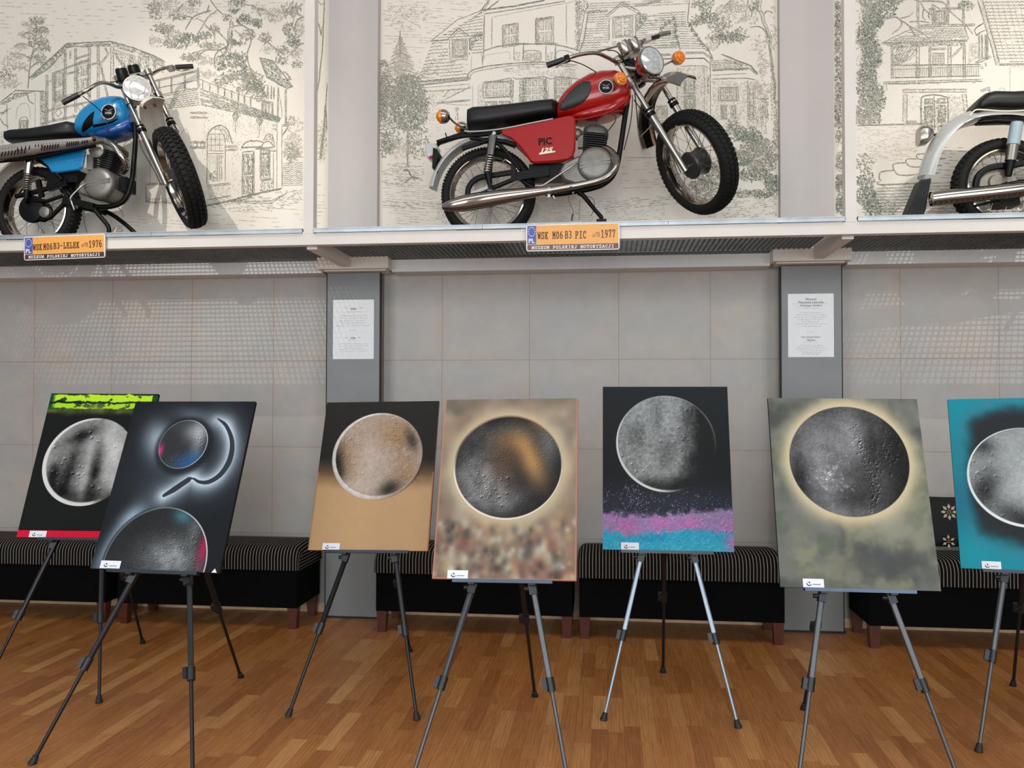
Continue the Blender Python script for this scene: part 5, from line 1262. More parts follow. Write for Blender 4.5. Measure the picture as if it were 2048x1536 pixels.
for i in (0, len(stn)-1):
    for k in range(n_): a = i*N_+k; fs.append((a, a+1, o_+a+1, o_+a))
sh.add(vs+vs2, fs, 0, True)
sl = sh
def slot(u0, u1, nslots, f0, f1, sl_=.35):
    for k in range(nslots):
        u = u0+(u1-u0)*k/max(1, nslots-1); i = max(j for j in range(len(stn)-1) if stn[j][0] <= u); a, b = stn[i], stn[i+1]; f = (u-a[0])/(b[0]-a[0]); v = a[1]+(b[1]-a[1])*f; hh = (a[2]+(b[2]-a[2])*f)*1.15
        pts = []
        for g_ in (f0, (f0+f1)/2, f1):
            c_ = P(u+sl_*g_*hh*.6, v-g_*hh, -.18-.049*math.sqrt(max(0, 1-g_*g_))-.0005); pts.append(c_)
        sl.tube(pts, .0032, 5, 1)
slot(-60, 28, 16, .45, .75); slot(-60, 50, 18, -.6, .1); slot(34, 58, 4, -.1, .5); slot(70, 82, 3, .2, .7); slot(86, 130, 8, .4, .78); slot(84, 116, 7, -.55, .25); slot(134, 156, 6, -.5, .5); slot(164, 174, 3, -.4, .5)
sh.build('heat_shield', [mat('aluminium_shield', (172, 166, 158), .38, .6, var=.05), bmet], root)
m = MB(); m.tube([P(u, v, -.16) for u, v in ((-60, 331), (0, 322), (70, 315), (130, 303), (190, 290))], .014, 10, sub=3); m.build('exhaust_bracket', bmet, root)
engine(root, P, (201, 368), .104, -.10, [(152, 378), (160, 362), (174, 352), (184, 344), (196, 384), (190, 392), (172, 392), (160, 388)], ((216, 344), (226, 306)), None, V((0, 0, 1)),
       kick=[(170, 368, -.15), (160, 375, -.17), (142, 394, -.19), (143, 404, -.2), (149, 420, -.2)])
cb = MB(); cb.lathe(P(196, 302, -.08), (0, -1, 0), [(0, .0001), (0, .05), (.02, .05), (.03, .03), (.03, .0001)], 20); cb.cbox(P(184, 326, -.06), V((0, 0, 1)), .045, .045, (0, 1, 0), .10); cb.build('carburettor', alu, root)
st = MB()
for dy, pts in ((-.1, ((190, 420), (196, 428), (216, 452), (218, 466))), (.08, ((200, 420), (222, 428), (250, 448), (270, 466)))):
    st.tube([P(u, v, dy) for u, v in pts], .014, 10, sub=3)
st.tube([P(150, 412, -.08), P(190, 420, -.08), P(200, 420, .08)], .014, 10); st.build('centre_stand', bmet, root)
m = MB(); m.cbox(P(170, 412, -.0), P(200, 418)-P(140, 404), .05, .16, (0, 1, 0)); m.build('engine_mount', bmet, root); m = MB(); m.cbox(P(255, 372, 0), V((0, 0, 1)), .05, .12, (0, 1, 0), .09); m.build('engine_mount', bmet, root)
for pts in (((167, 420, -.1), (168, 440, -.1), (174, 466, -.1)), ((236, 414, 0), (244, 424, 0), (246, 434, 0)), ((176, 300, 0), (188, 312, -.05), (190, 300, -.05))):
    MB().tube([P(*q) for q in pts], .0018, 6, sub=4).build('dangling_cable', cable, root)
S = Steer(P(268, 158), P(360, 362), 60)
front_end(root, S, .322, .088, .240, sep=.095, off=.035, boot=.50, fender=[(.30, .40), (.22, .455), (.12, .475), (.02, .465), (-.08, .43), (-.17, .37), (-.23, .29)], fm=offw, fw=.15, knob_h=.006, knobs=54)
headlamp(root, P(274, 177, -.14), (.50, -.86, .08), .082, bluep, ring=True)
gauges(root, S, [P(246, 153, -.09), P(270, 146, .02)], (-.25, -.1, .95), bmet, R=.038, L=.085)
bar = MB(); bar.tube([P(*q) for q in ((127, 204, -.36), (160, 188, -.34), (178, 178, -.32), (196, 167, -.28), (214, 166, -.22), (240, 175, -.12), (262, 168, -.02), (290, 158, .06), (302, 150, .10), (315, 142, .14), (332, 136, .2), (384, 133, .30))], .0115, 14, sub=4); bar.build('handlebar', chrome, root)
grip(root, [P(125, 206, -.365), P(158, 189, -.34)], lever=[P(163, 186, -.34), P(172, 184, -.36), P(180, 192, -.36)])
grip(root, [P(351, 134.5, .24), P(386, 132.5, .30)], lever=[P(345, 138, .2), (P(365, 141, .2)), P(380, 138, .24)])
m = MB(); m.cbox(P(342, 137, .22), P(350, 135)-P(335, 138), .03, .035, None, .04); m.build('switch_housing', satin, root)
for pts in (((165, 192, -.34), (190, 212, -.25), (208, 230, -.17), (215, 250, -.15), (216, 268, -.13)), ((300, 165, 0), (312, 200, 0), (333, 230, .0), (352, 255, .0), (358, 265, 0)), ((214, 166, -.2), (235, 163, -.1), (256, 166, -.05)), ((275, 265, -.1), (285, 300, -.1), (308, 340, -.12), (322, 370, -.12)), ((293, 155, .05), (310, 143, .1), (330, 138, .18))):
    MB().tube([P(*q) for q in pts], .003, 6, sub=6).build('control_cable', cable, root)
m = MB(); m.cbox(S.at(.02, .08, 0), S.s, .10, .06, None, .14); m.build('wiring_loom', bmet, root)

# ------------------------------------------------------------ white motorcycle at the right edge
P = mk_P(5.15); root = bike_empty(P, (2030, 440), 'white and grey motorcycle with big chrome muffler cut off by the right border')
cR = P(2003, 372); RRw = cR.z-2.427
rear(root, P, cR, RRw, RRw-.078, knobs=50, kh=.002, hubm=tanm)
pts = []
for u, v, w_ in ((1853, 357, .13), (1862, 325, .13), (1876, 293, .135), (1897, 266, .14), (1925, 246, .145), (1960, 236, .15), (2010, 234, .15), (2060, 240, .15)): pts.append(P(u, v, 0))
pts = poly_sub(pts, 4); out = []
for i, p in enumerate(pts):
    d = pts[min(i+1, len(pts)-1)]-pts[max(i-1, 0)]; n_ = V((-d.z, 0, d.x)).normalized()
    out.append((p, V((0, 1, 0)), n_, .15))
sheet(root, [(p, l, n, .17) for p, l, n, w in out], .17, silverp, 'rear_mudguard', crown=.05)
MB().loft([(1905, 262, 263, .02), (1930, 240, 252, .05), (1952, 230, 246, .06), (1958, 233, 240, .06)], 16, P=P).build('mudguard_fairing', silverp, root)
fp = MB().prism([P(u, v, -.06) for u, v in ((1843, 359), (1863, 356), (1852, 420), (1846, 432), (1813, 432))], (0, .12, 0), bev=.004)
fo = fp.build('mud_flap', rubber, root)
rb = MB()
for k in range(6): f = k/5; rb.tube([P(1845+16*f, 362-2*f, -.064), P(1817+30*f, 430, -.064)], .0022, 5)
rb.build('flap_ribs', rubber, fo)
m = MB(); m.loft([(1836, 257, 291, .045), (1841, 254, 291, .055), (1852, 254, 289, .055), (1861, 259, 280, .045), (1866, 264, 274, .02)], 20, p=.6, P=P); to = m.build('tail_light', satin, root)
m = MB(); m.tube([P(1862, 272, 0), P(1880, 266, 0), P(1900, 262, 0)], .006, 8); m.build('lamp_bracket', bmet, root)
seat_st = [(1937, 226, 236, .07), (1946, 208, 234, .115), (1960, 195, 230, .125), (1975, 191, 230, .128), (2010, 192, 232, .13), (2060, 189, 230, .13), (2130, 186, 224, .12), (2200, 190, 220, .09)]
so = MB().loft(seat_st, 24, p=.62, P=P).build('seat', seatm, root)
MB().tube([P(u, v, -.132) for u, v in ((1939, 232), (1950, 220.5), (1966, 219.5), (2000, 222), (2030, 222), (2060, 220), (2130, 216))], .0045, 8, sub=3).build('seat_piping', cream, so)
m = MB(); m.tube([P(u, v, -.11) for u, v in ((1958, 244), (1990, 241), (2060, 244), (2150, 240))], .014, 10); m.tube([P(u, v, -.13) for u, v in ((1962, 239), (1970, 234), (2002, 232))], .006, 8); m.box((P(1960, 240).x, 5.08, P(1960, 244).z), (P(2120, 240).x, 5.22, P(1960, 230).z))
m.tube([P(2150, 240, 0), P(2140, 330, 0), P(2120, 385, 0), P(2210, 395, 0), P(2300, 360, 0), P(2320, 200, 0)], .018, 12, sub=3); m.build('frame', bmet, root)
for dy in (-.115, .115):
    a, b, c, d = [P(*q, dy) for q in ((2034, 246), (2026, 290), (2021, 322), (2016, 352))]
    o_ = MB().tube([a, b], .034, 22).build('shock_absorber', lpaint, root); MB().tube([b, c], .030, 22).build('chrome_sleeve', satin, o_); MB().tube([c, d], [.026, .018], 18).build('damper_body', bmet, o_)
m = MB(); m.tube([P(u, v, -.08) for u, v in ((1951, 374), (1955, 355), (1970, 340), (1992, 333), (2020, 331), (2060, 324), (2110, 318))], .018, 10, sub=4, sq=.6); m.build('chain_guard', bmet, root)
m = MB(); m.lathe(P(1990, 366, -.06), (0, -1, 0), [(0, .0001), (0, .09), (.008, .09), (.012, .045), (.03, .04), (.032, .0001)], 36); m.build('sprocket_cover', tanm, root)
m = MB()
for dy in (-.09, .09): m.tube([P(u, v, dy) for u, v in ((2003, 372), (2060, 362), (2130, 350))], .016, 12)
m.tube([P(1950, 412, -.05), P(2005, 398, -.05), P(2060, 388, -.05)], .008, 8); m.cbox(P(2010, 403, -.0), P(2030, 400)-P(1990, 402), .07, .12, (0, 1, 0)); m.build('swing_arm', bmet, root)
m = MB(); m.tube([P(u, v, -.2) for u, v in ((1862, 398), (1900, 393.5), (1960, 387.5), (2040, 378.5), (2110, 370), (2160, 366), (2200, 364), (2270, 350), (2285, 320), (2260, 296))], [.040, .041, .041, .041, .038, .026, .02, .02, .02, .02], 26, sub=3, cap=False)
m.tube([P(1864, 397.5, -.2), P(1900, 393.5, -.2)], .034, 22); m.build('muffler', chrome, root)
# the part of this machine beyond the picture
tank_st = [(2150, 200, 214, .05), (2160, 180, 222, .10), (2190, 160, 222, .13), (2240, 148, 212, .13), (2290, 150, 200, .10), (2310, 160, 190, .05)]
MB().loft(tank_st, 24, p=.78, P=P).build('fuel_tank', silverp, root)
engine(root, P, (2215, 340), .10, -.10, [(2150, 352), (2165, 330), (2190, 320), (2205, 350), (2190, 372), (2165, 370)], ((2215, 322), (2222, 282)), None, V((0, 0, 1)))
S = Steer(P(2325, 150), P(2425, 350), 8); S.c = V((S.c.x, S.c.y, 2.427+.315)); S.L = (S.c-S.h).length
front_end(root, S, .313, .085, .235, sep=.085, off=.03, boot=.45, fender=[(.24, .24), (.14, .33), (.0, .36), (-.14, .33), (-.27, .22)], fm=silverp, fw=.14)
headlamp(root, S.at(.13, .05, 0), S.w, .085, silverp)
bar = MB(); bar.tube([S.at(-.10, -.06, -.36), S.at(-.04, -.09, -.24), S.at(.0, -.02, -.08), S.at(.0, -.02, .08), S.at(-.04, -.09, .24), S.at(-.10, -.06, .36)], .0115, 12, sub=4); bar.build('handlebar', chrome, root)

ZMIN[0] = None
# ================================================================== wall drawings of villas
def paper_mat():
    m, nt, b = NT('mural_paper'); g = G(nt)
    tc = g.n('ShaderNodeTexCoord').outputs['Object']
    n = g.noise(g.map(tc, (1, 1, 1.0)), 120, 5, .75); n2 = g.noise(tc, 3, 3)
    c = g.mix(g.ramp(n, [(.34, .7), (.46, 0.)]), lin((237, 226, 212)), lin((215, 205, 190)))
    c = g.mix(g.m('MULTIPLY', n2, .25), c, lin((230, 219, 204)))
    g.l(c, b.inputs['Base Color']); b.inputs['Roughness'].default_value = .85; b.inputs['Specular IOR Level'].default_value = .1
    return m
def pencil(name, rgb, thr):
    m, nt, b = NT(name); g = G(nt)
    tc = g.n('ShaderNodeTexCoord').outputs['Object']
    n = g.noise(tc, 260, 3, .7)
    c = g.mix(g.ramp(n, [(thr-.06, 0.), (thr+.06, 1.)]), lin(rgb), lin((216, 207, 195)))
    g.l(c, b.inputs['Base Color']); b.inputs['Roughness'].default_value = .85; b.inputs['Specular IOR Level'].default_value = .1
    return m
PM = [paper_mat(), pencil('pencil_dark', (84, 97, 82), .54), pencil('pencil_mid', (118, 120, 102), .54), pencil('pencil_light', (172, 165, 146), .52)]
YM = 5.585
class Drawing:
    def __init__(s, seed): s.r = random.Random(seed); s.v = []; s.f = []; s.m = []; s.o = (0, 0, 1); s.lim = (-9e9, 9e9)
    def view(s, ox, oy, sc): s.o = (ox, oy, sc)
    def px(s, p): return (s.o[0]+p[0]/s.o[2], s.o[1]+p[1]/s.o[2])
    def raw(s, P, w, d):
        w *= 1.35
        """P in photo pixels"""
        r = s.r
        if any(not (s.lim[0]+1.5 < p[0] < s.lim[1]-1.5) for p in P): return
        n = len(P); off = .0005+.0012*r.random(); o = len(s.v)
        for i in range(n):
            a = P[max(0, i-1)]; b = P[min(n-1, i+1)]; dx, dy = b[0]-a[0], b[1]-a[1]; L = math.hypot(dx, dy) or 1
            ww = w*.5*(1 if 0 < i < n-1 else .5)*r.uniform(.75, 1.2)
            for sg in (1, -1): s.v.append(at(P[i][0]-dy/L*ww*sg, P[i][1]+dx/L*ww*sg, YM-off))
        for i in range(n-1): k = o+2*i; s.f.append((k, k+1, k+3, k+2)); s.m.append(d)
    def line(s, pts, w=1.1, d=2, jit=.45, rep=1):
        r = s.r
        for _ in range(rep):
            P = [s.px(p) for p in pts]; out = []
            for a, b in zip(P[:-1], P[1:]):
                L = math.hypot(b[0]-a[0], b[1]-a[1]); n = max(1, int(L/6))
                for k in range(n): t = k/n; out.append((a[0]+(b[0]-a[0])*t+r.uniform(-jit, jit), a[1]+(b[1]-a[1])*t+r.uniform(-jit, jit)))
            out.append(P[-1])
            # clip to the panel piecewise
            seg = []
            for q in out:
                if s.lim[0]+1.5 < q[0] < s.lim[1]-1.5: seg.append(q)
                else:
                    if len(seg) > 1: s.raw(seg, w, d)
                    seg = []
            if len(seg) > 1: s.raw(seg, w, d)
    def curve(s, pts, **k):
        q = poly_sub([V((x, y, 0)) for x, y in pts], 6); s.line([(p.x, p.y) for p in q], **k)
    def wig(s, a, b, amp, per, w=1, d=2):
        a, b = s.px(a), s.px(b); L = math.hypot(b[0]-a[0], b[1]-a[1]); n = max(2, int(L/per*2)); P = []
        nx, ny = -(b[1]-a[1])/(L or 1), (b[0]-a[0])/(L or 1)
        for k in range(n+1):
            t = k/n; q = (amp if k % 2 else -amp)*s.r.uniform(.5, 1.2); P.append((a[0]+(b[0]-a[0])*t+nx*q, a[1]+(b[1]-a[1])*t+ny*q))
        for i in range(0, n, 6):
            if s.r.random() < .93: s.raw(P[i:i+7], w, d)
    def rows(s, t0, t1, b0, b1, n, amp=1.0, per=7, w=1.0, d=2):
        for k in range(n+1):
            f = k/n; s.wig((t0[0]+(b0[0]-t0[0])*f, t0[1]+(b0[1]-t0[1])*f), (t1[0]+(b1[0]-t1[0])*f, t1[1]+(b1[1]-t1[1])*f), amp, per, w, d)
    def hatch(s, poly, ang=0, sp=2.2, w=.8, d=2, ln=9, gap=.25):
        P = [s.px(p) for p in poly]; a = math.radians(ang); c, sn = math.cos(a), math.sin(a)
        R = [(x*c+y*sn, -x*sn+y*c) for x, y in P]; y = min(p[1] for p in R)+.5
        y1 = max(p[1] for p in R)
        while y < y1:
            xs = []
            for (x0, y0), (x2, y2) in zip(R, R[1:]+R[:1]):
                if (y0-y)*(y2-y) < 0: xs.append(x0+(x2-x0)*(y-y0)/(y2-y0))
            xs.sort()
            for k in range(0, len(xs)-1, 2):
                x = xs[k]
                while x < xs[k+1]:
                    e = min(xs[k+1], x+ln*s.r.uniform(.5, 1.4))
                    if s.r.random() > gap:
                        Q = [(x, y+s.r.uniform(-.5, .5)), ((x+e)/2, y+s.r.uniform(-.6, .6)), (e, y+s.r.uniform(-.5, .5))]
                        s.raw([(p[0]*c-p[1]*sn, p[0]*sn+p[1]*c) for p in Q], w, d)
                    x = e+s.r.uniform(.5, 2)
            y += sp*s.r.uniform(.8, 1.2)
    def scrib(s, cx, cy, rx, ry, n, size=5, w=1.0, d=2, ang=None, pw=.6):
        cx, cy = s.px((cx, cy)); rx /= s.o[2]; ry /= s.o[2]; r = s.r
        for _ in range(n):
            a = r.uniform(0, 2*math.pi); q = r.random()**pw; x = cx+rx*q*math.cos(a); y = cy+ry*q*math.sin(a)
            L = size*r.uniform(.5, 1.3); t = (ang+r.uniform(-.5, .5)) if ang is not None else r.uniform(0, 2*math.pi); k = r.uniform(-1.6, 1.6); P = []
            for i in range(5): P.append((x, y)); x += math.cos(t)*L/4; y += math.sin(t)*L/4; t += k/2
            s.raw(P, w*r.uniform(.7, 1.3), d)
    def branch(s, pts, w0=4, d=2):
        q = poly_sub([V((x, y, 0)) for x, y in pts], 5); n = len(q)
        for sd in (-1, 1):
            P = []
            for i, p in enumerate(q):
                a = q[max(0, i-1)]; b = q[min(n-1, i+1)]; t = (b-a).normalized() if (b-a).length else V((1, 0, 0)); w = w0*(1-i/n*.8)*s.o[2]/2
                P.append((p.x-t.y*w*sd, p.y+t.x*w*sd))
            s.line(P, w=1.3 if sd > 0 else .9, d=d, jit=.3)
        P = [(p.x, p.y) for p in q]; s.line(P, w=1.0, d=3, jit=w0*.3)
    def win(s, x0, y0, x1, y1, nx, ny, sk=0, d=2, fr=True, dk=2, dens=1.6):
        """window with panes; sk: how far the right side is shifted down"""
        g = lambda fx, fy: (x0+(x1-x0)*fx, y0+(y1-y0)*fy+sk*fx)
        if fr:
            for e in (-.10, 0): s.line([g(e, e*.6), g(1-e, e*.6), g(1-e, 1-e*.6), g(e, 1-e*.6), g(e, e*.6)], w=1.2 if e else .9, d=d)
        for i in range(nx):
            for j in range(ny):
                a, b, c, e = (i+.14)/nx, (i+.86)/nx, (j+.12)/ny, (j+.88)/ny
                q = [g(a, c), g(b, c), g(b, e), g(a, e)]; s.line(q+[q[0]], w=.8, d=dk); s.hatch(q, s.r.uniform(30, 60), dens, .75, 3 if s.r.random() < .5 else dk, 5)
    def beam(s, pts, w=5, d=2):
        for (a, b) in zip(pts[:-1], pts[1:]):
            L = math.hypot(b[0]-a[0], b[1]-a[1]) or 1; nx, ny = -(b[1]-a[1])/L*w*s.o[2]/2, (b[0]-a[0])/L*w*s.o[2]/2
            q = [(a[0]+nx, a[1]+ny), (b[0]+nx, b[1]+ny), (b[0]-nx, b[1]-ny), (a[0]-nx, a[1]-ny)]
            s.line(q[:2], w=1, d=d); s.line(q[2:], w=1, d=d); s.hatch(q, s.r.uniform(0, 180), 1.7, .75, 3 if d == 3 else 2, 4, .3)
    def stip(s, poly, n, d=3, w=.8, size=3.2, ang=1.3):
        P = [s.px(p) for p in poly]; xs = [p[0] for p in P]; ys = [p[1] for p in P]; k = 0
        while k < n:
            x, y = s.r.uniform(min(xs), max(xs)), s.r.uniform(min(ys), max(ys)); ins = False
            for (a, b), (c, e) in zip(P, P[1:]+P[:1]):
                if (b > y) != (e > y) and x < (c-a)*(y-b)/(e-b)+a: ins = not ins
            k += 1
            if not ins: continue
            t = ang+s.r.uniform(-.9, .9); L = size*s.r.uniform(.4, 1.1); m = s.r.uniform(-1, 1)
            s.raw([(x, y), (x+math.cos(t)*L/2+m*.6, y+math.sin(t)*L/2), (x+math.cos(t)*L, y+math.sin(t)*L)], w*s.r.uniform(.7, 1.2), d)
    def build(s, x0, x1, name, label):
        mb = MB(); mb.box((x0, YM, 2.43), (x1, YM+.012, 5.6), 0)
        o = len(mb.v); mb.v += s.v; mb.f += [tuple(q+o for q in f) for f in s.f]; mb.m += s.m; mb.sm += [False]*len(s.f)
        ob = mb.build(name, PM, fix=False); tag(ob, label, 'wall drawing', 'villa drawings behind the motorcycles')
# ---- left drawing ------------------------------------------------
D = Drawing(1); D.lim = (-60, 656)
D.view(0, 0, 1)
D.hatch([(0, 2), (620, 2), (620, 20), (380, 40), (150, 60), (0, 60)], 2, 7, .9, 3, 12, .6)
D.hatch([(0, 60), (240, 60), (240, 80), (100, 110), (0, 100)], 3, 9, .9, 3, 10, .7)
D.view(0, 0, 5.909)
D.curve([(330, 1050), (340, 900), (365, 700), (400, 560), (425, 420), (430, 260)], w=1.6, d=2, rep=2)
for a, b in (((400, 560), (160, 545)), ((380, 640), (570, 490)), ((365, 700), (110, 640)), ((350, 810), (520, 740)), ((420, 430), (260, 410)), ((425, 380), (560, 330)), ((350, 860), (180, 800))): D.branch([a, ((a[0]+b[0])/2, (a[1]+b[1])/2-35), b], 1.2)
for (x, y, rx, ry, n) in ((440, 240, 90, 40, 70), (330, 290, 80, 40, 50), (470, 360, 110, 50, 90), (300, 410, 90, 45, 60), (440, 480, 140, 60, 110), (240, 545, 110, 35, 60), (500, 570, 100, 45, 70), (180, 650, 110, 45, 60), (430, 680, 110, 45, 70), (230, 790, 110, 45, 60), (480, 740, 90, 30, 30), (100, 740, 100, 60, 50), (90, 870, 110, 70, 70), (150, 980, 120, 60, 50), (60, 960, 90, 90, 50)): D.scrib(x, y, rx, ry, n, 5, .95, 2 if n > 60 else 3)
# main house roof and gable
D.line([(335, 930), (560, 725), (790, 515), (1310, 490), (1560, 560), (1800, 650), (1950, 730)], w=1.6, d=1, rep=2)
D.hatch([(335, 935), (770, 520), (800, 560), (560, 830), (440, 900)], 45, 1.5, 1.1, 1, 8, .15)
D.hatch([(790, 515), (1310, 505), (1310, 545), (790, 560)], 0, 1.5, 1.1, 1, 12, .15)
D.hatch([(1310, 500), (1800, 650), (1950, 740), (1950, 800), (1650, 650), (1340, 560)], 17, 1.7, 1, 1, 10, .2)
D.line([(370, 940), (600, 790), (800, 560)], w=1, d=1)
for x, y0, y1, w in ((555, 880, 1480, 4), (627, 850, 1420, 3.2), (770, 600, 1390, 3.6), (893, 560, 1330, 4), (1055, 545, 1180, 4), (1160, 550, 1240, 4), (1325, 545, 1000, 6), (830, 600, 700, 2)): D.beam([(x, y0), (x, y1)], w)
for a, b in (((640, 860), (1060, 700)), ((880, 700), (1060, 640)), ((1070, 770), (1150, 740)), ((780, 880), (880, 850)), ((560, 970), (620, 950)), ((500, 1320), (1220, 1170)), ((490, 1460), (1000, 1350)), ((640, 1180), (1050, 1060))): D.beam([a, b], 2.6)
for pts in (((1180, 720), (1240, 1000), (1280, 1180)), ((1200, 740), (1280, 640), (1240, 560)), ((1360, 620), (1400, 700), (1480, 790)), ((1560, 650), (1510, 780))): D.beam(list(pts), 3)
for cx, cy in ((690, 1330), (955, 1265)): D.line([(cx-40, cy), (cx, cy-50), (cx+40, cy), (cx, cy+50), (cx-40, cy)], w=1.2, d=2, rep=2)
for x in (540, 640, 760, 870, 990): D.scrib(x, 1450-(x-540)*.22, 16, 18, 10, 4, 1.1, 2)
D.win(655, 880, 745, 1240, 2, 2, -30, fr=True); D.win(915, 770, 1035, 1080, 2, 2, -25); D.line([(645, 880), (690, 845), (750, 860)], w=1, d=2); D.line([(905, 760), (960, 715), (1040, 735)], w=1, d=2)
D.hatch([(560, 850), (790, 600), (800, 700), (640, 860)], 60, 3, .8, 3, 5); D.hatch([(1350, 580), (1900, 740), (1900, 830), (1400, 800)], 70, 2.2, .9, 2, 5, .3)
for x in (1560, 1650, 1740, 1830, 1920): D.beam([(x, 640+(x-1560)*.25), (x, 860)], 3.5, 2)
# left wing
D.line([(0, 1215), (180, 1070), (540, 1080)], w=1.4, d=1, rep=2); D.hatch([(0, 1230), (180, 1100), (420, 1080), (240, 1150), (90, 1220)], 150, 1.6, 1.1, 1, 8, .15)
D.hatch([(0, 1330), (130, 1270), (130, 1290), (0, 1370)], 150, 1.6, 1.1, 1, 8, .15)
D.curve([(190, 1420), (205, 1280), (280, 1220), (340, 1250), (360, 1420)], w=1, d=3); D.curve([(225, 1530), (230, 1420), (290, 1380), (330, 1420), (325, 1530)], w=1.2, d=2); D.win(240, 1430, 318, 1530, 2, 1)
for x in (415, 475): D.line([(x, 1090), (x, 1536)], w=.9, d=3)
D.stip([(480, 1080), (560, 1080), (560, 1500), (480, 1536)], 420, 2); D.curve([(320, 1100), (345, 1190), (400, 1230)], w=1.4, d=1); D.curve([(0, 1400), (40, 1460), (100, 1500)], w=1.4, d=1)
D.line([(0, 1230), (80, 1230), (85, 1530)], w=1, d=2)
D.view(0, 0, 1)
D.hatch([(8, 262), (8, 300), (0, 300), (0, 262)], 10, 3)
# terrace building at right: B view
D.view(300, 0, 5.689)
D.line([(0, 930), (540, 800)], w=1.2, d=1, rep=2); D.line([(0, 945), (540, 815)], w=1, d=2)
for x in (105, 245, 395): D.beam([(x, 905-(x-105)*.22), (x, 1075-(x-105)*.14)], 2.6, 1)
D.line([(0, 1020), (540, 910)], w=1.1, d=1); D.beam([(545, 770), (550, 990)], 3.2, 2)
D.rows((0, 1100), (545, 1000), (130, 1240), (570, 1190), 8, .8, 8, 1.1, 1)
D.rows((560, 1005), (1490, 1340), (580, 1190), (1470, 1390), 8, .9, 7, 1.15, 1)
D.hatch([(560, 1010), (1490, 1340), (1470, 1390), (580, 1190)], 20, 2.4, .9, 2, 7, .4)
D.line([(560, 900), (980, 1060), (1390, 1190)], w=1.0, d=2)
for x in (600, 680, 775, 850, 930, 1005, 1075, 1145): D.beam([(x, 915+(x-600)*.33), (x, 1010+(x-600)*.37)], 1.6, 2)
D.hatch([(600, 920), (1150, 1110), (1150, 1200), (600, 1010)], 75, 2.6, .7, 3, 5, .4)
# right roofed porch
D.hatch([(1250, 660), (1400, 690), (1520, 850), (1625, 980), (1560, 1005), (1450, 965), (1330, 870)], 35, 1.5, 1.1, 1, 8, .18)
D.line([(1245, 655), (1400, 690), (1430, 730), (1530, 860), (1625, 985), (1560, 1005), (1330, 880), (1245, 655)], w=1.3, d=1)
D.line([(1500, 820), (1540, 815), (1615, 905), (1560, 905), (1500, 820)], w=1.1, d=1); D.hatch([(1500, 820), (1540, 815), (1615, 905), (1560, 905)], 40, 2, 1, 1, 6)
D.beam([(1545, 1010), (1545, 1430)], 2.6, 2); D.beam([(1460, 990), (1455, 1330)], 2, 2); D.line([(1465, 1050), (1500, 1240), (1500, 1340)], w=1, d=2)
for x in (1340, 1380, 1410): D.beam([(x, 960+(x-1340)*.4), (x, 1130)], 2, 2)
D.win(1280, 1150, 1390, 1300, 3, 1, 20); D.line([(1250, 1130), (1390, 1190)], w=1.2, d=2)
# pine branches
B_ = [[(690, 0), (760, 100), (840, 170)], [(760, 120), (660, 200), (590, 310), (540, 400), (510, 490)], [(690, 120), (560, 160), (480, 210), (400, 340)], [(480, 200), (430, 190), (370, 210)], [(630, 290), (700, 345), (760, 350), (860, 450), (880, 500)], [(520, 205), (600, 240), (640, 300)],
      [(950, 300), (1060, 290), (1130, 370), (1150, 470), (1110, 600), (1120, 720), (1190, 890)], [(1080, 310), (1150, 340), (1200, 385)], [(960, 340), (1020, 390), (1060, 450)], [(910, 480), (860, 540), (760, 570), (640, 570), (550, 635)], [(850, 540), (760, 600), (730, 690), (745, 780)], [(700, 560), (560, 580), (460, 620)],
      [(1110, 640), (1060, 720)], [(1130, 760), (1190, 820), (1270, 855)], [(1080, 50), (1200, 80), (1260, 190)], [(1220, 100), (1320, 120), (1410, 190)], [(1310, 450), (1400, 530), (1490, 575)], [(1740, 40), (1680, 100), (1640, 200), (1625, 280)], [(1750, 190), (1680, 230), (1650, 310), (1665, 400)], [(1750, 490), (1680, 530), (1600, 620)],
      [(380, 40), (340, 90), (290, 150)], [(280, 290), (210, 350), (205, 440), (165, 500)], [(670, 60), (660, 100), (640, 150)], [(1620, 140), (1700, 170), (1750, 190)], [(550, 410), (545, 470), (555, 510)], [(740, 370), (735, 420), (740, 450)]]
for b in B_: D.branch(b, 1.9 if len(b) > 3 else 1.2, 2)
D.beam([(905, 0), (905, 70)], 5, 2); D.beam([(910, 330), (895, 590)], 7, 2); D.beam([(925, 240), (925, 330)], 7, 1); D.hatch([(870, 480), (940, 340), (945, 540), (850, 590)], 80, 1.5, 1.1, 1, 9)
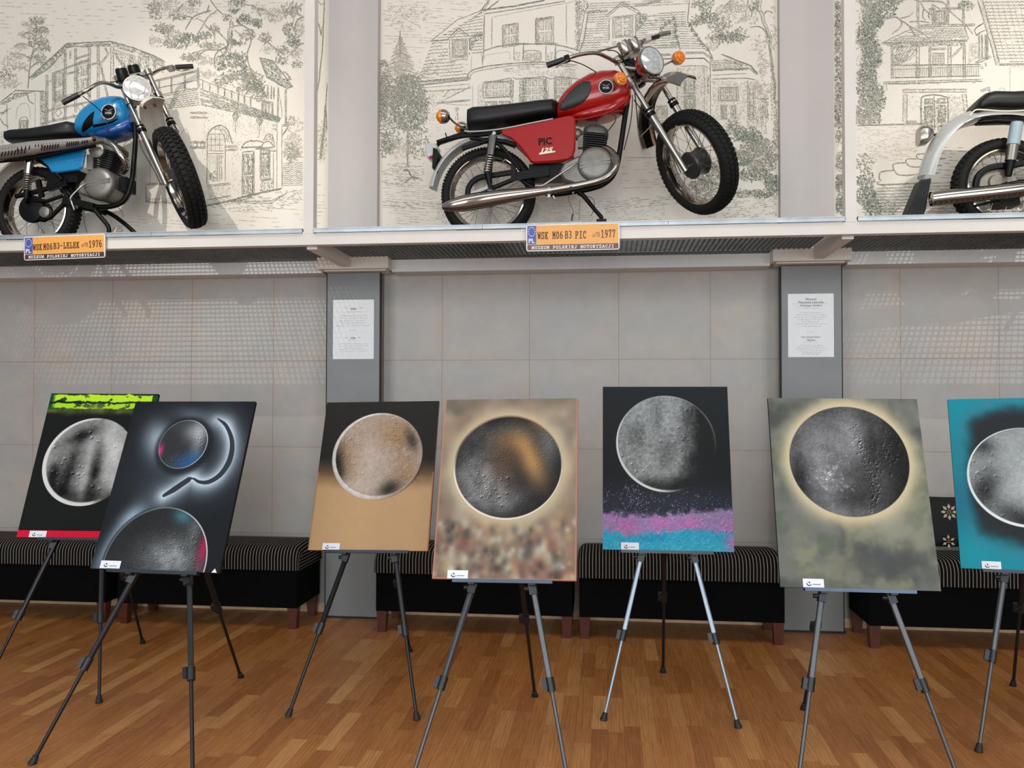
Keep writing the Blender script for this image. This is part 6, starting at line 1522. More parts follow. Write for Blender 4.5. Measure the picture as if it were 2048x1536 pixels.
for (x, y, rx, ry, n, d) in ((200, 70, 200, 80, 130, 3), (60, 100, 90, 130, 90, 2), (500, 30, 80, 40, 40, 2), (140, 330, 130, 60, 90, 2), (60, 460, 90, 60, 50, 3), (260, 400, 110, 70, 70, 3), (430, 440, 170, 60, 130, 1), (300, 500, 180, 50, 110, 2), (620, 400, 80, 50, 60, 2), (320, 190, 100, 40, 50, 2), (1000, 30, 110, 40, 70, 2), (950, 120, 60, 25, 40, 1), (1080, 220, 110, 60, 100, 1), (1220, 260, 60, 50, 60, 1), (1420, 180, 110, 90, 110, 3), (1100, 400, 90, 60, 60, 2), (1310, 430, 70, 60, 60, 2), (1010, 490, 80, 30, 40, 1),
    (1600, 110, 110, 90, 100, 2), (1580, 340, 80, 80, 80, 2), (1630, 470, 90, 60, 90, 1), (1700, 330, 60, 120, 60, 3), (1660, 600, 70, 80, 60, 3), (1680, 730, 60, 40, 30, 2), (1500, 580, 80, 60, 60, 2), (1500, 690, 70, 50, 50, 2), (700, 520, 160, 40, 70, 2), (470, 650, 120, 50, 90, 2), (620, 690, 120, 50, 70, 3), (900, 640, 130, 50, 100, 1), (960, 740, 140, 40, 80, 2), (1040, 660, 70, 60, 60, 1), (800, 740, 60, 60, 60, 1), (950, 860, 160, 60, 110, 2), (1080, 800, 60, 60, 60, 1), (1150, 880, 130, 60, 120, 2), (1210, 980, 110, 70, 140, 1), (1100, 1000, 130, 80, 110, 2), (820, 930, 120, 60, 70, 2), (1250, 1080, 90, 70, 80, 2), (660, 840, 90, 50, 50, 3), (740, 330, 60, 50, 40, 2), (880, 200, 60, 40, 30, 2), (1250, 120, 90, 60, 50, 3), (1330, 560, 80, 50, 30, 3), (420, 110, 120, 60, 40, 3)): D.scrib(x, y, rx, ry, int(n*1.25), 5.2, 1.05, d)
# trunk behind the post
D.line([(1985, 0), (1975, 250), (1965, 450), (1960, 600), (1940, 760), (1925, 900), (1905, 1040)], w=1.6, d=2, rep=2); D.line([(1905, 240), (1935, 330), (1945, 400), (1960, 300)], w=1.5, d=2, rep=2); D.line([(1905, 0), (1950, 60), (1970, 30)], w=1.3, d=2)
D.line([(2010, 1479), (2000, 1200), (2020, 900)], w=1.2, d=2, rep=2)
# ground floor G view
D.view(380, 200, 5.907)
D.stip([(140, 70), (520, 150), (800, 200), (1020, 250), (1020, 400), (600, 600), (600, 1130), (500, 1150), (500, 560), (480, 420), (400, 320), (340, 300), (210, 440), (200, 1200), (140, 1230)], 1500, 3, .8, 3.2)
D.stip([(210, 1030), (480, 1010), (480, 1130), (210, 1180)], 200, 3)
for y in (150, 205): D.beam([(0, y), (215, y+3)], 2.6, 2)
for cx, cy in ((538, 190), (820, 245)):
    for q in (48, 28): D.line([(cx-q*.8, cy), (cx, cy-q*1.3), (cx+q*.8, cy), (cx, cy+q*1.3), (cx-q*.8, cy)], w=1.3, d=1, rep=2)
    D.hatch([(cx-15, cy-20), (cx+15, cy-20), (cx+15, cy+20), (cx-15, cy+20)], 60, 1.5, 1, 1, 4)
    for x, L in ((-22, 120), (0, 200), (22, 120)): D.line([(cx+x, cy+50), (cx+x-4, cy+L)], w=1, d=2)
D.curve([(200, 480), (230, 370), (340, 300), (440, 350), (500, 520)], w=1.5, d=1, rep=2); D.curve([(290, 350), (350, 350), (400, 430), (415, 560), (415, 970)], w=1.1, d=2); D.line([(205, 480), (200, 1000)], w=1.2, d=2, rep=2)
D.hatch([(290, 340), (350, 305), (440, 360), (490, 500), (420, 510), (400, 430), (350, 350)], 50, 1.6, .9, 2, 5, .2)
for y in (400, 465, 530, 600): D.line([(215, y), (400, y+2)], w=1.0, d=2)
for x in (250, 300, 350): D.line([(x, 380 if x > 260 else 420), (x, 600)], w=.9, d=2)
D.hatch([(220, 400), (340, 370), (400, 450), (400, 590), (215, 590)], 85, 2.6, .7, 3, 5, .3)
D.line([(200, 635), (410, 630)], w=1.2, d=2); D.line([(325, 640), (325, 970)], w=1.1, d=2); D.line([(345, 640), (345, 970)], w=1.1, d=2); D.hatch([(210, 650), (320, 650), (320, 800), (215, 870)], 120, 2.2, .8, 3, 9); D.hatch([(225, 880), (320, 810), (320, 965), (240, 965)], 60, 1.6, 1, 2, 5); D.hatch([(360, 650), (385, 650), (385, 940), (360, 940)], 88, 1.6, .9, 2, 8)
D.beam([(200, 1015), (485, 990)], 3.4, 1); D.line([(200, 1180), (485, 1130)], w=1.5, d=1, rep=2); D.hatch([(200, 1190), (490, 1140), (490, 1180), (200, 1240)], 50, 2.2, .9, 2, 5)
D.beam([(420, 550), (560, 548)], 3, 1); D.beam([(420, 590), (560, 585)], 2.5, 1); D.beam([(0, 500), (190, 500)], 2.6, 1); D.beam([(0, 560), (190, 560)], 2.6, 1)
for x in (60, 150): D.line([(x-28, 530), (x, 480), (x+28, 530), (x, 580), (x-28, 530)], w=1.2, d=1, rep=2)
D.curve([(605, 565), (680, 490), (800, 485), (870, 500)], w=1.5, d=1, rep=2); D.curve([(840, 545), (900, 490), (960, 510), (990, 560)], w=1.4, d=1); D.beam([(610, 565), (860, 550)], 1.6, 1); D.beam([(770, 575), (990, 560)], 2, 1)
D.curve([(870, 480), (900, 420), (940, 400), (980, 440), (1000, 560)], w=1.3, d=1); D.hatch([(880, 470), (930, 405), (980, 450), (985, 500), (930, 490)], 50, 1.6, 1, 2, 5)
D.line([(622, 615), (750, 605), (745, 1120), (615, 1140), (622, 615)], w=1.4, d=1, rep=2)
for a, b in ((632, 680), (690, 735)):
    for y0, y1 in ((640, 860), (900, 1110)): D.line([(a, y0), (b, y0), (b, y1), (a, y1), (a, y0)], w=1, d=1); D.hatch([(a, y0), (b, y0), (b, y1), (a, y1)], 85, 1.5, 1, 1 if a > 650 else 2, 8)
D.beam([(630, 880), (735, 870)], 2, 1); D.line([(760, 600), (760, 1100)], w=1, d=2)
D.win(838, 590, 935, 640, 3, 1, 0); D.win(838, 645, 935, 920, 2, 1, -5); D.hatch([(840, 650), (875, 650), (875, 910), (840, 910)], 80, 1.4, 1, 1, 8); D.hatch([(890, 650), (935, 650), (935, 900), (890, 900)], 80, 1.4, 1, 1, 8)
D.beam([(835, 955), (980, 935)], 2, 1); D.beam([(950, 600), (1020, 600)], 2.4, 1); D.line([(985, 620), (985, 1060)], w=1, d=2); D.line([(1030, 250), (1025, 1050)], w=1.1, d=2); D.line([(1085, 300), (1085, 1040)], w=1.1, d=2)
D.stip([(835, 970), (985, 950), (985, 1030), (830, 1080)], 140, 2); D.beam([(1085, 300), (1170, 300)], 2.6, 1); D.line([(1165, 310), (1095, 415)], w=1.8, d=1); D.beam([(975, 300), (1025, 300)], 2, 1); D.beam([(975, 345), (1025, 345)], 2, 1)
D.line([(140, 1260), (480, 1190), (720, 1120), (1085, 1045)], w=2.4, d=1, rep=3); D.hatch([(470, 1195), (800, 1100), (820, 1115), (500, 1230)], 165, 1.6, 1.2, 1, 9)
D.hatch([(200, 1240), (500, 1200), (960, 1100), (1100, 1060), (1330, 1060), (1330, 1200), (1000, 1310), (500, 1310), (220, 1270)], 8, 3.2, .9, 2, 8, .45)
D.line([(500, 1200), (950, 1195), (1150, 1100)], w=1.2, d=2, rep=2); D.line([(540, 1215), (960, 1220), (1100, 1130)], w=1, d=2)
D.hatch([(180, 1330), (1330, 1240), (1330, 1500), (180, 1500)], 3, 9, .8, 3, 16, .65)
D.rows((1095, 750), (1335, 740), (1090, 1010), (1335, 1000), 11, .9, 7, 1, 2); D.hatch([(1095, 760), (1335, 745), (1335, 1000), (1090, 1010)], 5, 4, .8, 3, 6, .5)
D.scrib(1220, 560, 110, 180, 260, 5, .9, 3); D.scrib(1200, 620, 90, 110, 120, 5, 1, 2); D.scrib(1240, 300, 100, 100, 70, 5, .8, 3); D.scrib(1180, 250, 60, 60, 40, 4, .9, 2)
D.line([(1085, 730), (1090, 1010)], w=1.2, d=2)
D.rows((1495, 735), (1625, 730), (1495, 960), (1625, 955), 8, .5, 8, .8, 2); D.scrib(1560, 500, 60, 250, 120, 5, .9, 3); D.line([(1600, 60), (1585, 300), (1560, 500), (1540, 700)], w=2.4, d=2, rep=3); D.hatch([(1590, 300), (1610, 300), (1560, 700), (1520, 700)], 80, 1.7, 1, 2, 8)
D.hatch([(1495, 970), (1625, 965), (1625, 1500), (1495, 1500)], 2, 7, .8, 3, 9, .55)
# lower left, between the wheels
D.view(0, 0, 1)
D.scrib(96, 425, 14, 26, 60, 5, 1, 3); D.line([(292, 370), (292, 404), (385, 406)], w=1.2, d=2, rep=2); D.beam([(292, 368), (375, 368)], 3, 2); D.hatch([(292, 395), (405, 398), (405, 410), (292, 408)], 4, 2.2, 1, 2, 6); D.line([(300, 300), (300, 366)], w=1, d=3); D.line([(340, 300), (342, 366)], w=1, d=3)
D.hatch([(215, 425), (420, 430), (420, 455), (215, 455)], 2, 7, .8, 3, 14, .6); D.scrib(236, 458, 12, 8, 25, 4, .9, 2); D.curve([(245, 296), (256, 280), (270, 296), (272, 360)], w=1, d=2); D.curve([(355, 285), (372, 258), (385, 300)], w=1, d=3)
D.build(-5.0, -1.886, 'villa_drawing', 'pencil drawing of a half timbered villa behind the blue motorcycle')
# ---- middle drawing ----------------------------------------------
D = Drawing(2); D.lim = (757, 1559)
D.view(750, 0, 4.995)
D.hatch([(40, 5), (1150, 5), (1000, 90), (800, 220), (560, 400), (440, 560), (40, 560)], 3, 5, .85, 3, 12, .55)
D.scrib(330, 150, 260, 130, 120, 6, .8, 3, ang=.2)
# fir at left
D.line([(250, 310), (250, 560)], w=1.5, d=2, rep=2)
for k in range(16):
    y = 360+k*42; w = 14+k*20
    for sd in (-1, 1): D.curve([(250, y), (250+sd*w*.5, y+14), (250+sd*w, y+46)], w=1, d=3 if k % 2 else 2)
    D.scrib(250, y+30, w, 26, 18+k*8, 5.5, .95, 3 if k < 9 else 2, ang=.35)
D.scrib(90, 800, 70, 220, 260, 6, .95, 2, ang=2.6); D.scrib(70, 1050, 60, 150, 200, 6, 1, 2)
D.view(750, 0, 2.953)
D.scrib(200, 610, 110, 170, 950, 6, 1.05, 2); D.scrib(255, 650, 60, 110, 240, 5, 1.1, 1); D.scrib(95, 700, 80, 200, 500, 6, 1, 2, ang=2.4); D.scrib(250, 830, 70, 110, 260, 5, 1, 2); D.scrib(60, 860, 50, 70, 120, 5, 1, 1); D.scrib(150, 870, 90, 60, 160, 5, .9, 3)
# lamp post, bench
D.beam([(193, 770), (193, 990)], 2.2, 2); D.line([(172, 710), (193, 690), (214, 710), (208, 765), (180, 765), (172, 710)], w=1.3, d=2, rep=2); D.hatch([(178, 712), (208, 712), (204, 762), (182, 762)], 80, 2, .9, 2, 6)
D.curve([(165, 1010), (195, 1005), (215, 1040), (255, 1055)], w=2, d=1, rep=2); D.line([(180, 1075), (215, 1045), (240, 1070)], w=1.4, d=1); D.hatch([(20, 970), (290, 955), (290, 1090), (100, 1110), (20, 1060)], 3, 2.8, .9, 2, 9, .35)
D.hatch([(20, 1090), (400, 1090), (400, 1330), (20, 1330)], 4, 4.5, .85, 3, 13, .4); D.hatch([(20, 1180), (400, 1200), (400, 1240), (20, 1220)], 7, 3, .95, 2, 12, .4)
D.view(750, 0, 4.995)
# roof left of the tower
D.line([(560, 410), (740, 395)], w=2, d=1, rep=2); D.line([(545, 420), (820, 200), (1090, 95), (1150, 0)], w=1.1, d=2)
for k in range(9):
    f = k/9; y = 125+270*f; x0 = 1040-460*f
    D.wig((x0, y+12), (1085, y-42 if False else y-10-30*(1-f)), .8, 8, 1.05, 2); D.line([(x0-6, y+14), (x0+30, y+6)], w=1.6, d=1)
for k in range(12):
    f = k/11; D.wig((575-150*f, 430+385*f), (735+200*f*(k > 4), 425+345*f), 1.0, 7, 1.1, 2); D.line([(565-150*f, 440+385*f), (600-150*f, 432+385*f)], w=1.6, d=1)
D.hatch([(440, 560), (740, 520), (740, 600), (930, 640), (930, 760), (420, 820)], 2, 4.5, .9, 3, 6, .5); D.hatch([(440, 690), (640, 650), (640, 780), (425, 800)], 5, 3, .9, 2, 6, .5)
D.beam([(425, 820), (940, 775)], 3, 1); D.beam([(425, 850), (940, 795)], 1.5, 1); D.wig((430, 880), (950, 840), .8, 8, 1, 2); D.line([(440, 920), (720, 900), (960, 880)], w=1, d=2)
D.stip([(440, 900), (960, 870), (700, 1000), (640, 1040), (640, 1199), (460, 1199)], 700, 3)
# dormer
D.line([(725, 390), (835, 280), (945, 360)], w=1.4, d=2, rep=2); D.line([(750, 400), (838, 305), (920, 370)], w=1, d=2); D.line([(745, 395), (748, 600)], w=1.2, d=2); D.line([(920, 370), (922, 580)], w=1.2, d=2); D.line([(748, 605), (925, 590)], w=1.1, d=2)
D.win(782, 405, 895, 565, 2, 3, -8); D.stip([(750, 400), (920, 375), (920, 600), (750, 600)], 150, 3); D.hatch([(935, 380), (1080, 330), (1070, 390), (1000, 420), (940, 560)], 55, 1.5, 1.1, 1, 6, .15); D.beam([(960, 360), (1080, 325)], 2.4, 1)
for y in (400, 430, 460, 490, 520): D.wig((960, y+12), (1080, y), .9, 7, 1.1, 2)
# tower
D.line([(1050, 105), (1400, 60), (1700, 0)], w=2.2, d=1, rep=2); D.line([(1085, 140), (1480, 80), (1900, 10)], w=1.4, d=2, rep=2); D.line([(1090, 120), (1240, 0)], w=1.6, d=1); D.line([(1140, 0), (1060, 100)], w=1.4, d=1, rep=2)
D.line([(1092, 150), (1085, 500), (1072, 640)], w=1.5, d=2, rep=2); D.line([(1170, 170), (1165, 470)], w=1, d=2); D.line([(1170, 170), (2010, 10)], w=.9, d=3); D.line([(1912, 30), (1912, 440)], w=1, d=2)
D.stip([(2012, 0), (2048, 0), (2048, 480), (2030, 520), (2012, 480)], 250, 2)
D.win(1290, 262, 1418, 460, 2, 2, -18); D.line([(1275, 465), (1275, 255), (1420, 230)], w=1.4, d=2, rep=2); D.win(1625, 195, 1768, 430, 2, 2, -10); D.line([(1605, 440), (1605, 195), (1770, 165)], w=1.5, d=2, rep=2); D.hatch([(1605, 200), (1765, 170), (1765, 190), (1625, 215), (1625, 430), (1607, 430)], 60, 1.8, .9, 2, 5)
D.curve([(1085, 510), (1200, 470), (1370, 445), (1500, 440), (1700, 440), (1880, 460), (2040, 505)], w=1.5, d=2, rep=2)
for x in (1370, 1690): D.beam([(x, 438), (x+140, 436)], 2, 2); D.line([(x+20, 445), (x+18, 610)], w=1.2, d=2); D.line([(x+115, 445), (x+105, 610)], w=1.4, d=2, rep=2); D.hatch([(x+30, 520), (x+85, 520), (x+80, 610), (x+28, 610)], 50, 1.9, .8, 2, 5)
D.curve([(1490, 600), (1490, 520), (1560, 505), (1650, 520), (1660, 600)], w=1.1, d=2); D.stip([(1500, 520), (1650, 520), (1655, 610), (1495, 610)], 260, 3); D.curve([(1810, 590), (1815, 520), (1900, 505), (2000, 540)], w=1.1, d=2); D.curve([(1090, 590), (1120, 550), (1250, 530), (1340, 520), (1345, 600)], w=.9, d=3)
D.curve([(935, 790), (930, 740), (1000, 690), (1200, 650), (1500, 625), (1750, 622), (2010, 650)], w=1.7, d=2, rep=2); D.curve([(950, 800), (960, 745), (1050, 705), (1300, 665), (1600, 640), (1990, 665)], w=1.1, d=2); D.hatch([(1240, 690), (1500, 650), (1990, 665), (2000, 700), (1700, 680), (1300, 715)], 2, 2.4, .9, 2, 9, .3)
D.stip([(1300, 700), (2000, 690), (2010, 780), (1400, 740)], 300, 3); D.line([(970, 530), (1060, 515), (1075, 640), (1070, 690)], w=1, d=3); D.line([(965, 560), (960, 700)], w=1, d=3)
# bay with big windows
D.line([(1090, 830), (1360, 780), (1360, 1000)], w=1.3, d=2, rep=2); D.win(1105, 825, 1355, 970, 4, 2, -10); D.win(1110, 1020, 1210, 1100, 2, 1, 0, dk=2); D.win(1275, 1015, 1350, 1080, 2, 1, 0); D.hatch([(1235, 1005), (1275, 1005), (1260, 1090), (1235, 1090)], 80, 1.6, 1, 2, 6)
D.win(1500, 790, 1690, 1030, 3, 3, -5); D.curve([(1375, 770), (1420, 790), (1490, 780)], w=1.3, d=2); D.line([(1440, 790), (1700, 765)], w=1.2, d=2, rep=2); D.win(1805, 785, 1945, 1020, 3, 3, 5); D.curve([(1700, 770), (1760, 790), (1810, 780)], w=1.3, d=2); D.line([(1820, 765), (1950, 780), (2040, 790)], w=1.2, d=2, rep=2)
D.stip([(1440, 800), (1495, 790), (1495, 1040), (1440, 1040)], 240, 2); D.stip([(1040, 840), (1095, 830), (1095, 1199), (1040, 1199)], 160, 3); D.stip([(1690, 790), (1720, 790), (1720, 1030), (1690, 1030)], 120, 2)
for x in (975, 1030, 1375, 1735, 1800): D.line([(x, 850 if x < 1100 else 800), (x, 1199)], w=1, d=3 if x != 1375 else 2)
D.line([(690, 1000), (960, 860)], w=1.1, d=2); D.curve([(690, 970), (740, 900), (850, 895)], w=1.1, d=2); D.beam([(620, 1030), (955, 1000)], 2.2, 1); D.line([(700, 1040), (950, 1050)], w=1, d=3); D.hatch([(800, 1070), (835, 1070), (835, 1199), (800, 1199)], 85, 1.7, 1, 2, 8)
D.view(1150, 0, 4.995)
# right roof
for k in range(22):
    y = 8+k*23; x0 = 150-8*k*.7; x1 = 1130-k*4 if k < 9 else 330
    if 60 < y < 400: D.wig((x0, y+30), (340-(y < 120)*((120-y)*1.2), y+18), .9, 7, 1.05, 2)
    elif y <= 60: D.wig((x0-10, y+30), (1140, y-20), .9, 7, 1, 2)
    if y > 130: D.wig((620, y), (1020 if y > 300 else 1110, y-28), .9, 7, 1.05, 2)
    if y > 410: D.wig((50, y+10), (420, y-5), .9, 7, 1, 2)
D.line([(130, 130), (90, 400), (30, 560)], w=1.6, d=2, rep=2); D.line([(95, 130), (60, 330), (20, 500)], w=1.2, d=2); D.beam([(90, 125), (330, 105)], 3, 1); D.line([(140, 50), (90, 120)], w=1.5, d=1); D.beam([(600, 60), (850, 10)], 3, 1)
D.line([(305, 160), (470, 20), (640, 110)], w=1.6, d=2, rep=2); D.line([(330, 160), (475, 45), (620, 130)], w=1.1, d=2); D.line([(340, 170), (342, 410)], w=1.2, d=2, rep=2); D.line([(605, 140), (608, 400)], w=1.4, d=2, rep=2)
D.win(395, 180, 560, 365, 2, 3, -12); D.hatch([(610, 140), (640, 110), (720, 190), (700, 220), (615, 330)], 40, 1.5, 1.1, 1, 6, .15); D.hatch([(350, 165), (600, 135), (600, 160), (350, 190)], 20, 2.6, .8, 3, 6)
D.hatch([(640, 160), (1000, 120), (1000, 180), (860, 250), (640, 260)], 10, 4, .9, 2, 6, .5); D.stip([(0, 0), (120, 0), (140, 60), (80, 130), (20, 520), (0, 600)], 650, 2)
D.line([(1145, 0), (1125, 200), (1135, 230)], w=1.5, d=2, rep=2); D.line([(1000, 190), (1005, 320), (1050, 500)], w=1.6, d=2, rep=2); D.line([(1150, 240), (1240, 390), (1330, 490), (1380, 590)], w=1.4, d=2, rep=2)
for x, y in ((1150, 250), (1175, 300), (1205, 345), (1240, 395), (1275, 440), (1325, 490), (1000, 250), (1003, 310), (1015, 370), (1030, 430), (980, 190), (940, 215), (905, 245), (870, 280)): D.scrib(x, y, 14, 14, 14, 4, 1.4, 1)
D.line([(1000, 185), (860, 290), (780, 440)], w=1.2, d=2)
for k in range(12): y = 215+k*24; D.wig((985-k*16, y), (1000+k*4, y-3), .7, 7, 1, 2); D.wig((1015+k*3, y), (1130+k*17, y+6), .7, 7, 1, 2)
D.beam([(1100, 530), (1290, 525), (1380, 600)], 3, 1); D.beam([(780, 550), (960, 545)], 2.4, 1); D.line([(780, 590), (1290, 580), (1340, 630)], w=1.2, d=2, rep=2); D.line([(1050, 660), (1290, 655), (1345, 690)], w=1.1, d=2)
D.stip([(1020, 670), (1290, 660), (1340, 700), (1340, 1180), (1020, 1180)], 1100, 3)
D.line([(1020, 680), (1020, 1180)], w=1.1, d=2); D.line([(1350, 600), (1355, 1190)], w=1.1, d=2, rep=2); D.line([(1290, 660), (1295, 1190)], w=1, d=3)
D.win(1100, 780, 1190, 925, 2, 1, 0); D.win(1100, 965, 1190, 1110, 1, 1, 0); D.hatch([(1104, 970), (1186, 970), (1186, 1105), (1104, 1105)], 60, 1.6, .9, 2, 5); D.line([(1090, 775), (1210, 770)], w=1.5, d=2); D.hatch([(1322, 770), (1335, 770), (1335, 940), (1322, 940)], 85, 1.4, 1.1, 1, 9)
# small annex
for k in range(7): y = 600+k*16; D.wig((1350+k*3, y+10), (1560+k*28, y), .8, 7, 1.1, 1 if k > 4 else 2)
D.hatch([(1460, 540), (1750, 650), (1700, 670), (1500, 610)], 22, 1.8, 1, 1, 7, .2); D.line([(1460, 540), (1760, 660), (1830, 745)], w=1.8, d=1, rep=2); D.beam([(1370, 700), (1745, 680), (1820, 745)], 2.2, 1); D.line([(1370, 790), (1720, 780), (1810, 800)], w=1.2, d=2, rep=2); D.line([(1370, 750), (1720, 735)], w=1, d=2)
D.win(1450, 880, 1615, 1000, 4, 2, 0, dk=1); D.win(1450, 1040, 1525, 1199, 1, 1, 0, fr=False); D.win(1550, 1040, 1615, 1199, 1, 1, 0, fr=False); D.hatch([(1455, 1045), (1520, 1045), (1520, 1195), (1455, 1195)], 80, 1.5, 1, 1, 6); D.hatch([(1555, 1045), (1612, 1045), (1612, 1195), (1555, 1195)], 80, 1.5, 1, 1, 6)
D.stip([(1370, 800), (1810, 810), (1810, 1199), (1370, 1199)], 1000, 3, .8); D.line([(1725, 790), (1730, 1199)], w=1.1, d=2); D.line([(1780, 910), (1785, 1199)], w=1.4, d=2); D.line([(1745, 880), (1745, 1199)], w=1.3, d=2)
D.hatch([(1850, 985), (1930, 985), (1935, 1199), (1850, 1199)], 80, 1.5, .95, 2, 7); D.line([(1845, 985), (1940, 985)], w=1.8, d=1)
# big tree at right
for b in ([(1850, 0), (1840, 90), (1870, 140), (1880, 200), (1920, 300), (1955, 380), (1950, 480), (1965, 600), (1980, 740), (2000, 860), (1990, 1000)], [(1930, 380), (1890, 300), (1830, 265), (1745, 275)], [(1890, 140), (1920, 110), (1975, 125)], [(1730, 0), (1720, 70), (1700, 160)], [(1560, 0), (1500, 60), (1450, 130)], [(1560, 0), (1545, 60), (1560, 130)], [(1730, 60), (1765, 110), (1765, 170)]): D.branch(b, 7 if len(b) > 6 else 1.6, 2)
D.hatch([(1900, 250), (1960, 380), (1950, 480), (1990, 760), (2010, 880), (1990, 1000), (1960, 740), (1930, 480), (1900, 380)], 78, 1.6, 1, 2, 7, .25); D.stip([(1960, 480), (2010, 860), (1990, 1199), (1960, 1199), (1940, 500)], 300, 2)
for (x, y, rx, ry, n, d) in ((1280, 40, 130, 60, 130, 2), (1330, 170, 100, 60, 130, 1), (1230, 200, 80, 60, 90, 2), (1450, 250, 130, 80, 150, 2), (1540, 370, 130, 50, 130, 1), (1420, 380, 120, 60, 110, 2), (1650, 350, 90, 70, 90, 2), (1620, 60, 110, 60, 90, 3), (1700, 180, 130, 80, 80, 3), (1500, 110, 110, 70, 80, 3), (1800, 60, 60, 60, 50, 2), (1350, 460, 90, 40, 50, 3), (1840, 900, 130, 100, 160, 3), (1880, 650, 60, 120, 90, 3), (1990, 300, 40, 250, 50, 3), (1830, 450, 80, 90, 50, 3)): D.scrib(x, y, rx, ry, n, 5.5, 1.05, d)
# shrubs and ground, F view
D.view(1380, 200, 6.142)
for (x, y, rx, ry, n, d) in ((520, 330, 100, 90, 120, 2), (600, 420, 110, 90, 160, 1), (760, 450, 130, 110, 330, 1), (700, 640, 200, 90, 330, 2), (900, 560, 160, 90, 260, 2), (640, 760, 110, 50, 150, 1), (880, 780, 190, 110, 330, 2), (800, 920, 220, 80, 280, 1), (1020, 1020, 100, 110, 260, 1), (250, 920, 160, 150, 330, 2), (150, 1080, 180, 120, 260, 2), (300, 800, 120, 90, 160, 3), (900, 1150, 200, 50, 180, 1), (640, 1150, 110, 50, 90, 2), (1000, 700, 90, 80, 160, 2)): D.scrib(x, y, rx, ry, n, 5, 1.05, d)
D.hatch([(560, 1180), (1105, 1160), (1105, 1440), (100, 1440), (100, 1360)], 176, 3.6, .9, 2, 8, .45); D.hatch([(400, 1100), (900, 1100), (900, 1200), (400, 1220)], 174, 4, .8, 3, 10, .5); D.hatch([(860, 10), (960, 10), (940, 420), (870, 420)], 86, 1.8, .9, 2, 5); D.hatch([(1040, 10), (1095, 10), (1095, 600), (1010, 600)], 84, 1.7, 1, 2, 6); D.stip([(700, 10), (860, 10), (860, 340), (700, 340)], 260, 2)
D.view(750, 0, 1)
D.view(0, 0, 1)
D.hatch([(1060, 395), (1330, 395), (1330, 445), (1060, 445)], 178, 4, .85, 3, 10, .45); D.hatch([(1210, 400), (1440, 380), (1440, 395), (1210, 425)], 174, 4, .9, 2, 12, .5); D.hatch([(890, 280), (1000, 280), (1060, 340), (1060, 440), (900, 440)], 178, 4.5, .8, 3, 8, .55); D.scrib(905, 420, 40, 25, 60, 5, .9, 3)
D.stip([(1260, 180), (1345, 190), (1345, 300), (1280, 300)], 300, 3); D.win(1310, 215, 1332, 262, 1, 2, 0); D.line([(1250, 315), (1345, 315)], w=1, d=3); D.hatch([(1240, 320), (1350, 320), (1350, 380), (1240, 380)], 178, 6, .8, 3, 14, .6)
D.stip([(832, 180), (880, 175), (880, 260), (840, 290)], 120, 3); D.stip([(1120, 120), (1160, 118), (1140, 170), (1122, 195)], 200, 3)
D.build(-1.541, 1.096, 'villa_drawing', 'pencil drawing of a manor house with a round bay behind the red motorcycle')
# ---- right drawing -----------------------------------------------
D = Drawing(3); D.lim = (1667, 2110)
D.view(1660, 0, 5.278)
for k in range(26):
    y = 20+k*50; x = 410+30*math.sin(k*.7); D.scrib(x, y, 110 if k < 18 else 150, 45, 100, 5.5, 1.1, 1 if 3 < k < 22 else 2, ang=.6, pw=.5)
    D.scrib(x-10, y, 150, 50, 40, 5, .9, 3)
D.scrib(560, 100, 140, 110, 200, 6, 1.15, 1, ang=-.7); D.scrib(470, 230, 90, 90, 120, 6, 1.2, 1, ang=-.7); D.scrib(680, 20, 80, 30, 50, 5, 1, 2)
for k in range(14): D.scrib(85, 60+k*95, 50, 55, 60, 5, 1.0, 2 if k % 2 else 1, ang=.6)
for b in ([(640, 60), (800, -10), (940, 10), (1000, 100), (1140, 210)], [(990, 90), (980, 180), (1010, 210)], [(960, 10), (1180, 20), (1280, 130), (1420, 250), (1510, 360)], [(600, 195), (700, 180), (760, 240), (720, 310), (650, 360)], [(700, 185), (830, 270), (900, 390)], [(830, 270), (960, 340), (1060, 410)], [(740, 190), (830, 170), (880, 125)], [(840, 230), (960, 225), (1050, 240)], [(1080, 40), (1180, 110), (1230, 130)], [(1060, 110), (1040, 160), (1060, 210)]): D.branch(b, 2.2 if len(b) > 4 else 1.2, 2)
# upper storey
for x in (928, 1085, 1245, 1408): D.beam([(x, 0 if x != 1085 else 50), (x, 255)], 3.6, 2)
D.beam([(1040, 95), (1120, 95)], 2, 2); D.beam([(1180, 90), (1400, 85)], 2.6, 2); D.win(1115, 120, 1215, 240, 2, 3, 0); D.scrib(1440, 60, 90, 60, 90, 5, 1, 2)
D.beam([(915, 275), (1530, 262)], 4, 1)
for k in range(8): f = k/7; D.wig((910-330*f, 300+150*f), (1420+30*f, 300+120*f), .9, 7, 1.05, 2)
D.hatch([(900, 300), (1420, 295), (1460, 430), (560, 450)], 3, 5, .8, 3, 7, .55); D.line([(1420, 270), (1460, 400), (1440, 440)], w=1.3, d=2); D.beam([(545, 457), (1450, 432)], 3, 1); D.line([(545, 455), (700, 380), (915, 280)], w=1.2, d=2)
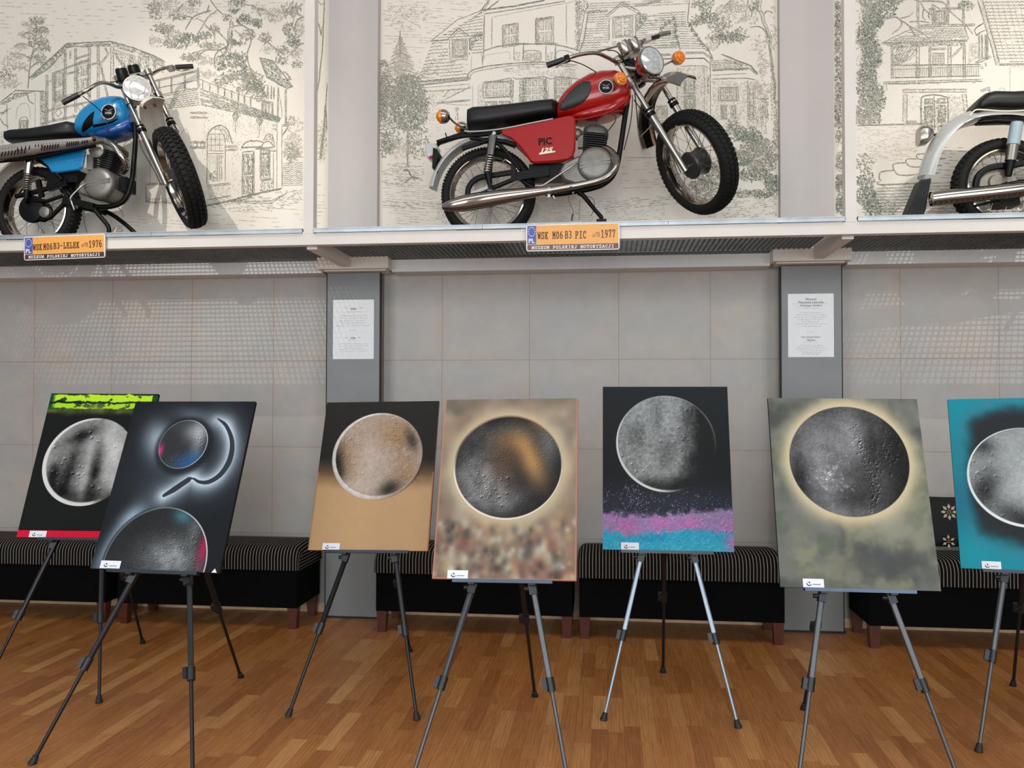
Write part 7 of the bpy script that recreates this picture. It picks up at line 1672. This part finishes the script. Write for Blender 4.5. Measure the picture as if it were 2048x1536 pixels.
# balcony
D.hatch([(600, 470), (1430, 450), (1430, 480), (640, 500)], 40, 1.6, 1, 1, 5, .2); D.hatch([(665, 490), (910, 480), (910, 520), (770, 680), (665, 690)], 130, 1.7, 1, 1, 9, .2); D.hatch([(740, 680), (905, 530), (905, 690)], 150, 2.6, .8, 2, 8, .4)
for x, w in ((655, 3), (928, 6), (1055, 3.4), (1262, 6.5), (1418, 4.5)): D.beam([(x, 470), (x, 830)], w, 2)
D.beam([(1045, 520), (1230, 512)], 3, 2); D.line([(1085, 560), (1205, 560), (1205, 680), (1085, 680), (1085, 560)], w=1, d=2); D.win(1090, 565, 1200, 675, 4, 4, 0, fr=False, dens=5); D.beam([(1285, 600), (1400, 490)], 3, 2)
D.line([(660, 690), (1590, 680)], w=1.5, d=1, rep=2); D.line([(660, 735), (1590, 700)], w=1, d=2); D.line([(660, 822), (1590, 800)], w=1.4, d=1, rep=2)
x = 675
while x < 1580: D.line([(x, 692), (x, 812)], w=.9, d=2 if x > 900 else 3); x += 19
D.beam([(560, 875), (1610, 845)], 4, 1); D.line([(600, 890), (600, 960)], w=1, d=2); D.hatch([(600, 880), (1600, 850), (1600, 870), (700, 895)], 2, 2, 1, 2, 8)
# door and surround
D.beam([(765, 960), (1450, 955)], 6, 2); D.beam([(795, 990), (790, 1290)], 8, 2); D.beam([(1415, 990), (1445, 1260)], 8, 2); D.stip([(825, 1000), (970, 1000), (970, 1150), (820, 1150)], 60, 3); D.stip([(1240, 1000), (1400, 1000), (1400, 1280), (1250, 1300)], 260, 3)
D.curve([(965, 1320), (965, 1050), (1020, 1010), (1110, 1000), (1200, 1020), (1245, 1060), (1250, 1372)], w=1.6, d=1, rep=2); D.line([(1100, 1010), (1105, 1372)], w=1.3, d=1, rep=2)
for a, b, c, e in ((1000, 1085, 1045, 1095), (1130, 1215, 1040, 1090), (1000, 1085, 1120, 1290), (1140, 1215, 1115, 1290), (1030, 1090, 1320, 1372), (1140, 1230, 1325, 1372)): D.line([(a, c), (b, c), (b, e), (a, e), (a, c)], w=1.1, d=1); D.hatch([(a, c), (b, c), (b, e), (a, e)], 55, 1.5, 1, 1 if e > 1100 else 2, 5, .2)
D.stip([(975, 1060), (1240, 1060), (1240, 1340), (975, 1340)], 400, 2); D.beam([(800, 1285), (920, 1283)], 2.6, 2); D.curve([(1790, 980), (1800, 930), (1840, 940), (1845, 985)], w=1, d=3); D.beam([(1590, 965), (1690, 925)], 4, 2); D.beam([(1680, 930), (1685, 1000)], 2.2, 2); D.stip([(1460, 460), (1560, 440), (1560, 600), (1460, 680)], 240, 3)
# right roof and oriel
for k in range(20):
    y = 15+k*35; D.wig((1610+k*9, y+8), (2400, y-2), .9, 7, 1.1, 2)
for k in range(14): x = 1640+k*60; D.line([(x, 30), (x+150, 640)], w=.6, d=3, jit=1)
D.line([(1560, 0), (1700, 480), (1755, 690)], w=1.5, d=2, rep=2); D.line([(1610, 0), (1740, 480), (1790, 680)], w=1.3, d=2, rep=2); D.hatch([(1565, 0), (1605, 0), (1785, 680), (1755, 690)], 72, 2, .9, 3, 7); D.beam([(1790, 680), (2400, 665)], 2, 2)
D.curve([(1525, 320), (1560, 280), (1630, 240)], w=1.5, d=1, rep=2); D.curve([(1545, 375), (1590, 340), (1640, 320)], w=1.4, d=1, rep=2); D.line([(1525, 320), (1550, 380)], w=1.4, d=1)
for x in (1572, 1605, 1640, 1660): D.beam([(x, 360), (x+3, 630)], 2.2, 2)
D.beam([(1535, 665), (1700, 595)], 4, 1); D.beam([(1590, 690), (1610, 730)], 3, 1); D.beam([(1640, 660), (1650, 700)], 2.4, 1); D.line([(1900, 700), (1900, 990)], w=.9, d=3); D.hatch([(1900, 700), (2300, 690), (2300, 760), (1900, 760)], 3, 5, .8, 3, 8, .5)
D.beam([(290, 1325), (1030, 1305)], 1.8, 2); D.line([(30, 1335), (150, 1340)], w=1, d=2)
D.view(1560, 0, 2.953)
D.hatch([(455, 750), (840, 740), (860, 900), (700, 950), (455, 960)], 3, 3.4, .8, 3, 8, .55)
for q in ([(600, 1070), (585, 1050), (600, 1015), (680, 1005)], [(675, 1010), (670, 970), (745, 960)], [(745, 960), (750, 940), (810, 938)], [(810, 938), (812, 912), (890, 905)], [(585, 1070), (600, 1090), (900, 1075)], [(680, 1010), (720, 1035), (950, 1020)], [(745, 962), (790, 985), (960, 975)], [(812, 935), (860, 945), (980, 935)]): D.curve(q, w=1.5, d=2, rep=2)
D.rows((590, 1095), (1441, 1060), (470, 1270), (1441, 1270), 10, .6, 14, 1.1, 2); D.hatch([(600, 1100), (1441, 1080), (1441, 1270), (460, 1270)], 3, 4, .9, 3, 12, .5); D.hatch([(900, 870), (1441, 850), (1441, 1080), (950, 1080)], 2, 6, .9, 2, 14, .5)
for (x, y, n) in ((490, 960, 90), (500, 1060, 160), (500, 1150, 200), (540, 1220, 150), (350, 800, 60), (350, 950, 90), (350, 1080, 150), (350, 1200, 160), (640, 1240, 60)): D.scrib(x, y, 60 if x > 400 else 25, 60, n, 6, 1.1, 2 if n < 150 else 1, ang=.7)
D.build(1.43, 4.2, 'villa_drawing', 'pencil drawing of a balcony house with ivy at the right, behind the white motorcycle')
